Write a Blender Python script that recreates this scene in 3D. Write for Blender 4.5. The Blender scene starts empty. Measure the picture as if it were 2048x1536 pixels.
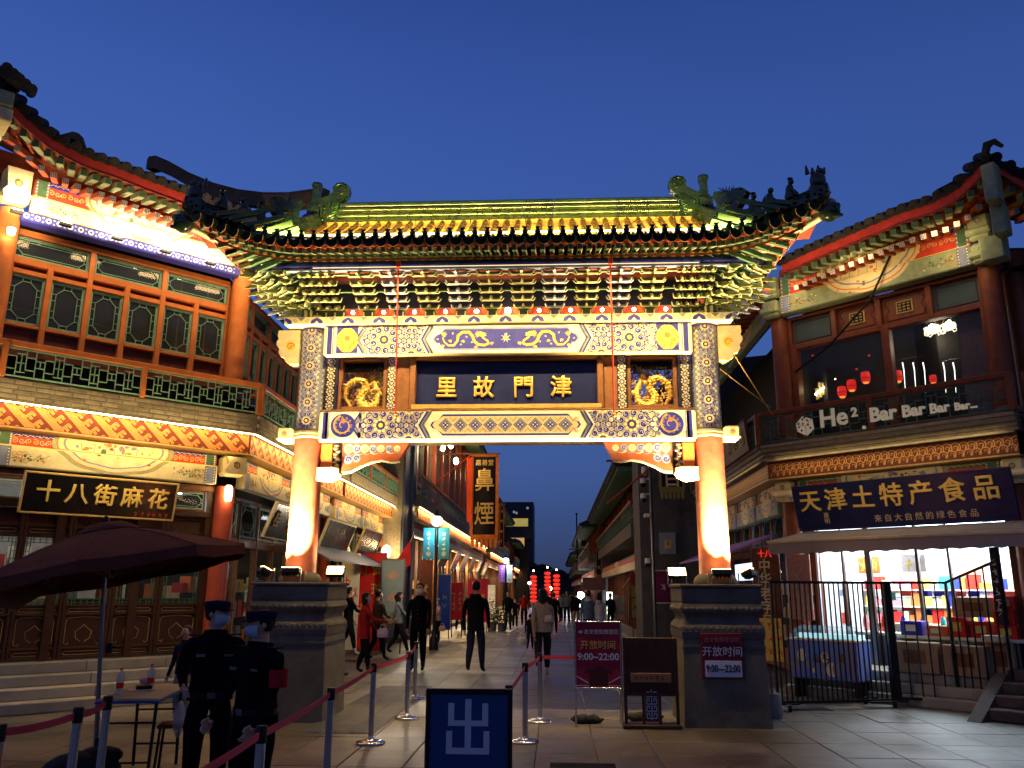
import bpy, math, random
import numpy as np
from math import sin, cos, pi, radians, atan2, sqrt
from mathutils import Vector, Matrix
random.seed(7)
SC = bpy.context.scene
COL = SC.collection

# ------------------------------------------------------------------ camera
F_PX, YAW, PITCH, ROLL, CAM_H = 1650.0, radians(3.0), radians(14.0), radians(-.3), 1.68
_f = Vector((-sin(YAW)*cos(PITCH), cos(YAW)*cos(PITCH), sin(PITCH)))
_r = Vector((cos(YAW), sin(YAW), 0)); _d = _f.cross(_r)
_r2 = _r*cos(ROLL)+_d*sin(ROLL); _d2 = -_r*sin(ROLL)+_d*cos(ROLL)
CAM = Vector((0, 0, CAM_H))
cam = bpy.data.cameras.new('camera'); cam.sensor_width = 36; cam.lens = F_PX/2048*36
cam.clip_start = .1; cam.clip_end = 2000
cam_o = bpy.data.objects.new('camera', cam); COL.objects.link(cam_o); SC.camera = cam_o
mw = Matrix(((_r2.x, -_d2.x, -_f.x, 0), (_r2.y, -_d2.y, -_f.y, 0), (_r2.z, -_d2.z, -_f.z, CAM_H), (0, 0, 0, 1)))
cam_o.matrix_world = mw

# ------------------------------------------------------------------ world: dusk sky
wd = bpy.data.worlds.new('World'); SC.world = wd; wd.use_nodes = True
nt = wd.node_tree; bg = nt.nodes['Background']
tc = nt.nodes.new('ShaderNodeTexCoord'); sx = nt.nodes.new('ShaderNodeSeparateXYZ')
nt.links.new(tc.outputs['Generated'], sx.inputs[0])
rp = nt.nodes.new('ShaderNodeValToRGB'); nt.links.new(sx.outputs['Z'], rp.inputs[0])
def s2l(c):
    return tuple(((x/255)/12.92 if x/255 <= .04045 else ((x/255+.055)/1.055)**2.4) for x in c)
cr = rp.color_ramp
stops = [(0, (38, 46, 70)), (.03, (50, 62, 96)), (.13, (60, 86, 142)), (.3, (63, 94, 164)), (.5, (54, 84, 156)), (.68, (38, 65, 134)), (1, (24, 42, 96))]
cr.elements[0].position = 0; cr.elements[0].color = (*s2l(stops[0][1]), 1)
cr.elements[1].position = 1; cr.elements[1].color = (*s2l(stops[-1][1]), 1)
for p, c in stops[1:-1]:
    e = cr.elements.new(p); e.color = (*s2l(c), 1)
sky = nt.nodes.new('ShaderNodeTexSky'); sky.sky_type = 'NISHITA'; sky.sun_disc = False
sky.sun_elevation = radians(-4); sky.sun_rotation = radians(200); sky.ozone_density = 4
ad = nt.nodes.new('ShaderNodeMixRGB'); ad.blend_type = 'ADD'; ad.inputs[0].default_value = .1
nt.links.new(rp.outputs[0], ad.inputs[1]); nt.links.new(sky.outputs[0], ad.inputs[2])
# the side where the sun went down (left of the street) stays a little brighter; faint thin haze streaks
mx = nt.nodes.new('ShaderNodeMapRange'); mx.inputs[1].default_value = -1; mx.inputs[2].default_value = 1; mx.inputs[3].default_value = 1.3; mx.inputs[4].default_value = .78
nt.links.new(sx.outputs['X'], mx.inputs[0])
mp = nt.nodes.new('ShaderNodeMapping'); mp.inputs['Scale'].default_value = (1.5, 1.5, 7); nt.links.new(tc.outputs['Generated'], mp.inputs[0])
nz = nt.nodes.new('ShaderNodeTexNoise'); nz.inputs['Scale'].default_value = 1.3; nz.inputs['Detail'].default_value = 4; nt.links.new(mp.outputs[0], nz.inputs['Vector'])
mz = nt.nodes.new('ShaderNodeMapRange'); mz.inputs[3].default_value = .93; mz.inputs[4].default_value = 1.08; nt.links.new(nz.outputs['Fac'], mz.inputs[0])
mm = nt.nodes.new('ShaderNodeMath'); mm.operation = 'MULTIPLY'; nt.links.new(mx.outputs[0], mm.inputs[0]); nt.links.new(mz.outputs[0], mm.inputs[1])
nt.links.new(ad.outputs[0], bg.inputs[0]); nt.links.new(mm.outputs[0], bg.inputs[1])
# added warm fill from behind, offsetting blue skylight: one very soft, very weak sun
sl = bpy.data.lights.new('sun', 'SUN'); sl.energy = .16; sl.angle = radians(150); sl.color = (1, .74, .42)
so = bpy.data.objects.new('sun', sl); COL.objects.link(so); so.rotation_euler = (radians(48), 0, radians(-14))
SC.view_settings.view_transform = 'Standard'; SC.view_settings.look = 'None'
SC.view_settings.exposure = 0; SC.view_settings.gamma = 1
SC.cycles.use_denoising = True
SC.cycles.max_bounces = 5; SC.cycles.diffuse_bounces = 3; SC.cycles.glossy_bounces = 3
SC.cycles.transmission_bounces = 4; SC.cycles.transparent_max_bounces = 6
SC.cycles.sample_clamp_indirect = 4; SC.cycles.sample_clamp_direct = 0
SC.cycles.caustics_reflective = False; SC.cycles.caustics_refractive = False

# ------------------------------------------------------------------ picking points on planes of the place
def ray(px, py):
    return _r2*((px-1024)/F_PX)+_d2*((py-768)/F_PX)+_f
def gp(px, py, z=0):
    d = ray(px, py); return CAM+d*((z-CAM_H)/d.z)
def yp(px, py, y):
    d = ray(px, py); return CAM+d*(y/d.y)

class Frame:
    """local (u along, v outward, w up) -> world"""
    def __init__(s, o, u, v):
        s.o = Vector((o[0], o[1], o[2] if len(o) > 2 else 0)); s.u = Vector((u[0], u[1], 0)).normalized(); s.v = Vector((v[0], v[1], 0)).normalized()
        s.M = Matrix(((s.u.x, s.v.x, 0, s.o.x), (s.u.y, s.v.y, 0, s.o.y), (0, 0, 1, s.o.z), (0, 0, 0, 1)))
    def px(s, px, py, v=0):
        d = ray(px, py); k = (s.o+s.v*v-CAM).dot(s.v)/d.dot(s.v); p = CAM+d*k-s.o
        return p.dot(s.u), p.z
    def P(s, u, v, w): return s.M @ Vector((u, v, w))
    def sub(s, u, v, w=0):
        f = Frame((0, 0), (s.u.x, s.u.y), (s.v.x, s.v.y)); f.o = s.P(u, v, w); f.M = s.M.copy(); f.M.translation = f.o; return f

# ------------------------------------------------------------------ materials
MATS = {}
def _bump(nt, b, scale, strength, dist=.01):
    n = nt.nodes.new('ShaderNodeTexNoise'); n.inputs['Scale'].default_value = scale; n.inputs['Detail'].default_value = 5
    g = nt.nodes.new('ShaderNodeNewGeometry'); nt.links.new(g.outputs['Position'], n.inputs['Vector'])
    bp = nt.nodes.new('ShaderNodeBump'); bp.inputs['Strength'].default_value = strength; bp.inputs['Distance'].default_value = dist
    nt.links.new(n.outputs['Fac'], bp.inputs['Height']); nt.links.new(bp.outputs[0], b.inputs['Normal'])
def mat(name, rgb, rough=.55, var=.25, scale=6, metal=0, bump=.25, bscale=60, emit=0, ecol=None, objvar=0, coat=0, grime=None, spec=.2):
    """painted or raw surface: base colour with blotchy wear, fine relief"""
    if name in MATS: return MATS[name]
    m = bpy.data.materials.new(name); m.use_nodes = True; nt = m.node_tree; b = nt.nodes['Principled BSDF']
    b.inputs['Roughness'].default_value = rough; b.inputs['Metallic'].default_value = metal
    b.inputs['Specular IOR Level'].default_value = spec
    if coat: b.inputs['Coat Weight'].default_value = coat; b.inputs['Coat Roughness'].default_value = .08
    col = (*rgb, 1); b.inputs['Base Color'].default_value = col
    if var:
        n = nt.nodes.new('ShaderNodeTexNoise'); n.inputs['Scale'].default_value = scale; n.inputs['Detail'].default_value = 6; n.inputs['Roughness'].default_value = .65
        g = nt.nodes.new('ShaderNodeNewGeometry'); nt.links.new(g.outputs['Position'], n.inputs['Vector'])
        r = nt.nodes.new('ShaderNodeValToRGB'); r.color_ramp.elements[0].position = .3; r.color_ramp.elements[1].position = .7
        lo = grime or tuple(c*(1-var) for c in rgb); hi = tuple(min(1, c*(1+var*.55)) for c in rgb)
        r.color_ramp.elements[0].color = (*lo, 1); r.color_ramp.elements[1].color = (*hi, 1)
        nt.links.new(n.outputs['Fac'], r.inputs[0]); out = r.outputs[0]
        if objvar:
            oi = nt.nodes.new('ShaderNodeObjectInfo'); hs = nt.nodes.new('ShaderNodeHueSaturation')
            mr = nt.nodes.new('ShaderNodeMapRange'); mr.inputs[3].default_value = 1-objvar; mr.inputs[4].default_value = 1+objvar
            nt.links.new(oi.outputs['Random'], mr.inputs[0]); nt.links.new(mr.outputs[0], hs.inputs['Value']); nt.links.new(out, hs.inputs['Color']); out = hs.outputs[0]
        nt.links.new(out, b.inputs['Base Color'])
        mr2 = nt.nodes.new('ShaderNodeMapRange'); mr2.inputs[3].default_value = max(0, rough-.12); mr2.inputs[4].default_value = min(1, rough+.12)
        nt.links.new(n.outputs['Fac'], mr2.inputs[0]); nt.links.new(mr2.outputs[0], b.inputs['Roughness'])
    if bump: _bump(nt, b, bscale, bump)
    if emit:
        b.inputs['Emission Color'].default_value = (*(ecol or rgb), 1); b.inputs['Emission Strength'].default_value = emit
    MATS[name] = m; return m
def lamp_mat(name, rgb, s):
    if name in MATS: return MATS[name]
    m = bpy.data.materials.new(name); m.use_nodes = True; b = m.node_tree.nodes['Principled BSDF']
    b.inputs['Base Color'].default_value = (.1, .1, .1, 1); b.inputs['Emission Color'].default_value = (*rgb, 1); b.inputs['Emission Strength'].default_value = s
    MATS[name] = m; return m
def glass_mat(name, rgb=(.02, .025, .03), alpha=.35, rough=.05):
    if name in MATS: return MATS[name]
    m = bpy.data.materials.new(name); m.use_nodes = True; b = m.node_tree.nodes['Principled BSDF']
    b.inputs['Base Color'].default_value = (*rgb, 1); b.inputs['Roughness'].default_value = rough; b.inputs['Alpha'].default_value = alpha
    MATS[name] = m; return m

# ------------------------------------------------------------------ mesh builder
IDM = Matrix.Identity(4)
class MB:
    def __init__(s, fr=None):
        s.V = []; s.F = []; s.FM = []; s.S = []; s.mats = []; s.setf(fr)
    def setf(s, fr):
        s.M = (fr.M if isinstance(fr, Frame) else fr) if fr is not None else IDM; s.neg = s.M.to_3x3().determinant() < 0; return s
    def mi(s, m):
        if m not in s.mats: s.mats.append(m)
        return s.mats.index(m)
    def add(s, vs, fs, m, smooth=False):
        b = len(s.V); k = s.mi(m); M = s.M
        s.V.extend([tuple(M @ Vector(v)) for v in vs]); seen = set()
        for f in fs:
            key = tuple(sorted(f))
            if key in seen: continue
            seen.add(key)
            s.F.append([b+i for i in (reversed(f) if s.neg else f)]); s.FM.append(k); s.S.append(smooth)
        return s
    def box(s, u0, u1, v0, v1, w0, w1, m, b=0, T=None):
        if u0 > u1: u0, u1 = u1, u0
        if v0 > v1: v0, v1 = v1, v0
        if w0 > w1: w0, w1 = w1, w0
        if b <= 0:
            vs = [(x, y, z) for x in (u0, u1) for y in (v0, v1) for z in (w0, w1)]
            fs = [(0, 1, 3, 2), (4, 6, 7, 5), (0, 4, 5, 1), (2, 3, 7, 6), (0, 2, 6, 4), (1, 5, 7, 3)]
        else:
            b = min(b, (u1-u0)*.49, (v1-v0)*.49, (w1-w0)*.49); vs = []; idx = {}
            for i, x in enumerate((u0, u1)):
                for j, y in enumerate((v0, v1)):
                    for k, z in enumerate((w0, w1)):
                        dx, dy, dz = (b if i == 0 else -b), (b if j == 0 else -b), (b if k == 0 else -b)
                        for a in range(3):
                            idx[i, j, k, a] = len(vs)
                            vs.append((x+(dx if a != 0 else 0), y+(dy if a != 1 else 0), z+(dz if a != 2 else 0)))
            I = idx; fs = []
            for i in (0, 1):
                q = [I[i, 0, 0, 0], I[i, 1, 0, 0], I[i, 1, 1, 0], I[i, 0, 1, 0]]; fs.append(q if i else q[::-1])
                q = [I[0, i, 0, 1], I[1, i, 0, 1], I[1, i, 1, 1], I[0, i, 1, 1]]; fs.append(q[::-1] if i else q)
                q = [I[0, 0, i, 2], I[1, 0, i, 2], I[1, 1, i, 2], I[0, 1, i, 2]]; fs.append(q if i else q[::-1])
            for p in (0, 1):
                for q_ in (0, 1):
                    q = [I[p, q_, 0, 0], I[p, q_, 1, 0], I[p, q_, 1, 1], I[p, q_, 0, 1]]; fs.append(q if p == q_ else q[::-1])
                    q = [I[p, 0, q_, 0], I[p, 0, q_, 2], I[p, 1, q_, 2], I[p, 1, q_, 0]]; fs.append(q if p == q_ else q[::-1])
                    q = [I[0, p, q_, 1], I[1, p, q_, 1], I[1, p, q_, 2], I[0, p, q_, 2]]; fs.append(q if p == q_ else q[::-1])
            for i in (0, 1):
                for j in (0, 1):
                    for k in (0, 1):
                        q = [I[i, j, k, 0], I[i, j, k, 1], I[i, j, k, 2]]; fs.append(q if (i+j+k) % 2 else q[::-1])
        if T is not None: vs = [tuple(T @ Vector(v)) for v in vs]
        return s.add(vs, fs, m)
    def prism(s, pts, v0, v1, m, plane='uw', T=None, smooth=False):
        """extrude a 2D outline (u,w) from v0 to v1"""
        n = len(pts); a = sum(pts[i][0]*pts[(i+1) % n][1]-pts[(i+1) % n][0]*pts[i][1] for i in range(n))
        if a < 0: pts = pts[::-1]
        if v0 > v1: v0, v1 = v1, v0
        if plane == 'uw': mk = lambda p, v: (p[0], v, p[1]); fl = False
        elif plane == 'uv': mk = lambda p, v: (p[0], p[1], v); fl = True
        else: mk = lambda p, v: (v, p[0], p[1]); fl = True
        vs = [mk(p, v0) for p in pts]+[mk(p, v1) for p in pts]
        A = list(range(n)); B = list(range(n, 2*n))[::-1]; sd = [(i, i+n, (i+1) % n+n, (i+1) % n) for i in range(n)]
        fs = [A, B]+sd
        if fl: fs = [f[::-1] for f in fs]
        if T is not None: vs = [tuple(T @ Vector(v)) for v in vs]
        return s.add(vs, fs, m, smooth)
    def cyl(s, p0, p1, r0, r1=None, m=None, n=12, caps=True, smooth=True):
        r1 = r0 if r1 is None else r1
        p0 = Vector(p0); p1 = Vector(p1); d = (p1-p0).normalized(); a = d.orthogonal().normalized(); b = d.cross(a)
        vs = [p0+(a*cos(2*pi*i/n)+b*sin(2*pi*i/n))*r0 for i in range(n)]+[p1+(a*cos(2*pi*i/n)+b*sin(2*pi*i/n))*r1 for i in range(n)]
        s.add(vs, [(i, (i+1) % n, (i+1) % n+n, i+n) for i in range(n)], m, smooth)
        if caps: s.add(vs, [tuple(range(n))[::-1], tuple(range(n, 2*n))], m)
        return s
    def lathe(s, c, prof, m, n=16, smooth=True, sy=1, a0=0, a1=2*pi, caps=True):
        c = Vector(c); full = abs(a1-a0-2*pi) < 1e-6; k = n if full else n+1; vs = []
        for r, z in prof:
            for i in range(k):
                a = a0+(a1-a0)*i/n; vs.append((c.x+r*cos(a), c.y+r*sin(a)*sy, c.z+z))
        fs = []
        for j in range(len(prof)-1):
            for i in range(n):
                i2 = (i+1) % k; fs.append((j*k+i, j*k+i2, (j+1)*k+i2, (j+1)*k+i))
        s.add(vs, fs, m, smooth)
        if caps and full:
            if prof[0][0] > 1e-4: s.add(vs[:k], [tuple(range(k))[::-1]], m)
            if prof[-1][0] > 1e-4: s.add(vs[-k:], [tuple(range(k))], m)
        return s
    def ball(s, c, r, m, n=12, k=8, T=None):
        rx, ry, rz = r if isinstance(r, (tuple, list)) else (r, r, r); vs = [(0, 0, -rz)]
        for j in range(1, k):
            t = -pi/2+pi*j/k
            for i in range(n): vs.append((rx*cos(t)*cos(2*pi*i/n), ry*cos(t)*sin(2*pi*i/n), rz*sin(t)))
        vs.append((0, 0, rz)); fs = [(0, 1+(i+1) % n, 1+i) for i in range(n)]
        for j in range(k-2):
            for i in range(n): fs.append((1+j*n+i, 1+j*n+(i+1) % n, 1+(j+1)*n+(i+1) % n, 1+(j+1)*n+i))
        L = len(vs)-1; fs += [(L, 1+(k-2)*n+i, 1+(k-2)*n+(i+1) % n) for i in range(n)]
        if T is not None: vs = [tuple(T @ Vector(v)) for v in vs]
        c = Vector(c); return s.add([tuple(Vector(v)+c) for v in vs], fs, m, True)
    def tube(s, pts, r, m, n=6, caps=True, smooth=True, flat=None):
        """sweep a circle (radius may be a list) along a path"""
        P = [Vector(p) for p in pts]; k = len(P); R = r if isinstance(r, (list, tuple)) else [r]*k; vs = []; prev = None
        for i in range(k):
            t = (P[min(i+1, k-1)]-P[max(i-1, 0)]).normalized()
            if prev is None: a = t.orthogonal().normalized()
            else: a = (prev-t*prev.dot(t)); a = a.normalized() if a.length > 1e-6 else t.orthogonal().normalized()
            prev = a; b = t.cross(a)
            for j in range(n):
                q = 2*pi*j/n; vs.append(P[i]+(a*cos(q)+b*sin(q))*R[i])
        fs = [(i*n+j, i*n+(j+1) % n, (i+1)*n+(j+1) % n, (i+1)*n+j) for i in range(k-1) for j in range(n)]
        s.add(vs, fs, m, smooth)
        if caps: s.add(vs[:n], [tuple(range(n))[::-1]], m); s.add(vs[-n:], [tuple(range(n))], m)
        return s
    def ribbon(s, pts, w, v, m, th=.004):
        """flat stroke of width w along 2D points (u,w) lying at depth v"""
        n = len(pts); L = []; R = []
        for i in range(n):
            a = pts[max(i-1, 0)]; b = pts[min(i+1, n-1)]; dx, dy = b[0]-a[0], b[1]-a[1]; l = sqrt(dx*dx+dy*dy) or 1
            hw = (w[i] if isinstance(w, (list, tuple)) else w)/2; nx, ny = -dy/l*hw, dx/l*hw
            L.append((pts[i][0]+nx, v, pts[i][1]+ny)); R.append((pts[i][0]-nx, v, pts[i][1]-ny))
        return s.add(R+L, [(i, i+1, n+i+1, n+i) if False else (i, n+i, n+i+1, i+1) for i in range(n-1)], m)
    def flat(s, pts, v, m):
        n = len(pts); a = sum(pts[i][0]*pts[(i+1) % n][1]-pts[(i+1) % n][0]*pts[i][1] for i in range(n))
        if a > 0: pts = pts[::-1]
        return s.add([(p[0], v, p[1]) for p in pts], [tuple(range(n))], m)
    def disc(s, cu, cw, r, v, m, n=14, sw=1, a0=0):
        return s.flat([(cu+r*cos(a0+2*pi*i/n), cw+sw*r*sin(a0+2*pi*i/n)) for i in range(n)], v, m)
    def rect(s, u0, u1, w0, w1, v, m):
        return s.flat([(u0, w0), (u1, w0), (u1, w1), (u0, w1)], v, m)
    def build(s, name, parent=None, keep=False):
        me = bpy.data.meshes.new(name); V = np.array(s.V) if s.V else np.zeros((1, 3))
        lo = V.min(0); hi = V.max(0); c = Vector(((lo[0]+hi[0])/2, (lo[1]+hi[1])/2, lo[2])) if not keep else Vector((0, 0, 0))
        me.from_pydata([tuple(v-np.array(c)) for v in V], [], s.F)
        for m in s.mats: me.materials.append(m)
        me.polygons.foreach_set('material_index', s.FM); me.polygons.foreach_set('use_smooth', s.S); me.update()
        o = bpy.data.objects.new(name, me); COL.objects.link(o); place(o, Matrix.Translation(c), parent); return o

WM = {}     # world matrices
def place(o, M, parent=None):
    WM[o.name] = M.copy()
    if parent is not None:
        o.parent = parent; o.matrix_basis = WM[parent.name].inverted() @ M
    else: o.matrix_basis = M
def thing(name, loc, label, cat, group=None, rot=0, M=None):
    o = bpy.data.objects.new(name, None); o.empty_display_size = .2; COL.objects.link(o)
    place(o, M if M is not None else Matrix.Translation(Vector(loc)) @ Matrix.Rotation(rot, 4, 'Z')); tag(o, label, cat, group); return o
def tag(o, label=None, cat=None, group=None, kind=None):
    if label: o['label'] = label
    if cat: o['category'] = cat
    if group: o['group'] = group
    if kind: o['kind'] = kind
    return o
def inst(src, M, parent=None, name=None):
    """another object sharing src's mesh, placed by world matrix M (relative to src's own placement if delta)"""
    o = bpy.data.objects.new(name or src.name.split('.')[0], src.data); COL.objects.link(o); place(o, M, parent); return o
def tmpl(name, mb):
    """mesh only (local coordinates kept)"""
    me = bpy.data.meshes.new(name); me.from_pydata(mb.V, [], mb.F)
    for m in mb.mats: me.materials.append(m)
    me.polygons.foreach_set('material_index', mb.FM); me.polygons.foreach_set('use_smooth', mb.S); me.update(); return me
def putm(name, me, M, parent=None):
    o = bpy.data.objects.new(name, me); COL.objects.link(o); place(o, M, parent); return o
def copy_thing(root, M, label, group=None):
    """copy a thing with its parts and sub-parts"""
    r = root.copy(); COL.objects.link(r); place(r, M); r['label'] = label
    if group: r['group'] = group
    kids = [o for o in CH.get(root.name, [])]
    def rec(src, dst):
        for ch in src.children:
            c = ch.copy(); COL.objects.link(c); c.parent = dst; WM[c.name] = WM[dst.name] @ c.matrix_basis; rec(ch, c)
    rec(root, r); return r
CH = {}
def T(x=0, y=0, z=0): return Matrix.Translation((x, y, z))
def RX(a): return Matrix.Rotation(a, 4, 'X')
def RY(a): return Matrix.Rotation(a, 4, 'Y')
def RZ(a): return Matrix.Rotation(a, 4, 'Z')
def SCL(x, y, z): return Matrix.Diagonal((x, y, z, 1))

TMP = bpy.data.scenes.new('workbench')
def tmp_mesh(o):
    TMP.collection.objects.link(o); vl = TMP.view_layers[0]; vl.update()
    return bpy.data.meshes.new_from_object(o.evaluated_get(vl.depsgraph))
def scribble(fr, cu, cw, size, m, parent, v, n=1, vertical=True, seed=0):
    """brush marks too small or blurred to read in the photograph"""
    p = Paint(fr, v); rnd = random.Random(seed)
    for k in range(n):
        x = cu+(0 if vertical else (k-(n-1)/2)*size*1.1); z = cw+(((n-1)/2-k)*size*1.1 if vertical else 0)
        for i in range(5):
            a = rnd.choice((0, .1, 1.57, 1.45, -.8, .8)); L = size*rnd.uniform(.2, .42); ox, oz = rnd.uniform(-.22, .22)*size, rnd.uniform(-.3, .3)*size
            p.line([(x+ox-L*cos(a), z+oz-L*sin(a)), (x+ox, z+oz+.03*size), (x+ox+L*cos(a), z+oz+L*sin(a))], [size*.07, size*.1, size*.04], m, 1+i)
    return p.build('lettering', parent)
# lettering: real glyph outlines, extruded; returns an object lying on the frame's front (u right, w up)
def text(body, fr, cu, cw, size, m, parent=None, v=0, name='lettering', ext=.004, bev=0, bold=0, rot=0, sx=1, shear=0, align='CENTER', spacing=1, vertical=False):
    if vertical: body = '\n'.join(body)
    c = bpy.data.curves.new('glyphs', 'FONT'); c.body = body; c.size = size; c.extrude = ext; c.bevel_depth = bev; c.offset = bold; c.shear = shear
    c.align_x = align; c.align_y = 'CENTER'; c.space_character = spacing; c.resolution_u = 3; c.bevel_resolution = 1
    c.space_line = spacing if vertical else 1
    o = bpy.data.objects.new('glyphs', c); me = tmp_mesh(o)
    bpy.data.objects.remove(o); me.materials.clear(); me.materials.append(m); me.name = name
    # FONT faces +Z; turn it to face the frame's outward v
    B = Matrix(((1, 0, 0, 0), (0, 0, 1, 0), (0, 1, 0, 0), (0, 0, 0, 1)))
    A = Matrix.Translation((cu, v+ext, cw)) @ B @ Matrix.Rotation(rot, 4, 'Z') @ Matrix.Diagonal((sx, 1, 1, 1))
    W = fr.M @ A
    me.transform(W)
    if W.to_3x3().determinant() < 0: me.flip_normals()
    n = len(me.vertices); co = np.empty(n*3); me.vertices.foreach_get('co', co); co = co.reshape(-1, 3)
    c0 = Vector(co.mean(0)) if n else Vector(); me.transform(Matrix.Translation(-c0))
    ob = bpy.data.objects.new(name, me); COL.objects.link(ob); place(ob, Matrix.Translation(c0), parent); return ob
def lamp(kind, loc, energy, color=(1, .72, .38), size=.1, target=None, spot=60, blend=.5, size_y=None, name='lamp_light', parent=None):
    l = bpy.data.lights.new(name, kind); l.energy = energy; l.color = color
    if kind == 'AREA':
        l.size = size
        if size_y: l.shape = 'RECTANGLE'; l.size_y = size_y
    else: l.shadow_soft_size = size
    if kind == 'SPOT': l.spot_size = radians(spot); l.spot_blend = blend
    o = bpy.data.objects.new(name, l); COL.objects.link(o); M = Matrix.Translation(Vector(loc))
    if target is not None:
        d = (Vector(target)-Vector(loc)).normalized(); M = M @ d.to_track_quat('-Z', 'Y').to_matrix().to_4x4()
    place(o, M, parent); return o
def arc(cx, cy, r, a0, a1, n=8, sy=1): return [(cx+r*cos(a0+(a1-a0)*i/n), cy+sy*r*sin(a0+(a1-a0)*i/n)) for i in range(n+1)]
def lerp(a, b, t): return a+(b-a)*t
# ------------------------------------------------------------------ materials of the place (base colours)
red_col = mat('red_lacquer', (.42, .075, .035), .38, .22, 5, bump=.12, coat=.15)
orange_wood = mat('vermilion_wood', (.44, .135, .035), .5, .25, 5, bump=.2)
dark_wood = mat('dark_red_wood', (.13, .035, .018), .5, .35, 6, bump=.25)
brown_wood = mat('brown_carved_wood', (.2, .085, .035), .5, .35, 6, bump=.3)
black_lac = mat('black_lacquer', (.008, .007, .007), .25, .2, 5, bump=.05)
navy_lac = mat('navy_lacquer', (.012, .016, .07), .35, .3, 4, bump=.1)
gold = mat('gold_leaf', (.75, .47, .11), .33, .2, 14, metal=.55, bump=.2)
gold_dull = mat('dull_gold_paint', (.5, .32, .1), .5, .3, 14, bump=.2)
cream = mat('cream_paint', (.68, .56, .29), .55, .2, 7, bump=.15)
white_p = mat('white_paint', (.74, .68, .5), .55, .15, 7, bump=.1)
blue_p = mat('ultramarine_paint', (.03, .032, .25), .55, .3, 9, bump=.15)
lblue_p = mat('pale_blue_paint', (.2, .23, .34), .55, .25, 9, bump=.15)
green_p = mat('green_paint', (.06, .13, .065), .55, .3, 9, bump=.2)
lgreen_p = mat('pale_green_paint', (.27, .31, .17), .55, .25, 9, bump=.2)
teal_p = mat('teal_lattice_paint', (.17, .31, .22), .55, .3, 9, bump=.2)
red_p = mat('red_paint', (.55, .05, .03), .55, .3, 6, bump=.15)
redb_p = mat('dull_red_board', (.32, .07, .035), .6, .35, 7, bump=.2)
orange_p = mat('orange_paint', (.62, .17, .04), .55, .25, 8, bump=.15)
yellow_p = mat('yellow_paint', (.78, .56, .1), .5, .2, 8, bump=.1)
black_p = mat('black_paint', (.02, .02, .022), .5, .3, 8, bump=.1)
grey_p = mat('outline_grey', (.16, .15, .17), .6, .2, 8, bump=0)
g_green = mat('green_glaze', (.03, .085, .022), .18, .5, 9, bump=.3, bscale=40, coat=.6, objvar=.25)
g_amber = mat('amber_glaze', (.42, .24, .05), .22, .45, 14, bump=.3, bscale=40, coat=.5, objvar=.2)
g_tube = mat('brown_amber_glaze', (.2, .10, .025), .25, .45, 14, bump=.3, bscale=40, coat=.4, objvar=.25)
g_dark = mat('shaded_green_glaze', (.012, .028, .014), .2, .4, 9, bump=.25, coat=.5, objvar=.2)  # green glaze darkened: shade of the backlit eave tiles put in colour
g_ridge = mat('ridge_glaze', (.022, .036, .008), .16, .6, 11, bump=.35, bscale=25, coat=.7, objvar=.25)
tile_grey = mat('grey_roof_tile', (.022, .02, .02), .7, .4, 12, bump=.4, objvar=.3)
plaster = mat('brown_ridge_plaster', (.13, .075, .04), .8, .4, 4, bump=.4)
stone = mat('grey_stone', (.115, .10, .08), .85, .4, 3, bump=.35, bscale=90, objvar=.08)
stone_l = mat('pale_step_stone', (.3, .27, .21), .8, .25, 3, bump=.35, bscale=90, objvar=.1)
stone_d = mat('dark_stone_band', (.05, .05, .055), .6, .2, 4, bump=.2)
brick_m = mat('grey_brick', (.2, .17, .12), .85, .3, 9, bump=.5, bscale=120, objvar=.28)
mortar = mat('mortar', (.13, .115, .09), .9, .3, 9, bump=.4)
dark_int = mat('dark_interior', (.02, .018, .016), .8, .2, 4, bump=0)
curtain = mat('grey_curtain', (.14, .14, .11), .8, .3, 5, bump=.2)
steel = mat('polished_steel', (.62, .62, .63), .16, .12, 20, metal=1, bump=.05)
steel_d = mat('brushed_dark_steel', (.16, .16, .17), .35, .15, 20, metal=1, bump=.1)
black_m = mat('black_metal', (.012, .012, .013), .42, .3, 20, metal=.3, bump=.1)
rubber = mat('black_rubber', (.012, .012, .012), .8, .2, 20, bump=.2)
cloth_blk = mat('black_uniform_cloth', (.005, .005, .007), .95, .3, 30, bump=.3, bscale=200, spec=.04)
cement = mat('cement', (.22, .21, .19), .85, .3, 8, bump=.5)
WARM = (1, .62, .24); WARM2 = (1, .74, .4); COOL = (.75, .9, 1)
led_w = lamp_mat('warm_led', (1, .66, .26), 14)
led_s = lamp_mat('warm_led_soft', (1, .72, .36), 5)
bulb_w = lamp_mat('warm_bulb', (1, .74, .36), 40)
flood_w = lamp_mat('flood_lamp_face', (1, .68, .25), 22)
cool_l = lamp_mat('cool_tube', (.8, .93, 1), 9)
pane_dark = glass_mat('window_glass', (.03, .035, .035), .55, .06)
pane_clear = glass_mat('clear_glass', (.05, .055, .06), .18, .03)
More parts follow.
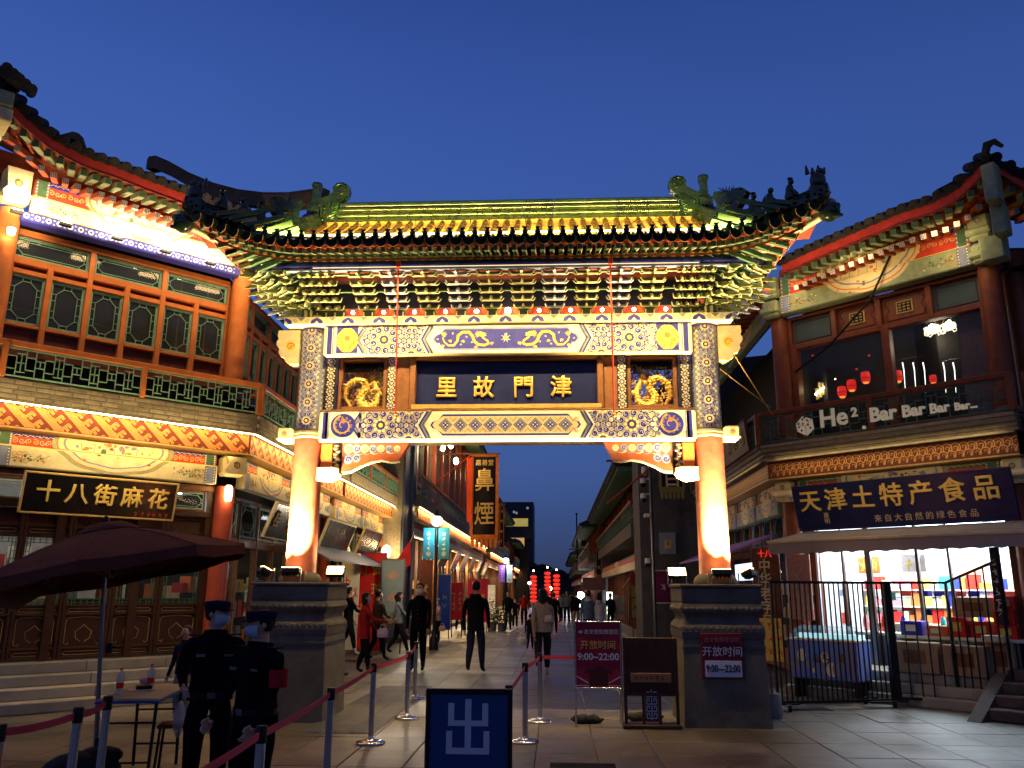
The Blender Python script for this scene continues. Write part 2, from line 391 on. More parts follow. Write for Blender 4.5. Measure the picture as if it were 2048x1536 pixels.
# ================================================================== painted decoration (flat print, a few tenths of a mm of paint per coat)
def clip_poly(pts, r):
    def cut(P, f, inter):
        o = []
        for i in range(len(P)):
            a, b = P[i], P[(i+1) % len(P)]; fa, fb = f(a), f(b)
            if fa: o.append(a)
            if fa != fb: o.append(inter(a, b))
        return o
    u0, u1, w0, w1 = r
    iu = lambda c: (lambda a, b: (c, a[1]+(b[1]-a[1])*(c-a[0])/(b[0]-a[0])))
    iw = lambda c: (lambda a, b: (a[0]+(b[0]-a[0])*(c-a[1])/(b[1]-a[1]), c))
    for f, g in ((lambda p: p[0] >= u0, iu(u0)), (lambda p: p[0] <= u1, iu(u1)), (lambda p: p[1] >= w0, iw(w0)), (lambda p: p[1] <= w1, iw(w1))):
        pts = cut(pts, f, g)
        if len(pts) < 3: return []
    return pts
class Paint(MB):
    """flat coats of paint: every coat lies a hair above the one before"""
    STEP = .0007
    def __init__(s, fr, v, rect=None, cyl=None):
        super().__init__(fr); s.v = v; s.rect = rect; s.cyl = cyl
    def poly(s, pts, m, lay=1):
        if s.rect: pts = clip_poly(pts, s.rect)
        if len(pts) < 3: return s
        n = len(pts); a = sum(pts[i][0]*pts[(i+1) % n][1]-pts[(i+1) % n][0]*pts[i][1] for i in range(n))
        if abs(a) < 1e-9: return s
        if a > 0: pts = pts[::-1]
        v = s.v+lay*s.STEP
        if s.cyl:
            cu, cv, r = s.cyl; vs = [(cu+(r+v)*sin(p[0]/r), cv+(r+v)*cos(p[0]/r), p[1]) for p in pts]
        else: vs = [(p[0], v, p[1]) for p in pts]
        return s.add(vs, [tuple(range(n))[::-1] if False else tuple(range(n))], m)
    def circ(s, u, w, r, m, lay=1, n=12, sw=1): return s.poly([(u+r*cos(2*pi*i/n), w+sw*r*sin(2*pi*i/n)) for i in range(n)], m, lay)
    def line(s, pts, wd, m, lay=1):
        for i in range(len(pts)-1):
            a, b = pts[i], pts[i+1]; dx, dy = b[0]-a[0], b[1]-a[1]; l = sqrt(dx*dx+dy*dy) or 1
            w0 = wd[i]/2 if isinstance(wd, list) else wd/2; w1 = wd[i+1]/2 if isinstance(wd, list) else wd/2
            nx, ny = -dy/l, dx/l; ex, ey = dx/l*min(w0, w1)*.4, dy/l*min(w0, w1)*.4
            s.poly([(a[0]+nx*w0-ex, a[1]+ny*w0-ey), (a[0]-nx*w0-ex, a[1]-ny*w0-ey), (b[0]-nx*w1+ex, b[1]-ny*w1+ey), (b[0]+nx*w1+ex, b[1]+ny*w1+ey)], m, lay)
        return s
    def box2(s, u0, u1, w0, w1, m, lay=1):
        # split long rectangles so they follow a round column
        if s.cyl:
            k = max(1, int(abs(u1-u0)/.04))
            for i in range(k):
                a, b = lerp(u0, u1, i/k), lerp(u0, u1, (i+1)/k); s.poly([(a, w0), (b, w0), (b, w1), (a, w1)], m, lay)
            return s
        return s.poly([(u0, w0), (u1, w0), (u1, w1), (u0, w1)], m, lay)
    def swirl(s, u, w, r, m, lay=1, d=1, turns=1.4, a0=0, wd=.3):
        pts = []; n = 14
        for i in range(n+1):
            t = i/n; q = a0+d*turns*2*pi*t; rr = r*(1-t*.85); pts.append((u+rr*cos(q), w+rr*sin(q)))
        return s.line(pts, [r*wd*(1-.5*i/n) for i in range(n+1)], m, lay)
    def rosette(s, u, w, R, n=9, lay=1):
        """whirling-flower medallion of the beam paintings"""
        s.circ(u, w, R*.93, cream, lay, 20)
        for i in range(n):
            a = 2*pi*i/n; x, y = u+R*.74*cos(a), w+R*.74*sin(a)
            s.circ(x, y, R*.265, black_p, lay+1, 10); s.circ(x, y, R*.24, white_p, lay+2, 10); s.circ(x, y, R*.205, blue_p, lay+3, 10)
            s.swirl(x, y, R*.12, white_p, lay+4, a0=a, turns=.8, wd=.38)
        s.circ(u, w, R*.53, grey_p, lay+4, 18)
        for i in range(n):
            a = 2*pi*(i+.5)/n; s.circ(u+R*.39*cos(a), w+R*.39*sin(a), R*.145, grey_p, lay+5, 8); s.circ(u+R*.39*cos(a), w+R*.39*sin(a), R*.12, cream, lay+6, 8)
        s.circ(u, w, R*.3, blue_p, lay+7, 14); s.circ(u, w, R*.2, black_p, lay+8, 12); s.circ(u, w, R*.15, yellow_p, lay+9, 10); return s
    def rosette_s(s, u, w, R, n=8, lay=1):
        for i in range(n):
            a = 2*pi*i/n+.2; s.circ(u+R*.78*cos(a), w+R*.78*sin(a), R*.23, cream, lay, 8)
        s.circ(u, w, R*.66, lblue_p, lay+1, 12)
        for i in range(n):
            a = 2*pi*i/n; s.poly([(u+R*.22*cos(a-.25), w+R*.22*sin(a-.25)), (u+R*.58*cos(a-.22), w+R*.58*sin(a-.22)), (u+R*.64*cos(a), w+R*.64*sin(a)), (u+R*.58*cos(a+.22), w+R*.58*sin(a+.22)), (u+R*.22*cos(a+.25), w+R*.22*sin(a+.25))], blue_p, lay+2)
        s.circ(u, w, R*.3, cream, lay+3, 10); s.circ(u, w, R*.19, yellow_p, lay+4, 8); return s

# ================================================================== the memorial gate
GC = -.70; GY = 11.8
G = Frame((GC, GY), (1, 0), (0, -1))
gate = thing('memorial_gate', (GC, GY, 0), 'floodlit memorial gate with painted beams, bracket sets and green glazed roof on two red columns', 'gate')
CU = 2.9                                                        # column axes at u = +-CU
ZB0, ZB1, ZP1, ZU1, ZC1 = 3.74, 4.18, 5.02, 5.48, 5.60           # lower beam, plaque zone, upper beam, cap plate
for sg in (-1, 1):
    cu = sg*2.865
    # plinth: plain die, dark band, waisted moulding with carved rows, block and cap
    b = MB(G); prof = [(.545, 0), (.52, .93), (.52, 1.0), (.515, 1.06), (.525, 1.09), (.535, 1.16), (.53, 1.23), (.50, 1.27), (.475, 1.30), (.47, 1.335), (.485, 1.37), (.52, 1.41), (.53, 1.46), (.52, 1.5), (.505, 1.52), (.515, 1.55), (.515, 1.70), (.50, 1.72)]
    vs = []
    for h, z in prof: vs += [(cu-h, -h-.02, z), (cu+h, -h-.02, z), (cu+h, h+.02, z), (cu-h, h+.02, z)]
    fs = [(4*i+j, 4*i+(j+1) % 4, 4*i+4+(j+1) % 4, 4*i+4+j) for i in range(len(prof)-1) for j in range(4)]+[(68, 69, 70, 71)]
    b.add(vs, [f for f in fs], stone)
    pl = b.build('plinth', gate)
    MB(G).box(cu-.527, cu+.527, -.547, .547, .945, .995, stone_d, .004).build('stone_band', pl)
    MB(G).box(cu-.54, cu+.54, -.56, .56, 1.722, 1.765, stone, .012).build('plinth_cap', pl)
    b = MB(G)                                                    # carved lotus petals round the waist
    for zc, sc_ in ((1.20, 1), (1.445, -1)):
        for side in range(4):
            for k in range(13):
                t = -.47+.94*k/12; r_ = .548
                c = (cu+t, r_, zc) if side == 0 else (cu+t, -r_, zc) if side == 1 else (cu+r_-.016, t, zc) if side == 2 else (cu-r_+.016, t, zc)
                b.ball(c, (.034, .011, .03) if side < 2 else (.011, .034, .03), stone, 8, 5)
    tag(b.build('petal_carving', pl), kind='stuff')
    # column
    b = MB(G); b.lathe((sg*CU, 0, 0), [(.29, 1.765), (.3, 1.80), (.27, 1.86), (.225, 1.9)], stone, 24); b.build('column_base', gate)
    b = MB(G); b.lathe((sg*CU, 0, 0), [(.212, 1.88), (.208, 3.80)], mat('salmon_lacquer', (.5, .15, .085), .5, .35, 4, bump=.35, bscale=35), 32); b.build('column', gate)
    b = MB(G); b.lathe((sg*CU, 0, 0), [(.216, 3.80), (.226, 3.82), (.216, 3.84), (.226, 3.86), (.226, 3.88), (.212, 3.9)], cream, 28); b.build('column_collar', gate)
    b = MB(G); b.lathe((sg*CU, 0, 0), [(.205, 3.90), (.202, 5.60), (.215, 5.61), (.215, 5.63), (.17, 5.68), (.08, 5.7)], cream, 32); b.build('painted_column', gate)
    p = Paint(G, .0, None, (sg*CU, 0, .205)); CR = .205
    p.v = .0012
    p.box2(-.5, .5, 3.91, 5.6, grey_p, 0); p.box2(-.5, .5, 3.93, 5.58, lblue_p, 1)
    for i in range(-7, 8):
        for j in range(40):
            if (i*7+j*3) % 2 == 0: p.circ(i*.062+(.03 if j % 2 else 0), 3.96+j*.0415, .022, cream, 2, 7)
    for k in range(6):
        for q in (-.34, 0, .34): p.rosette(q, 4.05+k*.275+(0 if q == 0 else .137), .132, 10, 3)
    p.box2(-.5, .5, 5.44, 5.47, blue_p, 13); p.box2(-.5, .5, 5.47, 5.59, cream, 13)
    for k in range(-2, 3): p.poly([(k*.16-.07, 5.475), (k*.16+.07, 5.475), (k*.16+.05, 5.55), (k*.16, 5.585), (k*.16-.05, 5.55)], blue_p, 14); p.poly([(k*.16-.03, 5.48), (k*.16+.03, 5.48), (k*.16, 5.53)], white_p, 15)
    p.build('column_painting', gate)

beam_w = 2.9-.19
# lower and upper beams
def chamf(u0, u1, v0, v1, w0, w1, m, name, b=.03):
    return MB(G).box(u0, u1, v0, v1, w0, w1, m, b).build(name, gate)
lb = chamf(-beam_w, beam_w, -.2, .22, ZB0, ZB1, cream, 'lower_beam')
ub = chamf(-beam_w, beam_w, -.22, .25, ZP1, ZU1, cream, 'upper_beam')
cp = chamf(-3.3, 3.3, -.28, .31, ZU1+.003, ZC1, cream, 'cap_plate', .012)
lp_ = chamf(-beam_w+.003, beam_w-.003, -.17, .19, ZB1+.001, ZB1+.035, brown_wood, 'ledge', .01)

def hexline(p, u0, u1, w0, w1, m, lay, wd, d):
    """chevron between two panels; d is the side the point looks to"""
    mid = (w0+w1)/2; p.line([(u0, w0), (u1, mid), (u0, w1)], wd, m, lay)
def beam_paint(w0, w1, v, kind):
    p = Paint(G, v+.001, (-beam_w+.02, beam_w-.02, w0+.012, w1-.012)); mid = (w0+w1)/2; h = w1-w0
    U = lambda px: G.px(px, 760, v)[0]
    p.box2(-beam_w, beam_w, w0, w1, white_p, 0)
    for sg in (-1, 1):
        e = beam_w
        # end bands
        p.box2(sg*(e-.06), sg*(e-.13), w0, w1, blue_p, 1); p.box2(sg*(e-.14), sg*(e-.155), w0, w1, grey_p, 1)
        c = sg*(e-.36)
        if kind == 'up':
            p.box2(c-.16, c+.16, w0+.03, w1-.01, blue_p, 1)
            pts = []
            for i in range(40):
                a = 2*pi*i/40; r = .185*(1+.06*abs(sin(a*4))); pts.append((c+r*.83*cos(a), mid+r*.98*sin(a)))
            p.poly(pts, yellow_p, 2); p.circ(c, mid+.03, .045, orange_p, 4, 12); [p.line([(c+.17*cos(a), mid-.01+.17*sin(a)*1.05), (c+.1*cos(a+.3), mid+.1*sin(a+.3))], [.02, .006], orange_p, 3) for a in [k*.7 for k in range(9)]]
            for i in range(5):
                for s2 in (-1, 1): p.swirl(c+s2*(.05+.012*i), mid-.12+.028*i, .028, orange_p, 3, s2, a0=i)
            for i in range(6): p.swirl(c-.08+.032*i, mid+.1-.01*abs(i-2.5), .022, gold_dull, 3, 1, a0=i*1.3)
        else:
            p.circ(c, mid+.0, .185, grey_p, 1, 26, .95); p.circ(c, mid, .178, blue_p, 2, 26, .95)
            dragon_coil(p, c, mid, .15, 3)
            p.box2(c-.26, c-.225, w0, w1, blue_p, 1); p.box2(c+.225, c+.26, w0, w1, blue_p, 1)
        f0 = sg*(e-.62); f1 = sg*1.12
        # chevrons, rosettes between
        for off, m_ in ((0, blue_p), (.03, lblue_p), (.055, grey_p)):
            hexline(p, f0-sg*off, f0-sg*(off-.14), w0, w1, m_, 1, .026, 1)
        a0_, a1_ = f0-sg*.12, f1+sg*.02
        p.poly([(f0-sg*.1, w0), (f0+sg*.03, mid), (f0-sg*.1, w1), (f1, w1), (f1-sg*.0+sg*.14, mid), (f1, w0)], blue_p, 1)
        cx_ = f0-sg*.29
        for i in range(int(abs(f0-f1)/.078)+2):
            for j in range(int(h/.078)+2):
                x = min(f0, f1)+.078*i+(.039 if j % 2 else 0); z = w0+.07*j
                p.circ(x, z, .036, lblue_p, 2, 9); p.circ(x, z, .031, cream if (i+j) % 3 else white_p, 3, 9)
                if (i*5+j*3) % 2 == 0: p.circ(x, z, .025, blue_p, 4, 8)
                p.swirl(x, z, .017, white_p if (i*5+j*3) % 2 == 0 else blue_p, 5, 1, .9, a0=i*2.1+j, wd=.4)
        p.rosette(cx_, mid, .225, 9, 6); c2 = f1+sg*.27
        p.rosette(c2, w0-.01, .2, 10, 6); p.rosette(c2, w1+.03, .18, 10, 6)
        for off, m_ in ((0, blue_p), (-.03, lblue_p), (.03, white_p), (-.055, grey_p)):
            hexline(p, f1+sg*off, f1+sg*(off+.12), w0, w1, m_, 13, .028, 1)
        p.poly([(f1-sg*.05, w0), (f1+sg*.06, mid), (f1-sg*.05, w1), (0, w1), (0, w0)], white_p, 13)
    # central cartouche
    hw = 1.02; hh = h*.32 if kind == 'up' else h*.30
    def cart(k, dh):
        P = []
        for sx_ in (1, -1):
            seq = [(hw-.12, -hh-dh), (hw-.05, -hh*.55), (hw+.0+k, -hh*.35), (hw+.03+k, 0), (hw+k, hh*.35), (hw-.05, hh*.55), (hw-.12, hh+dh)]
            if sx_ < 0: seq = [(-a, b) for a, b in seq[::-1]]
            P += seq
        return [(a, mid+b) for a, b in P]
    p.poly(cart(.03, .03), blue_p if kind != 'up' else lblue_p, 14)
    p.poly(cart(0, 0), blue_p if kind == 'up' else cream, 15)
    if kind == 'up': dragons(p, mid, hh)
    else:
        for i in range(9):
            x = (i-4)*.215; q = .105
            p.poly([(x-q, mid), (x, mid-q), (x+q, mid), (x, mid+q)], grey_p, 17); p.poly([(x-q*.85, mid), (x, mid-q*.85), (x+q*.85, mid), (x, mid+q*.85)], lblue_p, 18)
            p.poly([(x-q*.6, mid), (x, mid-q*.6), (x+q*.6, mid), (x, mid+q*.6)], blue_p, 19)
            for a in range(4): p.circ(x+.03*cos(a*pi/2), mid+.03*sin(a*pi/2), .014, cream, 20, 6)
            for s2 in (-1, 1):
                p.line([(x+.06, mid+s2*.11), (x+.11, mid+s2*.06), (x+.155, mid+s2*.11)], .012, orange_p, 17)
                p.line([(x+.02, mid+s2*.05*2.1), (x+.1, mid+s2*.04), (x+.19, mid+s2*.105)], .006, grey_p, 16)
    p.build('beam_painting', gate)
def dragon_coil(p, cu, cw, r, lay):
    pts = [(cu+r*(1-.045*i)*cos(1.9+i*.5), cw+r*(1-.045*i)*sin(1.9+i*.5)) for i in range(18)]
    p.line(pts, [.03-.0012*i for i in range(18)], gold_dull, lay)
    p.circ(cu, cw+r*.45, .035, orange_p, lay+1, 8)
    for i in range(12): a = i*.55; p.swirl(cu+r*.75*cos(a), cw+r*.75*sin(a), .022, gold_dull, lay+1, a0=a)
def dragons(p, mid, hh):
    for sg in (-1, 1):
        body = [(.93, .02), (.9, -.05), (.84, -.1), (.76, -.1), (.71, -.03), (.70, .05), (.64, .1), (.54, .1), (.49, .04), (.46, -.04), (.4, -.09), (.31, -.1), (.25, -.075), (.27, -.03), (.33, .01), (.36, .05)]
        pts = []
        for i in range(len(body)-1):
            for t in (0, .5): pts.append((sg*lerp(body[i][0], body[i+1][0], t), mid+lerp(body[i][1], body[i+1][1], t)))
        p.line(pts, [.012+.03*sin(pi*min(1, (i+1)/len(pts)*.9)) for i in range(len(pts))], yellow_p, 18)
        hx, hy = sg*.36, mid+.065                                  # head with mane
        p.poly([(hx+sg*.05, hy+.02), (hx+sg*.02, hy+.045), (hx-sg*.03, hy+.03), (hx-sg*.075, hy+.012), (hx-sg*.055, hy-.005), (hx-sg*.08, hy-.02), (hx-sg*.02, hy-.035), (hx+sg*.04, hy-.02)], yellow_p, 19)
        for i in range(6): a = -.9+i*.42; p.poly([(hx+sg*.02, hy-.012), (hx+sg*.02, hy+.012), (hx+sg*(.035+.07*cos(a)), hy+.075*sin(a))], yellow_p, 18)
        for fx, fy in ((.80, -.02), (.62, -.02), (.22, -.06), (.44, -.11), (.9, -.1)):   # legs and claws
            for i in range(4): a = 2.4+i*.5+fx*3; p.line([(sg*fx, mid+fy), (sg*(fx+.05*cos(a)), mid+fy+.045*sin(a))], [.014, .003], yellow_p, 18)
        for i in range(5): a = 1.1+i*.35; p.line([(sg*.91, mid+.03), (sg*(.93+.08*cos(a)), mid+.03+.09*sin(a))], [.02, .003], yellow_p, 18)
        for fx, fy in ((.98, -.07), (.58, .03), (.66, -.09), (.5, -.05), (.78, .08), (1.0, .0)): p.swirl(sg*fx, mid+fy, .016, white_p, 18, a0=fx*9)
    p.circ(0, mid+.01, .035, yellow_p, 19, 14); p.swirl(0, mid+.06, .022, white_p, 19)
    for a in (-.5, .5, 2.6, 3.6, 4.3, 5.1): p.line([(.03*cos(a), mid+.01+.03*sin(a)), (.075*cos(a), mid+.01+.075*sin(a))], [.012, .003], white_p, 18)
beam_paint(ZB0+.02, ZB1, .22, 'low'); beam_paint(ZP1, ZU1, .25, 'up')
p = Paint(G, .311, (-3.29, 3.29, ZU1+.01, ZC1-.005)); m0 = ZU1+.06
p.box2(-3.29, 3.29, ZU1, ZC1, cream, 0)
for k in range(-7, 8):
    x = k*.468+.0
    p.poly([(x-.12, ZU1+.012), (x+.12, ZU1+.012), (x+.07, ZU1+.075), (x, ZC1-.012), (x-.07, ZU1+.075)], blue_p, 1)
    p.poly([(x-.04, ZU1+.012), (x+.04, ZU1+.012), (x, ZU1+.06)], white_p, 2)
    for s2 in (-1, 1): p.swirl(x+s2*.15, m0, .035, lblue_p, 1, s2, a0=1.5); p.circ(x+s2*.11, ZU1+.035, .02, white_p, 2, 8)
    p.poly([(x+.234-.06, ZC1-.01), (x+.234+.06, ZC1-.01), (x+.234, ZU1+.05)], grey_p, 1)
p.build('cap_painting', gate)
# cloud-shaped beam ends outside the columns
def cloud(cu, cw, r, sg):
    return [(cu+sg*x*r, cw+y*r) for x, y in ((0, -1), (.5, -1.02), (.72, -.86), (.7, -.68), (.95, -.6), (1.08, -.4), (1.05, -.2), (1.2, 0), (1.22, .2), (1.12, .32), (1.18, .5), (1.15, .8), (0, .8))]
for sg in (-1, 1):
    MB(G).prism(cloud(sg*3.1, 5.22, .29, sg), -.1, .13, cream).build('beam_end', gate)
    MB(G).box(sg*3.1, sg*3.33, -.14, .2, 3.76, 3.95, cream, .03).build('beam_end', gate)
    p = Paint(G, .1305); p.circ(sg*3.24, 5.2, .08, yellow_p, 1); p.swirl(sg*3.24, 5.2, .06, orange_p, 2)
    p.v = .2005; p.circ(sg*3.215, 3.855, .045, gold_dull, 1); p.swirl(sg*3.215, 3.855, .03, grey_p, 2); p.build('end_painting', gate)

# plaque zone: pilasters, dragon panels, name plaque
def upx(a): return G.px(a, 760, .12)[0]
zones = [(-beam_w+.02, -2.50), (-1.75, -1.62), (1.62, 1.75), (2.50, beam_w-.02)]
for a, b_ in zones:
    MB(G).box(a, b_, -.1, .13, ZB1+.036, ZP1-.003, blue_p, .008).build('pilaster', gate)
    p = Paint(G, .131, (a+.005, b_-.005, ZB1+.05, ZP1-.02)); c = (a+b_)/2; p.box2(a, b_, ZB1, ZP1-.09, black_p, 0)
    for k in range(7): p.rosette_s(c, ZB1+.1+k*.112, .062, 8, 1)
    p.build('pilaster_painting', gate)
gold_mist = gold
def carved_panel(u0, u1, sg):
    w0, w1 = ZB1+.04, ZP1-.004
    fb = MB(G); t = .06
    fb.box(u0, u0+t, -.06, .1, w0, w1, brown_wood, .01); fb.box(u1-t, u1, -.06, .1, w0, w1, brown_wood, .01)
    fb.box(u0+t, u1-t, -.06, .1, w0, w0+t, brown_wood, .01); fb.box(u0+t, u1-t, -.06, .1, w1-t, w1, brown_wood, .01)
    pf = fb.build('panel_frame', gate)
    # openwork dragon among clouds: the sky shows between
    rnd = random.Random(11+sg); b = MB(G); cu = (u0+u1)/2; cw = (w0+w1)/2-.02
    path = [(.2, -.3), (.28, -.18), (.25, .0), (.12, .1), (.0, .08), (-.03, -.05), (.05, -.18), (.02, -.3), (-.12, -.33), (-.22, -.25), (-.24, -.1), (-.16, .05), (-.12, .18)]
    P = []
    for i in range(len(path)-1):
        for t_ in (0, .33, .66): P.append((cu+sg*lerp(path[i][0], path[i+1][0], t_)*.95, .0+.03*sin(i+t_), cw+lerp(path[i][1], path[i+1][1], t_)))
    b.tube(P, [.018+.045*sin(pi*(i+2)/(len(P)+3)) for i in range(len(P))], gold, 10)
    b.ball(P[-1], (.06, .05, .055), gold, 10, 6)
    for i in range(2, len(P)-2):       # scales and back fins
        rr = .018+.045*sin(pi*(i+2)/(len(P)+3)); t0 = Vector(P[i+1])-Vector(P[i-1]); n0 = Vector((-t0.z, 0, t0.x)).normalized()
        for q in (-.6, 0, .6): b.ball(tuple(Vector(P[i])+n0*rr*q+Vector((0, rr*(.95-.3*abs(q)), 0))), (rr*.33, rr*.2, rr*.33), gold, 6, 4)
        b.tube([tuple(Vector(P[i])+n0*rr*.9), tuple(Vector(P[i])+n0*(rr+.03))], [.012, .002], gold_dull, 4)
    for i in range(5): a = .4+i*.5; b.tube([P[-1], (P[-1][0]+.1*cos(a), .03, P[-1][2]+.11*sin(a))], [.015, .004], gold, 5)
    for k in range(4):
        q = P[6+k*8]
        for i in range(3): a = rnd.random()*6; b.tube([q, (q[0]+.06*cos(a), .05, q[2]+.06*sin(a)), (q[0]+.11*cos(a+.4), .03, q[2]+.1*sin(a+.4))], [.022, .015, .004], gold, 6)
    b.build('carved_dragon', gate)
    b = MB(G)
    for k in range(84):
        x, y = lerp(u0+t, u1-t, rnd.random()), lerp(w0+t, w1-t-.08, rnd.random()**1.25)
        r_ = .03+.04*rnd.random(); b.tube([(x+r_*(1-.1*i)*cos(i*.8+k), -.02, y+r_*(1-.1*i)*sin(i*.8+k)) for i in range(9)], [.014*(1-.06*i) for i in range(9)], gold_dull if k % 2 else brown_wood, 5)
    b.box(u0+t, u1-t, -.03, -.02, w1-t-.13, w1-t, dark_int)  # dark strip painted in for the upper beam's shade
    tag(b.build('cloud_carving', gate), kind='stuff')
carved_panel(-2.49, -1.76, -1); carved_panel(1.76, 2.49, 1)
for a, b_ in ((-1.62, -1.42), (1.42, 1.62)): MB(G).box(a+.003, b_, -.08, .12, ZB1+.036, ZP1-.003, brown_wood, .01).build('door_jamb', gate)
b = MB(G); z0, z1 = ZB1+.05, ZP1-.01
b.prism([(-1.38, z0), (1.38, z0), (1.38, z0+.06), (-1.38, z0+.06)], .0, .16, gold_dull); b.box(-1.38, 1.38, 0, .15, z1-.05, z1, brown_wood)
b.box(-1.419, -1.33, 0, .15, z0, z1, brown_wood, .01); b.box(1.33, 1.419, 0, .15, z0, z1, brown_wood, .01); b.build('plaque_frame', gate)
pq = MB(G).box(-1.33, 1.33, .02, .06, z0+.06, z1-.05, navy_lac).build('name_plaque', gate)
for i, ch in enumerate('里故門津'):
    u_ = G.px((893, 967, 1047, 1122)[i], 786, .07)[0]
    text(ch, G, u_, 4.54, .335, gold, pq, .06, 'character', .012, .008, 0, rot=random.uniform(-.03, .03), sx=.95)
# LED strip under the lower beam, seen as a bright line
b = MB(G); b.box(-2.68, 2.68, .205, .235, ZB0-.012, ZB0+.02, led_w); b.build('led_strip', gate)

# corner braces under the lower beam
for sg in (-1, 1):
    pr = []
    Lq = 1.22; e = CU-.2
    top = ZB0-.004
    out = [(e-.33, top), (e-.33, top-.42), (e-.45, top-.41), (e-.6, top-.33), (e-.75, top-.27), (e-.9, top-.24), (e-1.05, top-.27), (e-1.16, top-.255), (e-1.3, top)]
    q = MB(G).prism([(sg*x, y) for x, y in out], -.05, .1, mat('brace_red', (.4, .1, .035), .55, .3, 8)).build('corner_brace', gate)
    p = Paint(G, .1005); P = [(x, y) for x, y in out]
    for i in range(7):
        x = e-.42-i*.118; r_ = .075-.004*i; y = top-.085; m_ = (cream, lblue_p)[i % 2]
        p.circ(sg*x, y, r_, grey_p, 1, 12); p.circ(sg*x, y, r_*.9, m_, 2, 12); p.swirl(sg*x, y, r_*.6, (orange_p, blue_p)[i % 2], 3, sg, 1.2, a0=.5, wd=.4)
        p.line([(sg*(x+.03), y-r_*.8), (sg*(x-.02), y-r_*1.3), (sg*(x-.08), y-r_*1.1)], [.03, .012, .004], (cream, lblue_p)[(i+1) % 2], 3)
        if i < 2: p.circ(sg*x, y-.16+.02*i, r_*.95, grey_p, 1, 12); p.circ(sg*x, y-.16+.02*i, r_*.85, lblue_p, 2, 12); p.swirl(sg*x, y-.16+.02*i, r_*.55, blue_p, 3, -sg, 1.2, wd=.4)
    p.build('brace_painting', q)
    eb = MB(G); eb.tube([(sg*x, .03, y+.0) for x, y in out[1:8]], .028, white_p, 6); eb.build('brace_edge', q)
    # block and hook-shaped arm at the column
    b = MB(G); b.box(sg*(e-.02), sg*(e-.19), -.06, .12, top-.36, top-.01, orange_p, .01)
    b.prism([(sg*x, y) for x, y in ((e+.02, top-.36), (e-.2, top-.36), (e-.3, top-.38), (e-.3, top-.44), (e-.26, top-.5), (e-.16, top-.55), (e+.02, top-.55))], -.07, .14, cream)
    b.build('brace_block', gate)
    b = MB(G); b.box(sg*(e-.19), sg*(e-.33), -.05, .05, top-.4, top, black_p)
    for k in range(9): b.ball((sg*(e-.24+.02*sin(k*2.3)), .08, top-.04-k*.042), (.045, .04, .03), gold_dull if k % 2 else grey_p, 8, 5)
    b.build('carved_figure', gate)

# bracket zone ------------------------------------------------------
ZS = ZC1
b = MB(G); b.box(-2.85, 2.85, -.05, .02, ZS+.001, ZS+.22, orange_p); b.box(-2.85, 2.85, -.05, .015, ZS+.22, ZS+.62, mat('dark_blue_board', (.012, .016, .035), .6, .2, 5)); bp = b.build('bracket_board', gate)
NB = 10; SP = .468
p = Paint(G, .021)
for k in range(NB+1):
    x = (k-NB/2)*SP; x = max(-2.6, min(2.6, x))
    pts = [(x-.17, ZS+.02), (x+.17, ZS+.02), (x+.16, ZS+.09), (x+.1, ZS+.13), (x+.07, ZS+.2), (x-.07, ZS+.2), (x-.1, ZS+.13), (x-.16, ZS+.09)]
    p.poly([(x+(a-x)*1.08, ZS+.02+(c-ZS-.02)*1.08) for a, c in pts], grey_p, 1); p.poly(pts, red_p, 2)
    for i, (dx, dz, m_) in enumerate(((-.1, .06, lgreen_p), (-.04, .09, orange_p), (.05, .07, yellow_p), (.11, .05, green_p), (0, .03, lblue_p), (.02, .14, green_p))):
        p.circ(x+dx, ZS+dz, .03, grey_p, 3, 8); p.circ(x+dx, ZS+dz, .025, m_, 4, 8); p.swirl(x+dx, ZS+dz, .018, red_p, 5, a0=i)
p.build('board_painting', gate)
# one bracket set: lateral arms stepping out in five tiers, beaks, end blocks
def bracket_meshes(c1, c2, edge, tag_):
    arm_o = lambda L, h: [(-L, h), (-L+.006, h*.45), (-L+.03, 0), (L-.03, 0), (L-.006, h*.45), (L, h), (L-.03, h), (L-.045, h*.62), (-L+.045, h*.62), (-L+.03, h)]
    def arm(L, h, th, m_):
        a = MB(); a.prism(arm_o(L, h), 0, th, m_)
        a.V = [(x, y, z) for x, y, z in a.V]
        for s2 in (-1, 1): a.box(s2*L-.018, s2*L+.018, -.006, th+.006, h+.002, h+.022, m_, .005)
        e = [(-L, h), (-L+.006, h*.45), (-L+.03, 0), (L-.03, 0), (L-.006, h*.45), (L, h)]
        a.tube([(x, th, y) for x, y in e], .0085, edge, 5)
        return a
    beak = MB()
    beak.prism([(-.02, .05), (.0, .062), (.09, .03), (.155, -.012), (.17, -.03), (.13, -.03), (.07, -.018), (-.02, .0)], -.018, .018, c2, 'vw')
    beak.tube([(0, y, z) for y, z in ((.0, .064), (.09, .032), (.165, -.02))], .008, edge, 5)
    core = MB(); core.box(-.035, .035, 0, .86, .0, .045, c1)
    seat = MB(); seat.prism([(-.055, 0), (.055, 0), (.055, .1), (.075, .13), (.075, .17), (-.075, .17), (-.075, .13), (-.055, .1)], -.02, .11, c1)
    for s2 in (-1, 1): seat.box(s2*.055, s2*.068, .08, .114, 0, .12, edge)
    return dict(arm=tmpl('bracket_arm', arm(.16, .056, .045, c2)), wide=tmpl('bracket_arm', arm(.2, .05, .04, c1)), beak=tmpl('beak', beak), seat=tmpl('bracket', seat))
bk1 = mat('slate_blue_bracket', (.06, .07, .11), .55, .3, 9); bk2 = mat('olive_bracket', (.13, .16, .06), .55, .3, 9); bk3 = mat('dark_green_bracket', (.03, .06, .04), .55, .3, 9)
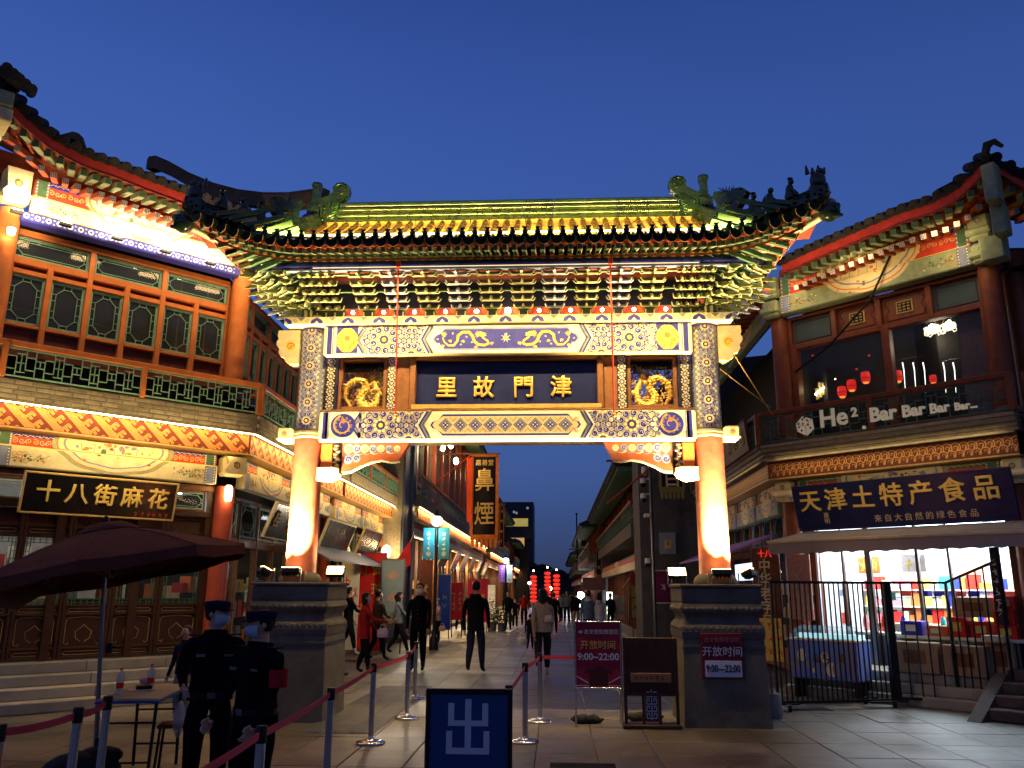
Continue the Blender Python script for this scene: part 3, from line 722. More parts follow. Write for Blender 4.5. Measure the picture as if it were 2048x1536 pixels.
BM = [bracket_meshes(bk1, lblue_p, white_p, 'b'), bracket_meshes(bk3, bk2, cream, 'g')]
DV, DZ = .155, .073
def bracket(fr, u, w, kind, tiers=5, narrow=False, parent=None, M0=None):
    B = BM[kind]; M = (M0 if M0 is not None else fr.M) @ T(u, .03, w)
    r = putm('bracket', B['seat'], M, parent)
    for t in range(tiers):
        v = .1+DV*t; z = .15+DZ*t
        if not narrow:
            k_ = .86+.05*t
            if t: putm('bracket_arm', B['wide'], M @ T(0, v-.09, z+.02) @ SCL(k_*.95, 1, .8), r)
            putm('bracket_arm', B['arm'], M @ T(0, v, z) @ SCL(k_, 1, .9), r)
        else: putm('bracket_arm', B['arm'], M @ T(0, v, z) @ SCL(.45, 1, 1), r)
        putm('beak', B['beak'], M @ T(0, v+.045, z+.0), r)
    return r
for k in range(NB):
    bracket(G, (k-(NB-1)/2)*SP+.02, ZS, (k+1) % 2 if k < 5 else k % 2, parent=gate)
for sg in (-1, 1):
    for j in range(4): bracket(G, sg*(2.52+j*.135), ZS, 1, narrow=True, parent=gate)
    # diagonal arms of the corner set and side brackets
    for j, ang in enumerate((20, 45, 70)):
        M0 = G.M @ T(sg*2.93, .1, 0) @ RZ(-sg*radians(ang)) @ SCL(1, 1.25 if j == 1 else 1.05, 1)
        bracket(G, 0, ZS, 1, parent=gate, M0=M0, narrow=j != 1)
    for j in range(3):
        M0 = G.M @ T(sg*3.0, -.15-j*.32, 0) @ RZ(-sg*radians(90)); bracket(G, 0, ZS, j % 2, parent=gate, M0=M0)
        if j < 2:
            M0 = G.M @ T(sg*3.0, .02-j*.32, 0) @ RZ(-sg*radians(84)); bracket(G, 0, ZS, 1, parent=gate, M0=M0, narrow=True)
# back side kept simple: a plain row of blocks carrying the rear eave
b = MB(G)
for k in range(13):
    for t in range(5): b.box((k-6)*SP-.12, (k-6)*SP+.12, -.1-DV*t-.05, -.1-DV*t, ZS+.15+DZ*t, ZS+.2+DZ*t, green_p)
b.build('rear_bracket_row', gate)
ZT = ZS+.15+DZ*5
for t in range(5):      # continuous tie beams between the sets
    if t in (2, 4): MB(G).box(-2.9, 2.9, .1+DV*t-.03, .1+DV*t+.005, ZS+.15+DZ*t+.045, ZS+.15+DZ*t+.068, lgreen_p if t > 3 else green_p).build('tie_beam', gate)
MB(G).box(-3.55, 3.55, .76, .84, ZT+.0, ZT+.03, lblue_p, .005).build('purlin_plate', gate)
b = MB(G); b.cyl((-3.6, .8, ZT+.085), (3.6, .8, ZT+.085), .055, .055, blue_p, 14); b.build('purlin', gate)
for sg in (-1, 1):
    b = MB(G); b.cyl((sg*3.62, -.75, ZT+.085), (sg*3.62, .85, ZT+.085), .055, .055, blue_p, 12); b.build('purlin', gate)
b = MB(G); b.box(-3.6, 3.6, -.8, .74, ZT+.16, ZT+.18, redb_p); b.build('ceiling_board', gate)

# roof --------------------------------------------------------------
RA, RB, UR, ZE, ZR = 4.25, 1.72, 2.84, 6.20, 7.24
def lift(q): return .46*max(0, q)**2.3
def edge_u(v): return 3.80+.47*max(0, (abs(v)-.25)/(RB-.25))**2.2
def warp(u, v):
    if abs(u) <= UR: return u
    return (1 if u > 0 else -1)*(UR+(abs(u)-UR)*(edge_u(v)-UR)/(RA-UR))
def eave_pt(side, t):
    """t -1..1 along; returns (u, v, w) of the tile edge in gate frame; side 0 front, 1 right, 2 back, 3 left"""
    if side in (0, 2):
        u = t*RA; q = (abs(u)-2.5)/(RA-2.5); v = RB+.12*max(0, q)**2
        return (u, v if side == 0 else -v, ZE+lift(q))
    v = t*(RB+.1); q = (abs(v)-.3)/(RB-.3); u = edge_u(v)
    return (u if side == 1 else -u, v, ZE+lift(q))
def hip_pt(q, sg, fb=1):
    """q 0 at ridge end, 1 at the corner"""
    u = lerp(UR, RA+.1, q); v = lerp(0, RB+.1, q); cz = ZE+.46
    z = lerp(ZR, cz, q)-.30*sin(pi*min(1, q*1.02))*(1-q*.35)+.16*max(0, q-.6)**2*4
    return (sg*warp(u, v), fb*v, z)
def roof_z(u, v):
    au, av = abs(u), abs(v)
    qh = max(0, (au-UR)/(RA-UR))
    if av/RB >= qh:     # front/back slope
        top_v = qh*RB; zt = hip_pt(qh, 1)[2]; q = (au-2.5)/(RA-2.5); ze = ZE+lift(q); s = 1-(av-top_v)/max(.02, RB-top_v)
    else:
        qv = av/RB; zt = hip_pt(qv, 1)[2]; ut = lerp(UR, RA, qv); q = (av-.3)/(RB-.3); ze = ZE+lift(q); s = 1-(au-ut)/max(.02, RA-ut)
    s = max(0, min(1, s)); return ze+(zt-ze)*(.72*s+.28*s*s)
b = MB(G); NU, NV = 60, 16; vs = []
for i in range(NU+1):
    for j in range(NV+1):
        u = lerp(-RA, RA, i/NU); v = lerp(-RB, RB, j/NV); vs.append((warp(u, v), v, roof_z(u, v)-.03))
b.add(vs, [(i*(NV+1)+j, i*(NV+1)+j+1, (i+1)*(NV+1)+j+1, (i+1)*(NV+1)+j) for i in range(NU) for j in range(NV)], g_green, True)
b.add([(x, y, z-.04) for x, y, z in vs], [(i*(NV+1)+j, (i+1)*(NV+1)+j, (i+1)*(NV+1)+j+1, i*(NV+1)+j+1) for i in range(NU) for j in range(NV)], redb_p, True)
b.build('roof_deck', gate)
# templates: half-round tube tile, round end tile with nail cap, drip tile, pan strip
a = MB(); a.lathe((0, 0, 0), [(.046, 0), (.046, .30)], g_tube, 10, a0=0, a1=pi, caps=False); a.lathe((0, 0, 0), [(.05, 0), (.05, .018)], g_amber, 10, a0=0, a1=pi, caps=False)
tm_tube = tmpl('tube_tile', a)
a = MB(); a.cyl((0, 0, 0), (0, .26, .0), .05, .05, g_dark, 12); a.cyl((0, -.014, 0), (0, 0, 0), .055, .055, g_dark, 14)
a.lathe((0, .05, .04), [(.03, 0), (.042, .022), (.03, .045), (.02, .058), (.034, .075), (.04, .084), (.034, .092)], g_dark, 10)
tm_end = tmpl('eave_end_tile', a)
a = MB()
dp = [(-.085, .03), (-.08, -.01), (-.06, -.045), (-.03, -.066), (0, -.075), (.03, -.066), (.06, -.045), (.08, -.01), (.085, .03)]
a.prism(dp, 0, .016, g_dark); a.tube([(x, -.003, z) for x, z in dp], .0045, gold_dull, 4)
for i in range(6): a.box(-.085+i*.0283, -.0567+i*.0283, 0, .24, -.012+.012*abs(i-2.5), .002+.012*abs(i-2.5), g_dark)
a.ball((0, .06, .045), .02, g_dark, 8, 6)
tm_drip = tmpl('drip_tile', a)
a = MB(); a.box(-.085, .085, 0, .2, -.02, .0, g_amber)
tm_pan = tmpl('pan_tile', a)
NT = 51; STEP = 2*RA/NT
def along(fr_M, p, out, up=(0, 0, 1), tilt=0):
    """matrix at p whose -Y axis points outward (out is a 2D vector in gate frame) """
    o = Vector((out[0], out[1], 0)).normalized(); y = -o; x = Vector((y.y, -y.x, 0))
    M = Matrix(((x.x, y.x, 0, p[0]), (x.y, y.y, 0, p[1]), (0, 0, 1, p[2]), (0, 0, 0, 1))); return fr_M @ M @ RX(tilt)
for side in (0, 1, 3):
    n = NT if side == 0 else 20
    for i in range(n):
        t = -1+2*(i+.5)/n; p_ = eave_pt(side, t); o = ((0, 1), (1, 0), (0, -1), (-1, 0))[side]; c = 1 if abs(t) < .6 else 1
        fan = 0 if abs(t) < .62 else (abs(t)-.62)*1.0*(1 if t > 0 else -1)
        out = (fan, 1) if side == 0 else (1*(1 if side == 1 else -1), fan)
        M = along(G.M, p_, out, tilt=.42)
        putm('eave_end_tile', tm_end, M, gate)
        t2 = -1+2*(i+1)/n
        if i < n-1: q_ = eave_pt(side, t2); putm('drip_tile', tm_drip, along(G.M, (q_[0], q_[1], q_[2]-.03), out, tilt=.3), gate)
        if side == 0 and abs(t) < .93:
            u = p_[0]; qh = max(0, (abs(u)-UR)/(RA-UR)); vt = qh*RB+.06; L = RB-vt; k = max(1, int(L/.27))
            for j in range(k):
                v0 = RB-.2-(L-.2)*j/k; v1 = RB-.2-(L-.2)*(j+1)/k
                if v0-v1 < .08: continue
                z0, z1 = roof_z(u, v0), roof_z(u, v1); sl = atan2(z1-z0, v0-v1); ln = sqrt((z1-z0)**2+(v0-v1)**2)
                putm('tube_tile', tm_tube, G.M @ T(u, v0, z0-.005) @ RX(pi/2+pi-sl if False else -(pi/2-0)) @ RX(0) if False else G.M @ Matrix(((1, 0, 0, u), (0, sin(sl), -cos(sl), v0), (0, cos(sl), sin(sl), z0), (0, 0, 0, 1))) @ SCL(1, 1, ln/.30), gate)
# pan strips joined (hundreds of small overlapping pans between the rows)
b = MB(G)
for i in range(NT-1):
    u = lerp(-RA, RA, (i+1)/NT); qh = max(0, (abs(u)-UR)/(RA-UR)); vt = qh*RB+.04
    k = max(1, int((RB-vt)/.11))
    for j in range(k):
        v0 = RB-.02-(RB-.02-vt)*j/k; v1 = RB-.02-(RB-.02-vt)*(j+1)/k; z0, z1 = roof_z(u, v0), roof_z(u, v1)
        b.add([(u-.06, v0, z0+.012), (u+.06, v0, z0+.012), (u+.06, v1, z1-.012), (u-.06, v1, z1-.012), (u-.06, v0, z0-.014), (u+.06, v0, z0-.014)], [(0, 1, 2, 3)[::-1], (4, 5, 1, 0)[::-1]], g_amber)
tag(b.build('pan_tiles', gate), kind='stuff')
# ridge: stacked mouldings in lengths of about half a metre
def ridge_piece(p0, p1, h=.2, th=.1, m=g_ridge):
    p0 = Vector(p0); p1 = Vector(p1); d = p1-p0; L = d.length-.006; x = d.normalized(); y = Vector((0, 0, 1)).cross(x).normalized(); z = x.cross(y)
    M = Matrix(((x.x, y.x, z.x, p0.x), (x.y, y.y, z.y, p0.y), (x.z, y.z, z.z, p0.z), (0, 0, 0, 1)))
    pr = [(th*.9, 0), (th*.9, .035), (th*.62, .045), (th*.55, .1*h/.2), (th*.72, .115*h/.2), (th*.72, .135*h/.2), (th*.5, .15*h/.2), (th*.6, h*.85), (th*.45, h), (0, h*1.08)]
    pts = pr+[(-a_, c_) for a_, c_ in pr[::-1][1:]]
    b = MB(G); vs = [tuple(M @ Vector((0, a_, c_))) for a_, c_ in pts]+[tuple(M @ Vector((L, a_, c_))) for a_, c_ in pts]; n = len(pts)
    b.add(vs, [(i, i+n, (i+1) % n+n, (i+1) % n) for i in range(n)]+[tuple(range(n)), tuple(range(n, 2*n))[::-1]], m)
    return b
nr = 11
for i in range(nr):
    a0 = lerp(-UR+.2, UR-.2, i/nr); a1 = lerp(-UR+.2, UR-.2, (i+1)/nr)
    b = ridge_piece((a0, 0, ZR-.02), (a1, 0, ZR-.02), .3, .12)
    for z_, r_ in ((.085, .04), (.185, .036)): b.cyl((a0+.004, .085, ZR+z_), (a1-.004, .085, ZR+z_), r_, r_, g_ridge, 12)
    b.cyl((a0+.004, .02, ZR+.29), (a1-.004, .02, ZR+.29), .055, .055, g_dark, 12); b.build('ridge_tile', gate)
for i in range(20):       # base course under the ridge; amber stands in for yellow lamplight on it
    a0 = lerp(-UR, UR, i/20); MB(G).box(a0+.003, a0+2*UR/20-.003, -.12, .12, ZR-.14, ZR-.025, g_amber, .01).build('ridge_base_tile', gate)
for sg in (-1, 1):
    for fb in (1, -1):
        n = 15
        for i in range(n):
            q0 = .06+.90*i/n; q1 = .06+.90*(i+1)/n; a_, c_ = hip_pt(q0, sg, fb), hip_pt(q1, sg, fb)
            ridge_piece(a_, c_, .2 if q0 < .55 else .13, .065, g_ridge if q0 < .7 else g_dark).build('hip_ridge_tile', gate)
# ridge-end dragon fish (chiwen)
g_beast = mat('beast_glaze', (.013, .028, .008), .2, .6, 9, bump=.4, bscale=30, coat=.6)
def chiwen(sg):
    fr = G.sub(sg*(UR+.02), 0, ZR-.05); g_ridge = g_beast
    s = -sg
    out = [(-.22, 0), (.2, 0), (.22, .16), (.27, .2), (.26, .27), (.18, .26), (.2, .36), (.26, .44), (.34, .5), (.37, .6), (.33, .69), (.24, .73), (.14, .71), (.09, .64), (.1, .56), (.02, .5), (-.06, .46), (-.12, .47), (-.13, .62), (-.1, .69), (-.14, .73), (-.22, .73), (-.25, .7), (-.22, .62), (-.23, .42), (-.29, .34), (-.3, .2), (-.36, .17), (-.36, .11), (-.28, .08)]
    b = MB(fr); b.prism([(s*x, z) for x, z in out], -.07, .07, g_ridge)
    b.ball((s*.235, 0, .6), (.14, .095, .13), g_ridge, 14, 8)
    b.tube([(s*(.235+.1*(1-.09*i)*cos(2.5-i*.6)), .09, .6+.1*(1-.09*i)*sin(2.5-i*.6)) for i in range(10)], [.02*(1-.06*i) for i in range(10)], g_dark, 6)
    o = b.build('ridge_beast', gate)
    b = MB(fr); rnd = random.Random(4)
    for i in range(8): b.tube([(s*(-.2+.04*i), .05, .1), (s*(-.22+.055*i), .1, .2+.02*i), (s*(-.2+.06*i), .08, .34+.015*i)], [.018, .022, .006], g_ridge, 6)
    b.ball((s*.05, .06, .2), (.13, .06, .11), g_ridge, 12, 7); b.ball((s*.0, .11, .26), .03, g_dark, 8, 5)
    b.ball((s*-.16, .05, .3), (.09, .07, .1), g_ridge, 10, 6)
    for k in range(16): b.ball((s*rnd.uniform(-.22, .18), .09, rnd.uniform(.05, .4)), rnd.uniform(.015, .03), g_ridge, 7, 5)
    for i in range(5): b.tube([(s*.02, .07, .12+.03*i), (s*(.12+.02*i), .1, .1+.05*i), (s*(.2), .07, .16+.05*i)], [.012, .015, .004], g_green, 5)
    b.build('beast_relief', o)
    MB(fr).box(-.3, .3, -.14, .14, -.08, .0, g_amber, .012).build('beast_base', o)
    b = MB(fr); b.lathe((s*-.175, 0, .45), [(.06, 0), (.055, .15), (.07, .22), (.085, .25), (.08, .29), (.05, .3)], g_dark, 12); b.build('sword_hilt', o)
chiwen(-1); chiwen(1)
# small beasts walking down the hips
def beast(q, sg, fb, kind, s=1):
    p_ = hip_pt(q, sg, fb); dv = Vector((sg*1.72, fb*1.72)).normalized()
    fr = Frame((0, 0), (1, 0), (0, 1)); X = dv; Y = Vector((-X.y, X.x))
    M = G.M @ Matrix(((X.x, Y.x, 0, p_[0]), (X.y, Y.y, 0, p_[1]), (0, 0, 1, p_[2]+(.2 if q < .55 else .13)), (0, 0, 0, 1))) @ SCL(s, s, s)
    b = MB(M); m_ = g_beast if q < .62 else g_dark
    if kind == 'dragon_head':
        b.prism([(-.22, 0), (.12, 0), (.22, .1), (.3, .22), (.26, .27), (.16, .24), (.22, .3), (.1, .33), (.02, .3), (-.1, .36), (-.22, .4), (-.27, .33), (-.2, .2)], -.06, .06, m_, 'uw')
        b.ball((-.02, .0, .18), (.16, .09, .14), m_, 10, 6); b.ball((.14, 0, .22), (.13, .07, .06), m_, 10, 6)
        for i in range(5): b.tube([(-.02, .05*(i-2)/2, .3), (.0-.03*i, .05*(i-2)/2, .4), (.04-.05*i, .03*(i-2), .44)], [.014, .01, .003], m_, 5)
        nm = 'hip_dragon_head'
    else:
        b.lathe((0, 0, 0), [(.055, 0), (.065, .03), (.05, .08), (.045, .13), (.03, .16)], m_, 9, sy=.8); b.ball((.02, 0, .19), (.035, .03, .036), m_, 8, 6)
        b.tube([(.03, .03, .1), (.07, .03, .05), (.08, .03, 0)], [.016, .014, .012], m_, 5); b.tube([(.03, -.03, .1), (.07, -.03, .05), (.08, -.03, 0)], [.016, .014, .012], m_, 5)
        if kind % 2: b.tube([(-.04, 0, .03), (-.08, 0, .1), (-.05, 0, .16)], [.02, .015, .005], m_, 6)
        else: b.ball((.015, 0, .23), (.03, .04, .012), m_, 8, 5)
        nm = 'hip_beast'
    b.build(nm, gate)
for sg in (-1, 1):
    for fb in (1,):
        beast(.40, sg, fb, 'dragon_head', 1.0)
        for i, q in enumerate((.57, .68, .79)): beast(q, sg, fb, i, 1.25)
        # crouching end figure and bulky tip
        p_ = hip_pt(.91, sg, fb); b = MB(G)
        b.box(p_[0]-.12, p_[0]+.12, p_[1]-.12, p_[1]+.1, p_[2]-.18, p_[2]+.14, g_dark, .03)
        b.ball((p_[0]+sg*.02, p_[1], p_[2]+.22), (.11, .09, .14), g_dark, 10, 7); b.ball((p_[0]+sg*.05, p_[1], p_[2]+.36), .055, g_dark, 9, 6)
        for i in range(4): b.tube([(p_[0]+sg*(.1-.07*i), p_[1], p_[2]+.33), (p_[0]+sg*(.12-.08*i), p_[1], p_[2]+.42+.03*(i % 2))], [.035, .012], g_dark, 6)
        b.build('hip_end_figure', gate)
        b = MB(G); b.ball((p_[0]+sg*.1, p_[1]+.08, p_[2]-.27), (.14, .14, .12), g_dark, 12, 8); b.tube([(p_[0]+sg*.12, p_[1]+.15, p_[2]-.22), (p_[0]+sg*.18, p_[1]+.22, p_[2]-.24)], [.07, .04], g_dark, 8)
        b.tube([(p_[0]+sg*.13, p_[1]+.12, p_[2]-.33), (p_[0]+sg*.22, p_[1]+.2, p_[2]-.36)], [.05, .02], g_dark, 8)
        for i in range(4): b.ball((p_[0]+sg*(.02+.05*i), p_[1]+.1, p_[2]-.17), .035, g_dark, 8, 5)
        b.build('corner_beast_head', gate)
# rafters: flying rafters (outer, square) over eave rafters (inner, patterned ends)
def rafter_mesh(name, w_, h_, L, m_end, m_body, pat=None):
    a = MB(); a.box(-w_/2, w_/2, 0, L, -h_/2, h_/2, m_body)
    a.box(-w_/2+.004, w_/2-.004, -.004, 0, -h_/2+.004, h_/2-.004, m_end)
    if pat:
        for (x0, x1, z0, z1) in ((-.5, -.38, -.5, .5), (.38, .5, -.5, .5), (-.5, .5, .38, .5), (-.5, .5, -.5, -.38), (-.06, .06, -.5, .5), (-.5, .5, -.06, .06)):
            a.box(x0*w_*.9, x1*w_*.9, -.009, -.004, z0*h_*.9, z1*h_*.9, pat)
    else: a.box(-w_/2, -w_/2+.008, -.005, L, -h_/2-.002, h_/2, cream)
    return tmpl(name, a)
rm_fly = rafter_mesh('flying_rafter', .062, .07, .55, green_p, green_p)
rm_eave = rafter_mesh('eave_rafter', .06, .06, .9, brown_wood, green_p, gold_dull)
rm_side = rafter_mesh('flying_rafter', .062, .06, .75, green_p, green_p)
for side in (0, 1, 3):
    n = 68 if side == 0 else 26
    for i in range(n):
        t = -1+2*(i+.5)/n; e = eave_pt(side, t); fan = 0 if abs(t) < .62 else (abs(t)-.62)*1.3*(1 if t > 0 else -1)
        sx_ = 1 if side == 1 else -1
        out = Vector((fan, 1)) if side == 0 else Vector((sx_, fan)); out.normalize()
        q = (e[0]-out.x*.08, e[1]-out.y*.08, e[2]-.115)
        putm('flying_rafter', rm_fly if side == 0 else rm_side, along(G.M, q, out, tilt=.3), gate)
        q = (e[0]-out.x*.34, e[1]-out.y*.34, e[2]-.14-(.02 if side else 0))
        putm('eave_rafter', rm_eave, along(G.M, q, out, tilt=.42), gate)
# boards: scalloped tile board, soffit
for side in (0, 1, 2, 3):
    b = MB(G); n = 60
    for i in range(n):
        t0 = -1+2*i/n; t1 = -1+2*(i+1)/n; a_, c_ = Vector(eave_pt(side, t0)), Vector(eave_pt(side, t1)); o = Vector(((0, 1, 0), (1, 0, 0), (0, -1, 0), (-1, 0, 0))[side])*.05
        f = [tuple(a_-o-Vector((0, 0, .085))), tuple(c_-o-Vector((0, 0, .085))), tuple(c_-o-Vector((0, 0, .0))), tuple(a_-o)]
        b.add(f, [(0, 1, 2, 3), (3, 2, 1, 0)], orange_p)
        b.add([tuple(a_-o-Vector((0, 0, .075))), tuple(c_-o-Vector((0, 0, .075))), tuple((c_-o*17).xy.to_3d()+Vector((0, 0, ZE+.22))), tuple((a_-o*17).xy.to_3d()+Vector((0, 0, ZE+.22)))], [(0, 1, 2, 3), (3, 2, 1, 0)], redb_p)
        if side == 0: b.add([tuple(a_-o*6.4-Vector((0, 0, .17))), tuple(c_-o*6.4-Vector((0, 0, .17))), tuple(c_-o*6.4-Vector((0, 0, .14))), tuple(a_-o*6.4-Vector((0, 0, .14)))], [(0, 1, 2, 3), (3, 2, 1, 0)], redb_p)
    b.build('eave_board', gate)
for sg in (-1, 1):        # big corner rafter
    e = hip_pt(.97, sg, 1); b = MB(G); p0 = Vector((sg*3.2, .45, ZT+.12)); p1 = Vector((e[0], e[1], e[2]-.16))
    x = (p1-p0).normalized(); y = Vector((0, 0, 1)).cross(x).normalized(); z = x.cross(y)
    M = Matrix(((x.x, y.x, z.x, p0.x), (x.y, y.y, z.y, p0.y), (x.z, y.z, z.z, p0.z), (0, 0, 0, 1)))
    b.box(0, (p1-p0).length, -.06, .06, -.12, .05, lgreen_p, .008, T=M); b.box(.35, (p1-p0).length-.02, -.045, .045, -.126, -.12, white_p, T=M); b.build('corner_rafter', gate)
# red stay rods hanging from the purlin with small lamps
for px_ in (790, 1225):
    u = G.px(px_, 700, .86)[0]; b = MB(G); b.box(u-.03, u+.03, .84, .9, ZT+.02, ZT+.13, red_p, .005)
    b.cyl((u, .87, ZT+.02), (u-.04 if px_ < 1000 else u+.03, .45, 4.08), .011, .011, red_p, 8)
    o = b.build('stay_rod', gate); b = MB(G); uu = u-.04 if px_ < 1000 else u+.03
    b.ball((uu, .44, 4.06), .035, gold, 9, 6); b.ball((uu+.05, .42, 4.03), .028, white_p, 8, 6); b.build('rod_fitting', o)
# bulbs in the bracket zone
for k in range(NB+1):
    x = (k-NB/2)*SP+.02
    if abs(x) > 2.4: continue
    big = abs(x) < .05; r_ = .05 if big else .028
    bl = MB(G); bl.ball((x, .13, ZS+.12), (r_*(1.3 if k == 4 else 1), r_, r_), bulb_w, 10, 7); bl.build('bulb', gate)
    lamp('POINT', G.P(x, .2, ZS+.13), 2.2 if big else 1.3, (1, .74, .4), .03, name='bulb_light', parent=gate)
# hidden-in-the-eave LED lines: light washing brackets, beams and the roof tiles (the fittings are real strips)
b = MB(G); b.box(-2.75, 2.75, .85, .862, ZT+.032, ZT+.042, lamp_mat('dim_led', (1, .75, .4), 1.2)); b.build('led_strip', gate)
b = MB(G); b.box(-3.3, 3.3, RB-.37, RB-.35, roof_z(0, RB-.36)+.05, roof_z(0, RB-.36)+.07, led_s); b.build('led_strip', gate)
def strip_light(u0, u1, v, w, tv, tw, e, col=(1, .74, .38), n=1, wd=.04, name='strip_light', spread=180):
    for i in range(n):
        a0, a1 = lerp(u0, u1, i/n), lerp(u0, u1, (i+1)/n); p0 = G.P((a0+a1)/2, v, w); p1 = G.P((a0+a1)/2, tv, tw)
        l = bpy.data.lights.new(name, 'AREA'); l.shape = 'RECTANGLE'; l.size = a1-a0; l.size_y = wd; l.energy = e/n; l.color = col; l.spread = radians(spread)
        o = bpy.data.objects.new(name, l); COL.objects.link(o); z = (p0-p1).normalized(); x = Vector((G.u.x, G.u.y, 0)); y = z.cross(x)
        place(o, Matrix(((x.x, y.x, z.x, p0.x), (x.y, y.y, z.y, p0.y), (x.z, y.z, z.z, p0.z), (0, 0, 0, 1))), gate)
strip_light(-2.75, 2.75, 1.0, ZT-.08, .2, 4.4, 170, (1, .7, .27), 3, spread=90)        # beams from above
strip_light(-2.75, 2.75, .42, ZU1+.14, .75, ZT+.2, 26, (1, .76, .34), 3)       # brackets from below
strip_light(-3.7, 3.7, RB-.34, roof_z(0, RB-.34)+.1, .45, roof_z(0, .45), 300, (1, .7, .18), 3, spread=80)      # roof tiles
strip_light(-2.65, 2.65, .30, ZB0-.03, .16, ZB0-.0, 12, (1, .75, .4), 2)      # under edge
for sg in (-1, 1):
    lamp('SPOT', G.P(sg*3.9, 1.6, 4.7), 120, (1, .7, .28), .1, G.P(sg*3.2, .6, 6.1), 75, .6, name='corner_wash', parent=gate)

# floodlights standing on the plinths, aimed up the columns
def flood(u, v, tu, tv, tz, e, on=True, label='', big=False, group='floodlights on the gate plinths'):
    P0 = G.P(u, v, 1.768); r = thing('floodlight', P0, label, 'floodlight', group)
    hd = G.P(u, v, 1.93); tg = G.P(tu, tv, tz); z = (tg-hd).normalized(); x = Vector((0, 0, 1)).cross(z).normalized(); y = z.cross(x)
    M = Matrix(((x.x, y.x, z.x, hd.x), (x.y, y.y, z.y, hd.y), (x.z, y.z, z.z, hd.z), (0, 0, 0, 1)))
    b = MB(M); w = .13; b.box(-w, w, -.075, .075, -.06, .02, black_m, .015)
    for k in range(5): b.box(-w+.03+k*.05, -w+.04+k*.05, -.06, .06, -.085, -.06, black_m)
    b.build('housing', r)
    MB(M).box(-w+.012, w-.012, -.063, .063, .02, .024, flood_w if on else steel_d).build('lamp_glass', r)
    b = MB(G); b.tube([(u-.13, v, 1.77), (u-.13, v, 1.95)], .009, steel, 6); b.tube([(u+.13, v, 1.77), (u+.13, v, 1.95)], .009, steel, 6); b.box(u-.14, u+.14, v-.02, v+.02, 1.767, 1.778, steel_d); b.build('yoke', r)
    if e: lamp('SPOT', hd+z*.05, e, (1, .70, .34), .07, tg, 80, .8, name='flood_light', parent=r)
    return r
flood(-2.9, .42, -2.9, .2, 3.1, 4200, True, 'black floodlight in front of the left column, shining up its shaft')
flood(-2.48, -.3, -2.5, 1.2, 2.9, 200, True, 'blazing floodlight on the street side of the left column base')
flood(-3.32, .25, -2.9, .0, 2.9, 1500, True, 'floodlight left of the left column foot, half hidden by its dark housing')
flood(2.9, .42, 2.9, .2, 3.1, 4200, True, 'black floodlight in front of the right column, shining up its shaft')
flood(2.42, -.3, 2.5, 1.2, 2.9, 160, True, 'small lit floodlight on the street side of the right column base')
flood(3.3, .22, 2.9, .0, 2.9, 1500, True, 'floodlight on the outer side of the right column base, beside the hanging sign')
for sg in (-1, 1):
    b = MB(G); b.box(sg*2.9-.15, sg*2.9+.15, .17, .3, 1.77, 1.92, brown_wood, .01); b.build('column_foot_box', gate)
# ================================================================== ground
slab_m = mat('granite_slab', (.15, .128, .098), .42, .3, 5, bump=.35, bscale=140, objvar=.16, spec=.4)
def slab_detail(m):
    nt = m.node_tree; b = nt.nodes['Principled BSDF']; src = b.inputs['Base Color'].links[0].from_socket; geo = nt.nodes.new('ShaderNodeNewGeometry')
    n = nt.nodes.new('ShaderNodeTexNoise'); n.inputs['Scale'].default_value = .7; n.inputs['Detail'].default_value = 8; nt.links.new(geo.outputs['Position'], n.inputs['Vector'])
    r = nt.nodes.new('ShaderNodeValToRGB'); r.color_ramp.elements[0].position = .35; r.color_ramp.elements[1].position = .65; r.color_ramp.elements[0].color = (.5, .47, .43, 1); nt.links.new(n.outputs['Fac'], r.inputs[0])
    v = nt.nodes.new('ShaderNodeTexVoronoi'); v.inputs['Scale'].default_value = 3.2; nt.links.new(geo.outputs['Position'], v.inputs['Vector'])
    r2 = nt.nodes.new('ShaderNodeValToRGB'); r2.color_ramp.elements[0].position = .035; r2.color_ramp.elements[1].position = .06; r2.color_ramp.elements[0].color = (.3, .3, .3, 1); nt.links.new(v.outputs['Distance'], r2.inputs[0])
    m1 = nt.nodes.new('ShaderNodeMixRGB'); m1.blend_type = 'MULTIPLY'; m1.inputs[0].default_value = 1; nt.links.new(src, m1.inputs[1]); nt.links.new(r.outputs[0], m1.inputs[2])
    m2 = nt.nodes.new('ShaderNodeMixRGB'); m2.blend_type = 'MULTIPLY'; m2.inputs[0].default_value = 1; nt.links.new(m1.outputs[0], m2.inputs[1]); nt.links.new(r2.outputs[0], m2.inputs[2]); nt.links.new(m2.outputs[0], b.inputs['Base Color'])
    mr = nt.nodes.new('ShaderNodeMapRange'); mr.inputs[1].default_value = .35; mr.inputs[2].default_value = .7; mr.inputs[3].default_value = .3; mr.inputs[4].default_value = .62; nt.links.new(n.outputs['Fac'], mr.inputs[0]); nt.links.new(mr.outputs[0], b.inputs['Roughness'])
slab_detail(slab_m)
joint_m = mat('joint_dirt', (.06, .055, .05), .9, .3, 6, bump=.3)
b = MB(); b.add([(-250, -60, -.03), (250, -60, -.03), (250, 500, -.03), (-250, 500, -.03)], [(0, 1, 2, 3)], joint_m)
ground = tag(b.build('ground'), kind='structure'); WM[ground.name] = ground.matrix_basis.copy()
SX, SY = .64, .82
rnd = random.Random(5)
me_s = []
for k in range(4):
    a = MB(); a.box(-SX/2+.004, SX/2-.004, -SY/2+.004, SY/2-.004, -.03, .0, slab_m, .004); me_s.append(tmpl('paving_slab', a))
xs = [(i-13)*SX+.1 for i in range(27)]
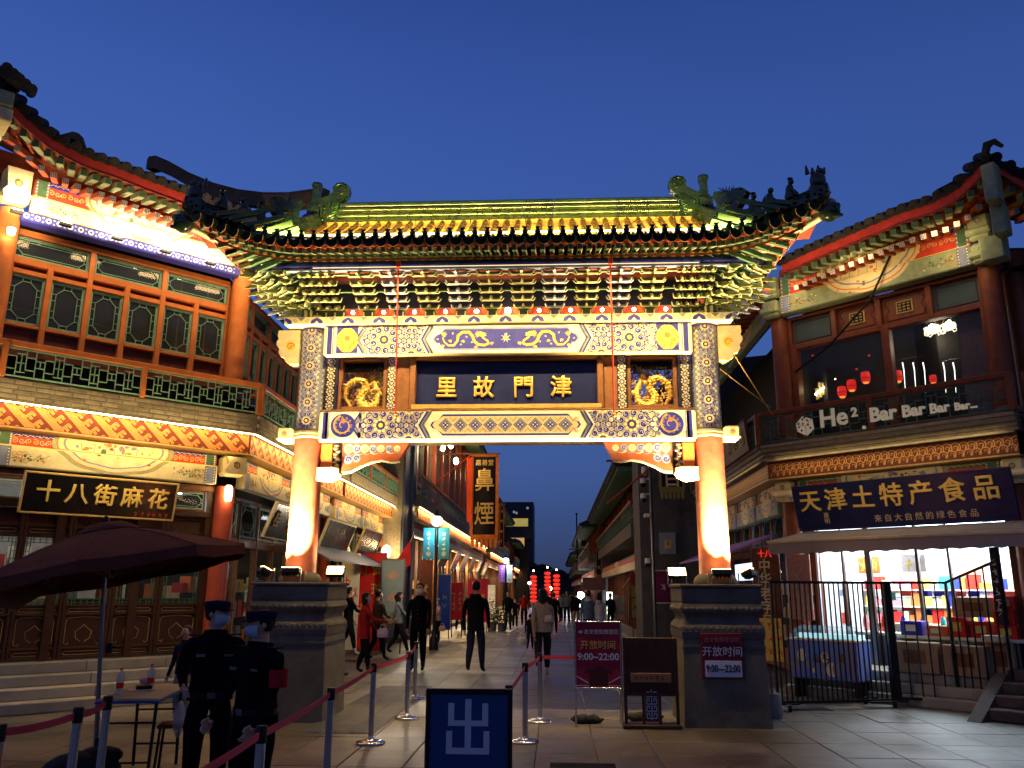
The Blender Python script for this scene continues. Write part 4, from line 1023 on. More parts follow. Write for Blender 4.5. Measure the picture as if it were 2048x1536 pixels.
for j in range(10):
    y = 8.2+j*SY
    for x in xs:
        if abs(x+.7) > 7.4: continue
        if j > 6 and abs(x+.7) > 4.6: continue
        if j < 0: continue
        M = T(x, y, rnd.uniform(-.0025, .0025)) @ RX(rnd.uniform(-.0018, .0018)) @ RY(rnd.uniform(-.0018, .0018))
        if rnd.random() < .5: M = M @ RZ(pi)
        putm('paving_slab', rnd.choice(me_s), M, ground)
# remaining paving joined
b = MB()
for j in range(-12, 60):
    y = 8.2+j*SY
    for i in range(-26, 27):
        x = i*SX+.1
        near = 0 <= j <= 9 and abs(x+.7) <= 7.4 and (j <= 6 or abs(x+.7) <= 4.6)
        if near or (j < -2 and abs(i) > 14) or (j > 22 and abs(x+.7) > 5.2): continue
        z = rnd.uniform(-.002, .002); g = .004
        b.add([(x-SX/2+g, y-SY/2+g, z), (x+SX/2-g, y-SY/2+g, z), (x+SX/2-g, y+SY/2-g, z), (x-SX/2+g, y+SY/2-g, z), (x-SX/2+g, y-SY/2+g, -.03), (x+SX/2-g, y-SY/2+g, -.03), (x+SX/2-g, y+SY/2-g, -.03), (x-SX/2+g, y+SY/2-g, -.03)], [(0, 1, 2, 3), (0, 4, 5, 1), (1, 5, 6, 2), (3, 7, 4, 0)], slab_m)
tag(b.build('far_paving', ground), kind='stuff')
b = MB(); b.add([(-5.4, 57.3, -.002), (4, 57.3, -.002), (4, 400, -.002), (-5.4, 400, -.002)], [(0, 1, 2, 3)], slab_m); tag(b.build('street'), kind='structure')
# tactile strips beyond the left plinth: ribbed pavers
tac = mat('ribbed_paver', (.14, .135, .12), .5, .25, 6, bump=.3, objvar=.1)
a = MB(); a.box(-.15, .15, -.15, .15, 0, .006, tac)
for k in range(6): a.box(-.14, .14, -.125+k*.05, -.10+k*.05, .006, .012, tac)
tp = tmpl('ribbed_paver', a)
for i in range(3):
    for k in range(16): putm('ribbed_paver', tp, T(-2.95+i*.31, 10.6+k*.31, .003), ground)
# drain cover at the bottom edge
q = gp(1165, 1530); b = MB(); b.box(q.x-.36, q.x+.36, q.y-.25, q.y+.05, .001, .012, cement, .004)
for k in range(9): b.box(q.x-.32, q.x+.32, q.y-.22+k*.028, q.y-.205+k*.028, .012, .016, rubber)
tag(b.build('drain_cover'), 'dark rectangular drain cover set in the paving at the bottom of the view', 'drain cover')
q = gp(1618, 1418); b = MB(); b.box(q.x-.3, q.x+.3, q.y-.2, q.y+.25, .001, .010, stone_d, .004); b.box(q.x-.25, q.x+.25, q.y-.15, q.y+.2, .010, .013, rubber); tag(b.build('drain_cover'), 'dark square cover plate in the paving behind the bar gate castors', 'drain cover')
# ================================================================== building kit
lat_m = teal_p
def fret_panel(fr, u0, u1, w0, w1, v, m, parent, name='lattice_panel', bar=.014, unit=.13):
    """Chinese fretwork: frame, verticals and stepped short bars"""
    b = MB(fr); b.box(u0, u1, v, v+.03, w1-.02, w1, m); b.box(u0, u1, v, v+.03, w0, w0+.02, m)
    n = max(2, round((u1-u0)/unit)); s = (u1-u0)/n; h = w1-w0
    for i in range(n+1):
        u = u0+i*s
        if i % 3 == 0: b.box(u-bar/2, u+bar/2, v, v+.02, w0, w1, m)
        elif i % 3 == 1: b.box(u-bar/2, u+bar/2, v, v+.02, w0+h*.0, w0+h*.72, m)
        else: b.box(u-bar/2, u+bar/2, v, v+.02, w0+h*.28, w1, m)
    for i in range(n):
        a, c = u0+i*s, u0+(i+1)*s
        lv = ((.28, .72), (.18, .5, .82), (.28, .72), (.4, .64))[i % 4]
        for q in lv: b.box(a, c, v, v+.018, w0+h*q-bar/2, w0+h*q+bar/2, m)
        if i % 2: b.box(a+s*.5-bar/2, a+s*.5+bar/2, v, v+.018, w0+h*lv[0], w0+h*lv[-1], m)
    return b.build(name, parent)
def octa_window(fr, u0, u1, w0, w1, v, parent, frame=None, lat=None, pane=None, back=None, fw=.045, wide=False, detail=True):
    frame = frame or orange_wood; lat = lat or lat_m
    b = MB(fr); bv = .008 if detail else 0
    for (a, c, d, e) in ((u0, u0+fw, w0, w1), (u1-fw, u1, w0, w1), (u0+fw, u1-fw, w0, w0+fw), (u0+fw, u1-fw, w1-fw, w1)): b.box(a, c, v-.03, v+.045, d, e, frame, bv)
    o = b.build('window', parent); a0, a1, c0, c1 = u0+fw, u1-fw, w0+fw, w1-fw; W, H = a1-a0, c1-c0
    b = MB(fr); t = .007
    for (a, c, d, e) in ((a0, a0+.018, c0, c1), (a1-.018, a1, c0, c1), (a0, a1, c0, c0+.018), (a0, a1, c1-.018, c1)): b.box(a, c, v, v+.02, d, e, lat)
    ix, iz = (min(W, H)*.16, min(W, H)*.16); k = min(W, H)*.22
    oct_ = [(a0+ix+k, c0+iz), (a1-ix-k, c0+iz), (a1-ix, c0+iz+k), (a1-ix, c1-iz-k), (a1-ix-k, c1-iz), (a0+ix+k, c1-iz), (a0+ix, c1-iz-k), (a0+ix, c0+iz+k)]
    def bar(p, q): b.tube([(p[0], v+.008, p[1]), (q[0], v+.008, q[1])], t, lat, 4, False, False)
    for i in range(8): bar(oct_[i], oct_[(i+1) % 8])
    bar(oct_[0], (oct_[0][0], c0)); bar(oct_[1], (oct_[1][0], c0)); bar(oct_[4], (oct_[4][0], c1)); bar(oct_[5], (oct_[5][0], c1))
    bar(oct_[2], (a1, oct_[2][1])); bar(oct_[3], (a1, oct_[3][1])); bar(oct_[6], (a0, oct_[6][1])); bar(oct_[7], (a0, oct_[7][1]))
    if not wide:
        m = (c0+c1)/2
        for s_ in (-.12, .12): bar((a0, m+s_*H), (a0+ix, m+s_*H)); bar((a1, m+s_*H), (a1-ix, m+s_*H))
    b.build('lattice', o)
    MB(fr).box(a0, a1, v-.012, v-.006, c0, c1, pane or pane_dark).build('pane', o)
    return o
def door_leaf(fr, u0, u1, w0, w1, v, parent, frame, glass_lo, glass_hi):
    b = MB(fr); fw = .055
    b.box(u0+.004, u0+fw, v-.03, v+.04, w0, w1, frame, .006); b.box(u1-fw, u1-.004, v-.03, v+.04, w0, w1, frame, .006)
    for z in (w0, w0+.14, glass_lo-.16, glass_lo-.03, glass_hi, glass_hi+.16, w1-.05): b.box(u0+fw, u1-fw, v-.025, v+.035, z, z+.035, frame, .005)
    b.box(u0+fw, u1-fw, v-.015, v+.0, w0, glass_lo, frame); b.box(u0+fw, u1-fw, v-.015, v+.0, glass_hi, w1, frame)
    o = b.build('door', parent); c = (u0+u1)/2; hw = (u1-u0)/2-fw-.03
    b = MB(fr)      # raised carving
    def oval(z, h): b.tube([(c-hw+h, v+.004, z-h), (c+hw-h, v+.004, z-h), (c+hw, v+.004, z), (c+hw-h, v+.004, z+h), (c-hw+h, v+.004, z+h), (c-hw, v+.004, z), (c-hw+h, v+.004, z-h)], .006, gold_dull, 4)
    oval(w0+.085, .025); oval(glass_lo-.08, .025); oval(glass_hi+.1, .025)
    z0, z1 = w0+.2, glass_lo-.2; m = (z0+z1)/2
    b.tube([(c-hw, v+.004, z0+.03), (c-hw-.0, v+.004, z1-.03), (c-hw+.04, v+.004, z1), (c, v+.004, z1+.02), (c+hw-.04, v+.004, z1), (c+hw, v+.004, z1-.03), (c+hw, v+.004, z0+.03), (c+hw-.05, v+.004, z0), (c+hw-.07, v+.004, z0+.04)], .005, gold_dull, 4)
    b.tube([(c-hw, v+.004, z0+.03), (c-hw+.05, v+.004, z0), (c-hw+.07, v+.004, z0+.04)], .005, gold_dull, 4)
    b.tube([(c-.03, v+.004, z0+.05), (c-.1, v+.004, z0+.1), (c-.12, v+.004, m), (c-.05, v+.004, m+.05), (c, v+.004, m+.1), (c+.05, v+.004, m+.05), (c+.12, v+.004, m), (c+.1, v+.004, z0+.1), (c+.03, v+.004, z0+.05)], .005, gold_dull, 4)
    tag(b.build('door_carving', o), kind='stuff')
    b = MB(fr); a0, a1 = u0+fw, u1-fw
    for u in (a0+.02, a0+.07, a1-.07, a1-.02): b.box(u-.006, u+.006, v, v+.018, glass_lo, glass_hi, green_p)
    for k in range(3):
        for z in (glass_lo+.03+.05*k, glass_hi-.03-.05*k):
            if k < 2: b.box(a0, a1, v, v+.018, z, z+.01, green_p)
    for k in range(5): u = lerp(a0+.07, a1-.07, (k+.5)/5); b.box(u-.006, u+.006, v, v+.018, glass_lo, glass_lo+.09, green_p); b.box(u-.006, u+.006, v, v+.018, glass_hi-.09, glass_hi, green_p)
    for k in range(8): z = lerp(glass_lo+.1, glass_hi-.1, k/7); b.box(a0, a0+.07, v, v+.018, z, z+.01, green_p); b.box(a1-.07, a1, v, v+.018, z, z+.01, green_p)
    b.build('lattice', o); MB(fr).box(a0, a1, v-.02, v-.014, glass_lo, glass_hi, pane_clear).build('pane', o)
    return o
def mural_beam(fr, u0, u1, w0, wm, w1, v, parent, warm=True, seed=0, low=None):
    """round painted tie beams with a scalloped half-medallion across both"""
    lo = low or cream
    MB(fr).box(u0, u1, v-.12, v, wm+.012, w1, redb_p, .02).build('painted_beam', parent); MB(fr).box(u0, u1, v-.12, v+.05, w0, wm, lo, .02).build('painted_beam', parent)
    MB(fr).box(u0, u1, v-.12, v+.03, wm+.001, wm+.011, yellow_p).build('beam_fillet', parent)
    rnd = random.Random(seed); c = (u0+u1)/2; L = u1-u0; R = min(L*.24, 1.0)
    p = Paint(fr, v+.0505, (u0, u1, w0+.01, wm-.01))
    H = w1-w0
    def half(r, zz, n=26, wob=.045):
        P = []
        for i in range(n+1):
            a = pi+pi*i/n; rr = 1+wob*abs(sin(a*5)); P.append((c+r*rr*cos(a), w1-.02+(zz)*rr*sin(a)))
        return P
    zr = H*.93
    def coats(p, base):
        p.poly(half(R*1.12, zr), lgreen_p if lo is cream else cream, base); p.poly(half(R*1.05, zr*.93), orange_p if warm else lblue_p, base+1); p.poly(half(R*1.02, zr*.90), cream, base+2)
        p.poly(half(R*.93, zr*.8), lblue_p, base+3); p.poly(half(R*.89, zr*.76), cream, base+4)
    coats(p, 2)
    for k in range(16):
        x = rnd.uniform(c-R*.7, c+R*.7); z = rnd.uniform(w0, wm); m_ = rnd.choice((green_p, orange_p, brown_wood, lgreen_p))
        if k < 10: p.circ(x, z+.06, rnd.uniform(.01, .035), m_, 8, 7, .6)
    for sg in (-1, 1):
        x0 = c+sg*R*1.2; x1 = c+sg*(L/2-.25)
        for k in range(7):
            x = lerp(x0, x1, (k+.5)/7); z = (w0+wm)/2
            p.line([(x-.06, z-.03), (x, z+.04*sin(k*2)), (x+.07, z+.05*cos(k*3))], .006, green_p, 3)
            for q in range(4): p.circ(x+rnd.uniform(-.07, .07), z+rnd.uniform(-.07, .07), rnd.uniform(.008, .02), rnd.choice((green_p, orange_p, green_p, white_p)), 4, 6)
            if k > 3: p.swirl(x, z+.04, .05, gold_dull, 3, sg, a0=k); p.swirl(x+.02, z-.05, .045, gold_dull, 3, -sg, a0=k)
        e = c+sg*(L/2-.13)
        p.box2(min(e-.1, e+.1), max(e-.1, e+.1), w0, wm, lblue_p, 5)
        for q in (-.07, .07):
            p.box2(e+q-.018, e+q+.018, w0, wm, grey_p, 6)
            for i in range(6): p.circ(e+q, w0+.03+i*(wm-w0-.04)/6, .012, white_p, 7, 7)
    p.build('mural', parent)
    p = Paint(fr, v+.0005, (u0, u1, wm+.02, w1-.01)); 
    for sg in (-1, 1):
        x0 = c+sg*R*.9; x1 = c+sg*(L/2-.22)
        p.box2(min(x0, x1), max(x0, x1), wm, w1-.25*(w1-wm), red_p, 1); p.box2(min(x0, x1), max(x0, x1), w1-.3*(w1-wm), w1, blue_p if seed % 2 == 0 else green_p, 2)
        for k in range(8): x = lerp(x0, x1, (k+.5)/8); p.swirl(x, (wm+w1)/2-.02, .045, yellow_p if k % 3 else cream, 3, sg, a0=k*2.1, wd=.22); p.circ(x+.05, w1-.04, .012, yellow_p, 3, 6); p.line([(x-.03, w1-.06), (x+.01, w1-.03), (x+.05, w1-.05)], .008, cream, 3)
        p.poly([(x0-sg*.05, wm), (x0+sg*.18, wm+.3*(w1-wm)), (x0+sg*.1, w1), (x0-sg*.3, w1), (x0-sg*.3, wm)], cream, 4)
        e = c+sg*(L/2-.13); p.box2(min(e-.09, e+.09), max(e-.09, e+.09), wm, w1, green_p, 4)
        for q in (-.08, .08):
            p.box2(e+q-.018, e+q+.018, wm, w1, grey_p, 5)
            for i in range(5): p.circ(e+q, wm+.03+i*(w1-wm-.04)/5, .012, white_p, 6, 7)
    coats(p, 8)
    for k in range(30):
        x = rnd.uniform(c-R*.75, c+R*.75); z = rnd.uniform(wm+.04, w1-.05); p.circ(x, z, rnd.uniform(.01, .05), rnd.choice((green_p, brown_wood, lgreen_p, orange_p, lblue_p)), 14, 7, rnd.uniform(.3, 1.2))
    for k in range(6): x = c-R*.6+k*R*.2; p.line([(x, wm+.03), (x+rnd.uniform(-.05, .05), lerp(wm, w1, .7))], .008, brown_wood, 15)
    p.build('mural', parent)
def eave(parent, fr, pts, ov, sp=.2, fascia=red_p, deep=1.0, slope=.42, tm=None, fan=None, cap=None, endL=None):
    """pts: (u, w) samples of the drip line at depth ov"""
    us = [p[0] for p in pts]
    def W(u):
        for i in range(len(pts)-1):
            if pts[i][0] <= u <= pts[i+1][0] or i == len(pts)-2:
                t = (u-pts[i][0])/(pts[i+1][0]-pts[i][0]); return lerp(pts[i][1], pts[i+1][1], t)
    n = int((us[-1]-us[0])/sp); b = MB(fr); s = MB(fr)
    for k in range(n+1):
        u = us[0]+k*sp; f = fan(u) if fan else 0
        M = along(fr.M, (u, ov, W(u)+.03), (f, 1), tilt=.42) @ SCL(1.5, 1.15, 1.5)
        putm('eave_tile', TG['end'], M, parent)
        if k < n: putm('drip_tile', TG['drip'], along(fr.M, (u+sp/2, ov, W(u+sp/2)), (f, 1), tilt=.3) @ SCL(1.15, 1.1, .8), parent)
    m = 40; F = []
    for i in range(m):
        a, c = lerp(us[0], us[-1], i/m), lerp(us[0], us[-1], (i+1)/m); wa, wc = W(a), W(c)
        sc = .03*abs(sin(i*1.57))
        b.add([(a, ov-.06, wa-.2), (c, ov-.06, wc-.2), (c, ov-.06, wc+.02), (a, ov-.06, wa+.02)], [(0, 1, 2, 3), (3, 2, 1, 0)], fascia)
        s.add([(a, ov-.04, wa-.21), (c, ov-.04, wc-.21), (c, -.3, lerp(wc, min(W(x) for x in us), .6)+.25), (a, -.3, lerp(wa, min(W(x) for x in us), .6)+.25)], [(0, 1, 2, 3), (3, 2, 1, 0)], redb_p)
        s.add([(a, ov-.03, wa+.02), (c, ov-.03, wc+.02), (c, -deep, wc+deep*.5), (a, -deep, wa+deep*.5)], [(0, 1, 2, 3), (3, 2, 1, 0)], tile_grey)
    b.build('fascia_board', parent); s.build('roof', parent)
    k = 0; u = us[0]+.06
    while u < us[-1]:
        f = fan(u) if fan else 0; w = W(u)
        putm('flying_rafter', TG['fly'], along(fr.M, (u, ov-.12, w-.27), (f, 1), tilt=.22), parent)
        putm('eave_rafter', TG['rafter'], along(fr.M, (u, ov-.42, w-.40), (f, 1), tilt=.25), parent); u += sp*.95
    return W
TG = {}
a = MB(); a.cyl((0, 0, 0), (0, .3, .0), .05, .05, tile_grey, 12); a.cyl((0, -.014, 0), (0, 0, 0), .055, .05, tile_grey, 12); a.tube([(.04*cos(i), -.016, .04*sin(i)) for i in range(7)], .005, tile_grey, 4); TG['end'] = tmpl('eave_tile', a)
a = MB(); a.prism(dp, 0, .016, tile_grey); a.box(-.08, .08, 0, .24, -.01, .004, tile_grey); TG['drip'] = tmpl('drip_tile', a)
a = MB(); a.box(-.05, .05, 0, .5, -.05, .05, lgreen_p); a.box(-.045, .045, -.004, 0, -.045, .045, green_p); TG['fly'] = tmpl('flying_rafter', a)
a = MB(); a.box(-.045, .045, 0, .5, -.045, .045, redb_p); a.box(-.042, .042, -.004, 0, -.042, .042, white_p); a.box(-.035, .035, -.006, -.004, -.035, .035, blue_p)
for q in (-.015, .015): a.box(q-.004, q+.004, -.008, -.006, -.03, .03, white_p); a.box(-.03, .03, -.008, -.006, q-.004, q+.004, white_p)
TG['rafter'] = tmpl('eave_rafter', a)
BR = []
for k in range(3):
    a = MB(); a.box(-.117+.004*k, .117, -.05, .0, 0, .058, brick_m, .006); BR.append(tmpl('brick', a))
def brick_band(fr, u0, u1, w0, w1, v, parent, single=True, wall=None):
    MB(fr).box(u0, u1, v-.3, v-.008, w0, w1, mortar).build('band_core', parent)
    rows = max(1, int((w1-w0)/.068)); rnd = random.Random(int(u0*7+w0*13)); jb = MB(fr)
    for r in range(rows):
        u = u0+(.06 if r % 2 else .12); 
        while u < u1-.1:
            if single: putm('brick', BR[rnd.randrange(3)], fr.M @ T(u, rnd.uniform(-.004, .004)+v, w0+.006+r*(w1-w0)/rows), parent)
            else: jb.box(u-.115, u+.115, v-.01, v+rnd.uniform(0, .006), w0+.006+r*.068, w0+.064+r*.068, brick_m)
            u += .245
    if not single and jb.V: tag(jb.build('bricks', parent), kind='stuff')
def fret_band(fr, u0, u1, w0, w1, v, parent):
    MB(fr).box(u0, u1, v-.03, v, w0, w1, mat('dark_fret_board', (.14, .025, .012), .6, .3, 7)).build('fret_board', parent)
    p = Paint(fr, v, (u0, u1, w0+.01, w1-.01)); h = w1-w0; k = 0; u = u0-h
    U = .40
    while u < u1+h:
        for d in (0, .075):
            p.line([(u+d, w1+.02), (u+d+h+.04, w0-.02)], .046, gold_dull, 1); p.line([(u+d, w1+.02), (u+d+h+.04, w0-.02)], .034, orange_p, 2)
        for i in range(-1, 4):
            z = w1-.07-i*.115; x = u+(w1-z)+.115
            for m_, w_, l_ in ((gold_dull, .04, 3), (orange_p, .028, 4)):
                p.line([(x, z), (x+.085, z+.085)], w_, m_, l_); p.line([(x+.085, z+.085), (x+.125, z+.045)], w_, m_, l_); p.line([(x, z), (x-.03, z+.03)], w_, m_, l_)
                p.line([(x+.04, z+.04), (x+.09, z-.01)], w_, m_, l_)
        u += U
    p.build('fretwork', parent)
def led_line(fr, u0, u1, v, w, parent, power=14, col=(1, .66, .26), strength=led_w, tv=-.1, tw=-.7, beads=True):
    MB(fr).box(u0, u1, v-.02, v+.01, w-.01, w+.012, strength).build('led_strip', parent)
    if beads:
        b = MB(fr); u = u0+.05
        while u < u1: b.ball((u, v+.012, w-.012), (.018, .014, .018), strength, 6, 4); u += .11
        tag(b.build('led_beads', parent), kind='stuff')
    n = max(1, round((u1-u0)/4))
    for i in range(n):
        a0, a1 = lerp(u0, u1, i/n), lerp(u0, u1, (i+1)/n); p0 = fr.P((a0+a1)/2, v+.05, w-.04); p1 = fr.P((a0+a1)/2, v+tv-.3, w+tw)
        l = bpy.data.lights.new('led_light', 'AREA'); l.shape = 'RECTANGLE'; l.size = a1-a0; l.size_y = .05; l.energy = power*(a1-a0)/4; l.color = col
        o = bpy.data.objects.new('led_light', l); COL.objects.link(o); z = (p0-p1).normalized(); x = fr.u.copy(); y = z.cross(x)
        place(o, Matrix(((x.x, y.x, z.x, p0.x), (x.y, y.y, z.y, p0.y), (x.z, y.z, z.z, p0.z), (0, 0, 0, 1))), parent)
def col_round(fr, u, v, r, w0, w1, m, parent, cap=True):
    b = MB(fr); b.lathe((u, v, 0), [(r, w0+.12), (r*.97, w1)], m, 22); o = b.build('column', parent)
    b = MB(fr); b.lathe((u, v, 0), [(r*1.45, w0), (r*1.5, w0+.05), (r*1.2, w0+.1), (r*1.02, w0+.13)], stone, 20); b.build('column_base', parent)
    return o

# ================================================================== left corner building
CL = (-5.77, 14.38)
L1 = Frame(CL, (1, 1), (1, -1)); L2 = Frame(CL, (0, 1), (1, 0))
bl = thing('corner_building', (CL[0]-2, CL[1]+1, 0), 'left corner building with vermilion windows, glowing mural beams, balcony and brown carved doors', 'building')
UL0 = -4.6
EXT2 = 13.0
door_wood = mat('dark_carved_wood', (.045, .018, .008), .5, .35, 6, bump=.3)
# body walls behind everything
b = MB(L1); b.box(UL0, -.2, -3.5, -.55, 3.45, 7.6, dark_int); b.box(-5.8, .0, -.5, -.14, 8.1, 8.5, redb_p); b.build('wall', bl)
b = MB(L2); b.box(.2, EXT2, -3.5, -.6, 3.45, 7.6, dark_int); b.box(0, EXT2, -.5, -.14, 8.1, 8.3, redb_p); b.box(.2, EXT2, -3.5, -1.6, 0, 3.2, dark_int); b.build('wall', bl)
def bays(fr, u0, u1, parent, lit, first, det):
    """one facade of the corner building between u0 and u1"""
    f0, u0_ = u0, u0
    if first == 'corner': f0 = u0-.42
    MB(fr).box(f0+.1, u1+.2, -.6, .5, 4.66, 4.72, mortar).build('balcony_floor', parent)
    brick_band(fr, f0, u1+(.35 if fr is L1 else 0), 4.37, 4.67, .55, parent, single=det)
    MB(fr).box(f0+.03, u1+(.35 if fr is L1 else 0), -.3, .52, 4.34, 4.368, mortar).build('band_soffit', parent)
    # rail, posts, lattice
    MB(fr).box(f0, u1+(.37 if fr is L1 else 0), .5, .58, 5.15, 5.25, orange_wood, .015).build('hand_rail', parent)
    g1 = u1+(.35 if fr is L1 and u1 > -1 else 0); n = max(1, round((g1-f0)/1.95)); s = (g1-f0)/n; W0 = u0; u0 = f0
    for i in range(n+1):
        u = u0+i*s; MB(fr).box(u-.04, u+.04, .5, .585, 4.675, 5.2, orange_wood, .01).build('rail_post', parent)
    for i in range(n): fret_panel(fr, u0+i*s+.04, u0+(i+1)*s-.04, 4.70, 5.14, .53, lat_m, parent)
    u0 = W0
    # window band
    MB(fr).box(u0, u1, -.5, -.36, 5.25, 5.42, dark_wood).build('sill_wall', parent)
    b = MB(fr); b.box(u0, u1, -.45, -.31, 5.70, 5.76, orange_wood, .01); b.box(u0, u1, -.46, -.30, 6.58, 6.66, orange_wood, .01); b.box(u0, u1, -.46, -.30, 6.74, 6.86, orange_wood, .01); b.box(u0, u1, -.46, -.28, 7.22, 7.33, orange_wood, .01)
    b.box(u0, u1, -.45, -.40, 5.42, 5.70, dark_wood); b.box(u0, u1, -.45, -.40, 6.66, 6.74, dark_wood); b.build('window_rail', parent)
    nw = max(2, round((u1-u0)/.58)); nw += nw % 2; sw = (u1-u0)/nw
    for i in range(nw+1):
        u = u0+i*sw; MB(fr).box(u-.045, u+.045, -.47, -.29, 5.42, 6.78 if i % 2 else 7.24, orange_wood, .01).build('window_post', parent)
    for i in range(nw):
        octa_window(fr, u0+i*sw+.046, u0+(i+1)*sw-.046, 5.765, 6.575, -.38, parent, teal_p, lat_m, fw=.02, detail=det)
    for i in range(nw//2): octa_window(fr, u0+i*2*sw+.046, u0+(i+1)*2*sw-.046, 6.865, 7.215, -.38, parent, teal_p, lat_m, fw=.02, wide=True, detail=det)
    b = MB(fr); b.box(u0, u1, -.66, -.64, 5.7, 7.25, curtain); rnd = random.Random(int(u0*3)+9); u = u0+.1
    while u < u1-.1:       # folds of drawn and half drawn curtains, inner window bars
        if rnd.random() < .55:
            for q in range(rnd.randint(2, 6)): b.cyl((u+q*.045, -.60, 5.75), (u+q*.045, -.60, 7.2), .026, .022, curtain, 6, False)
        if rnd.random() < .6: b.box(u+.2, u+.225, -.55, -.53, 5.75, 7.2, cream)
        if rnd.random() < .5: b.box(u, u+.5, -.55, -.53, 6.05, 6.07, lgreen_p)
        u += .5
    o_ = b.build('curtain', parent)
    # painted eave beams
    MB(fr).box(u0, u1, -.2, .06, 7.34, 7.50, blue_p, .02).build('painted_beam', parent)
    p = Paint(fr, .0605, (u0, u1, 7.35, 7.5))
    for k in range(int((u1-u0)/.16)):
        x = u0+.08+k*.16; p.circ(x, 7.425, .045, white_p, 1, 8); p.circ(x, 7.425, .025, blue_p, 2, 8); p.circ(x+.08, 7.46, .02, lblue_p, 1, 6); p.circ(x+.08, 7.39, .02, lblue_p, 1, 6)
    p.build('mural', parent)
    k = max(1, round((u1-u0)/3.8)); sk = (u1-u0)/k
    for i in range(k): mural_beam(fr, u0+i*sk+.12, u0+(i+1)*sk-.12, 7.51, 7.80, 8.12, .02, parent, seed=2*i)
    # fret and lower murals
    fret_band(fr, f0+.06, u1+(.30 if fr is L1 else 0), 3.99, 4.33, .38, parent)
    MB(fr).box(f0+.06, u1+(.3 if fr is L1 else 0), .0, .40, 3.965, 3.988, gold_dull).build('fillet', parent)
    for i in range(k): mural_beam(fr, u0+i*sk+.12, u0+(i+1)*sk-.12, 3.43, 3.745, 3.96, .1, parent, seed=2*i)
bays(L1, -3.82, -.18, bl, True, True, True)
bays(L2, .20, 6.4, bl, True, 'corner', True)
bays(L2, 6.6, EXT2, bl, True, False, False)
bays(L1, -7.6, -4.1, bl, True, True, False) if False else None
for u in (-3.95, -.06):
    col_round(L1, u, -.1, .17, 5.2, 7.5, orange_wood, bl); col_round(L1, u, -.02, .17, .6, 3.42, red_col, bl)
for u in (6.5, EXT2): col_round(L2, u, -.1, .16, 5.2, 7.5, orange_wood, bl); col_round(L2, u, -.02, .16, .15, 3.42, red_col, bl)
# the part left of the far column, cut by the picture's edge
bays(L1, -5.6, -4.1, bl, True, True, False)
for u in (-3.95, -.02, ):      # carved capitals with cloud-shaped beam ends
    for (z0, z1) in ((3.6, 3.95), (7.55, 8.1)):
        b = MB(L1); b.box(u-.2, u+.2, -.1, .2, z0, z1, cream, .05); b.prism([(u-.17, z0+.02), (u+.17, z0+.02), (u+.2, z0+.1), (u+.14, z0+.2), (u+.18, z1-.03), (u-.18, z1-.03), (u-.14, z0+.2), (u-.2, z0+.1)], .2, .3, cream)
        o = b.build('capital', bl); p = Paint(L1, .3005); p.circ(u, (z0+z1)/2, .06, brown_wood, 1, 10); p.circ(u, (z0+z1)/2, .04, gold_dull, 2, 8); p.swirl(u-.02, (z0+z1)/2+.02, .05, green_p, 3); p.build('capital_painting', o)
# eaves: drip line read off the photograph on the plane one metre out
pxs = [(0, 160), (26, 192), (53, 219), (78, 241), (100, 260), (126, 276), (152, 290), (176, 302), (198, 311), (220, 318), (242, 326), (261, 334), (300, 350), (366, 375), (430, 400), (520, 432)]
pl_ = [L1.px(x, y, 1.0) for x, y in pxs]
pl_ = [(u, w-.05) for u, w in pl_]
Wl = eave(bl, L1, pl_, 1.0, .19, fan=lambda u: max(-1, -max(0, (-3.0-u))*.5))
eave(bl, L2, [(.55, pl_[-1][1]), (2, 7.95), (6, 7.98), (EXT2, 8.0)], 1.0, .3)
# corner rafter and corner ornament at the left end, hip ridges
b = MB(L1); b.box(pl_[0][0]+.02, pl_[0][0]+.22, .2, 1.12, pl_[0][1]-.62, pl_[0][1]-.4, cream, .02); b.box(pl_[0][0], pl_[0][0]+.2, .5, 1.16, pl_[0][1]-.4, pl_[0][1]-.16, lgreen_p, .02)
b.build('corner_rafter', bl)
b = MB(L1); c0 = Vector((pl_[0][0]+.05, 1.0, pl_[0][1]+.08))
for i in range(5): b.cyl(tuple(c0+Vector((.09*i, .1, .16-.05*i))), tuple(c0+Vector((.05+.09*i, -.3, .3-.05*i))), .075, .075, tile_grey, 12)
b.box(c0.x-.15, c0.x+.25, c0.y-.3, c0.y+.08, c0.z-.05, c0.z+.2, tile_grey, .06); b.build('corner_tile_figure', bl)
def world_ridge(pts, h, th, m, parent, name='hip_ridge'):
    b = MB(); 
    for i in range(len(pts)-1):
        p0, p1 = Vector(pts[i]), Vector(pts[i+1]); d = (p1-p0); y = Vector((0, 0, 1)).cross(d).normalized()*th
        for hh, w_ in ((0, 1), (h*.8, .8)):
            z0 = Vector((0, 0, hh)); z1 = Vector((0, 0, h*.8 if hh == 0 else h)); yy = y*w_
            vs = [p0-yy+z0, p0+yy+z0, p0+yy+z1, p0-yy+z1, p1-yy+z0, p1+yy+z0, p1+yy+z1, p1-yy+z1]
            b.add([tuple(v) for v in vs], [(0, 1, 2, 3), (7, 6, 5, 4), (1, 5, 6, 2), (0, 3, 7, 4), (3, 2, 6, 7), (0, 4, 5, 1)], m, False)
    return b.build(name, parent)
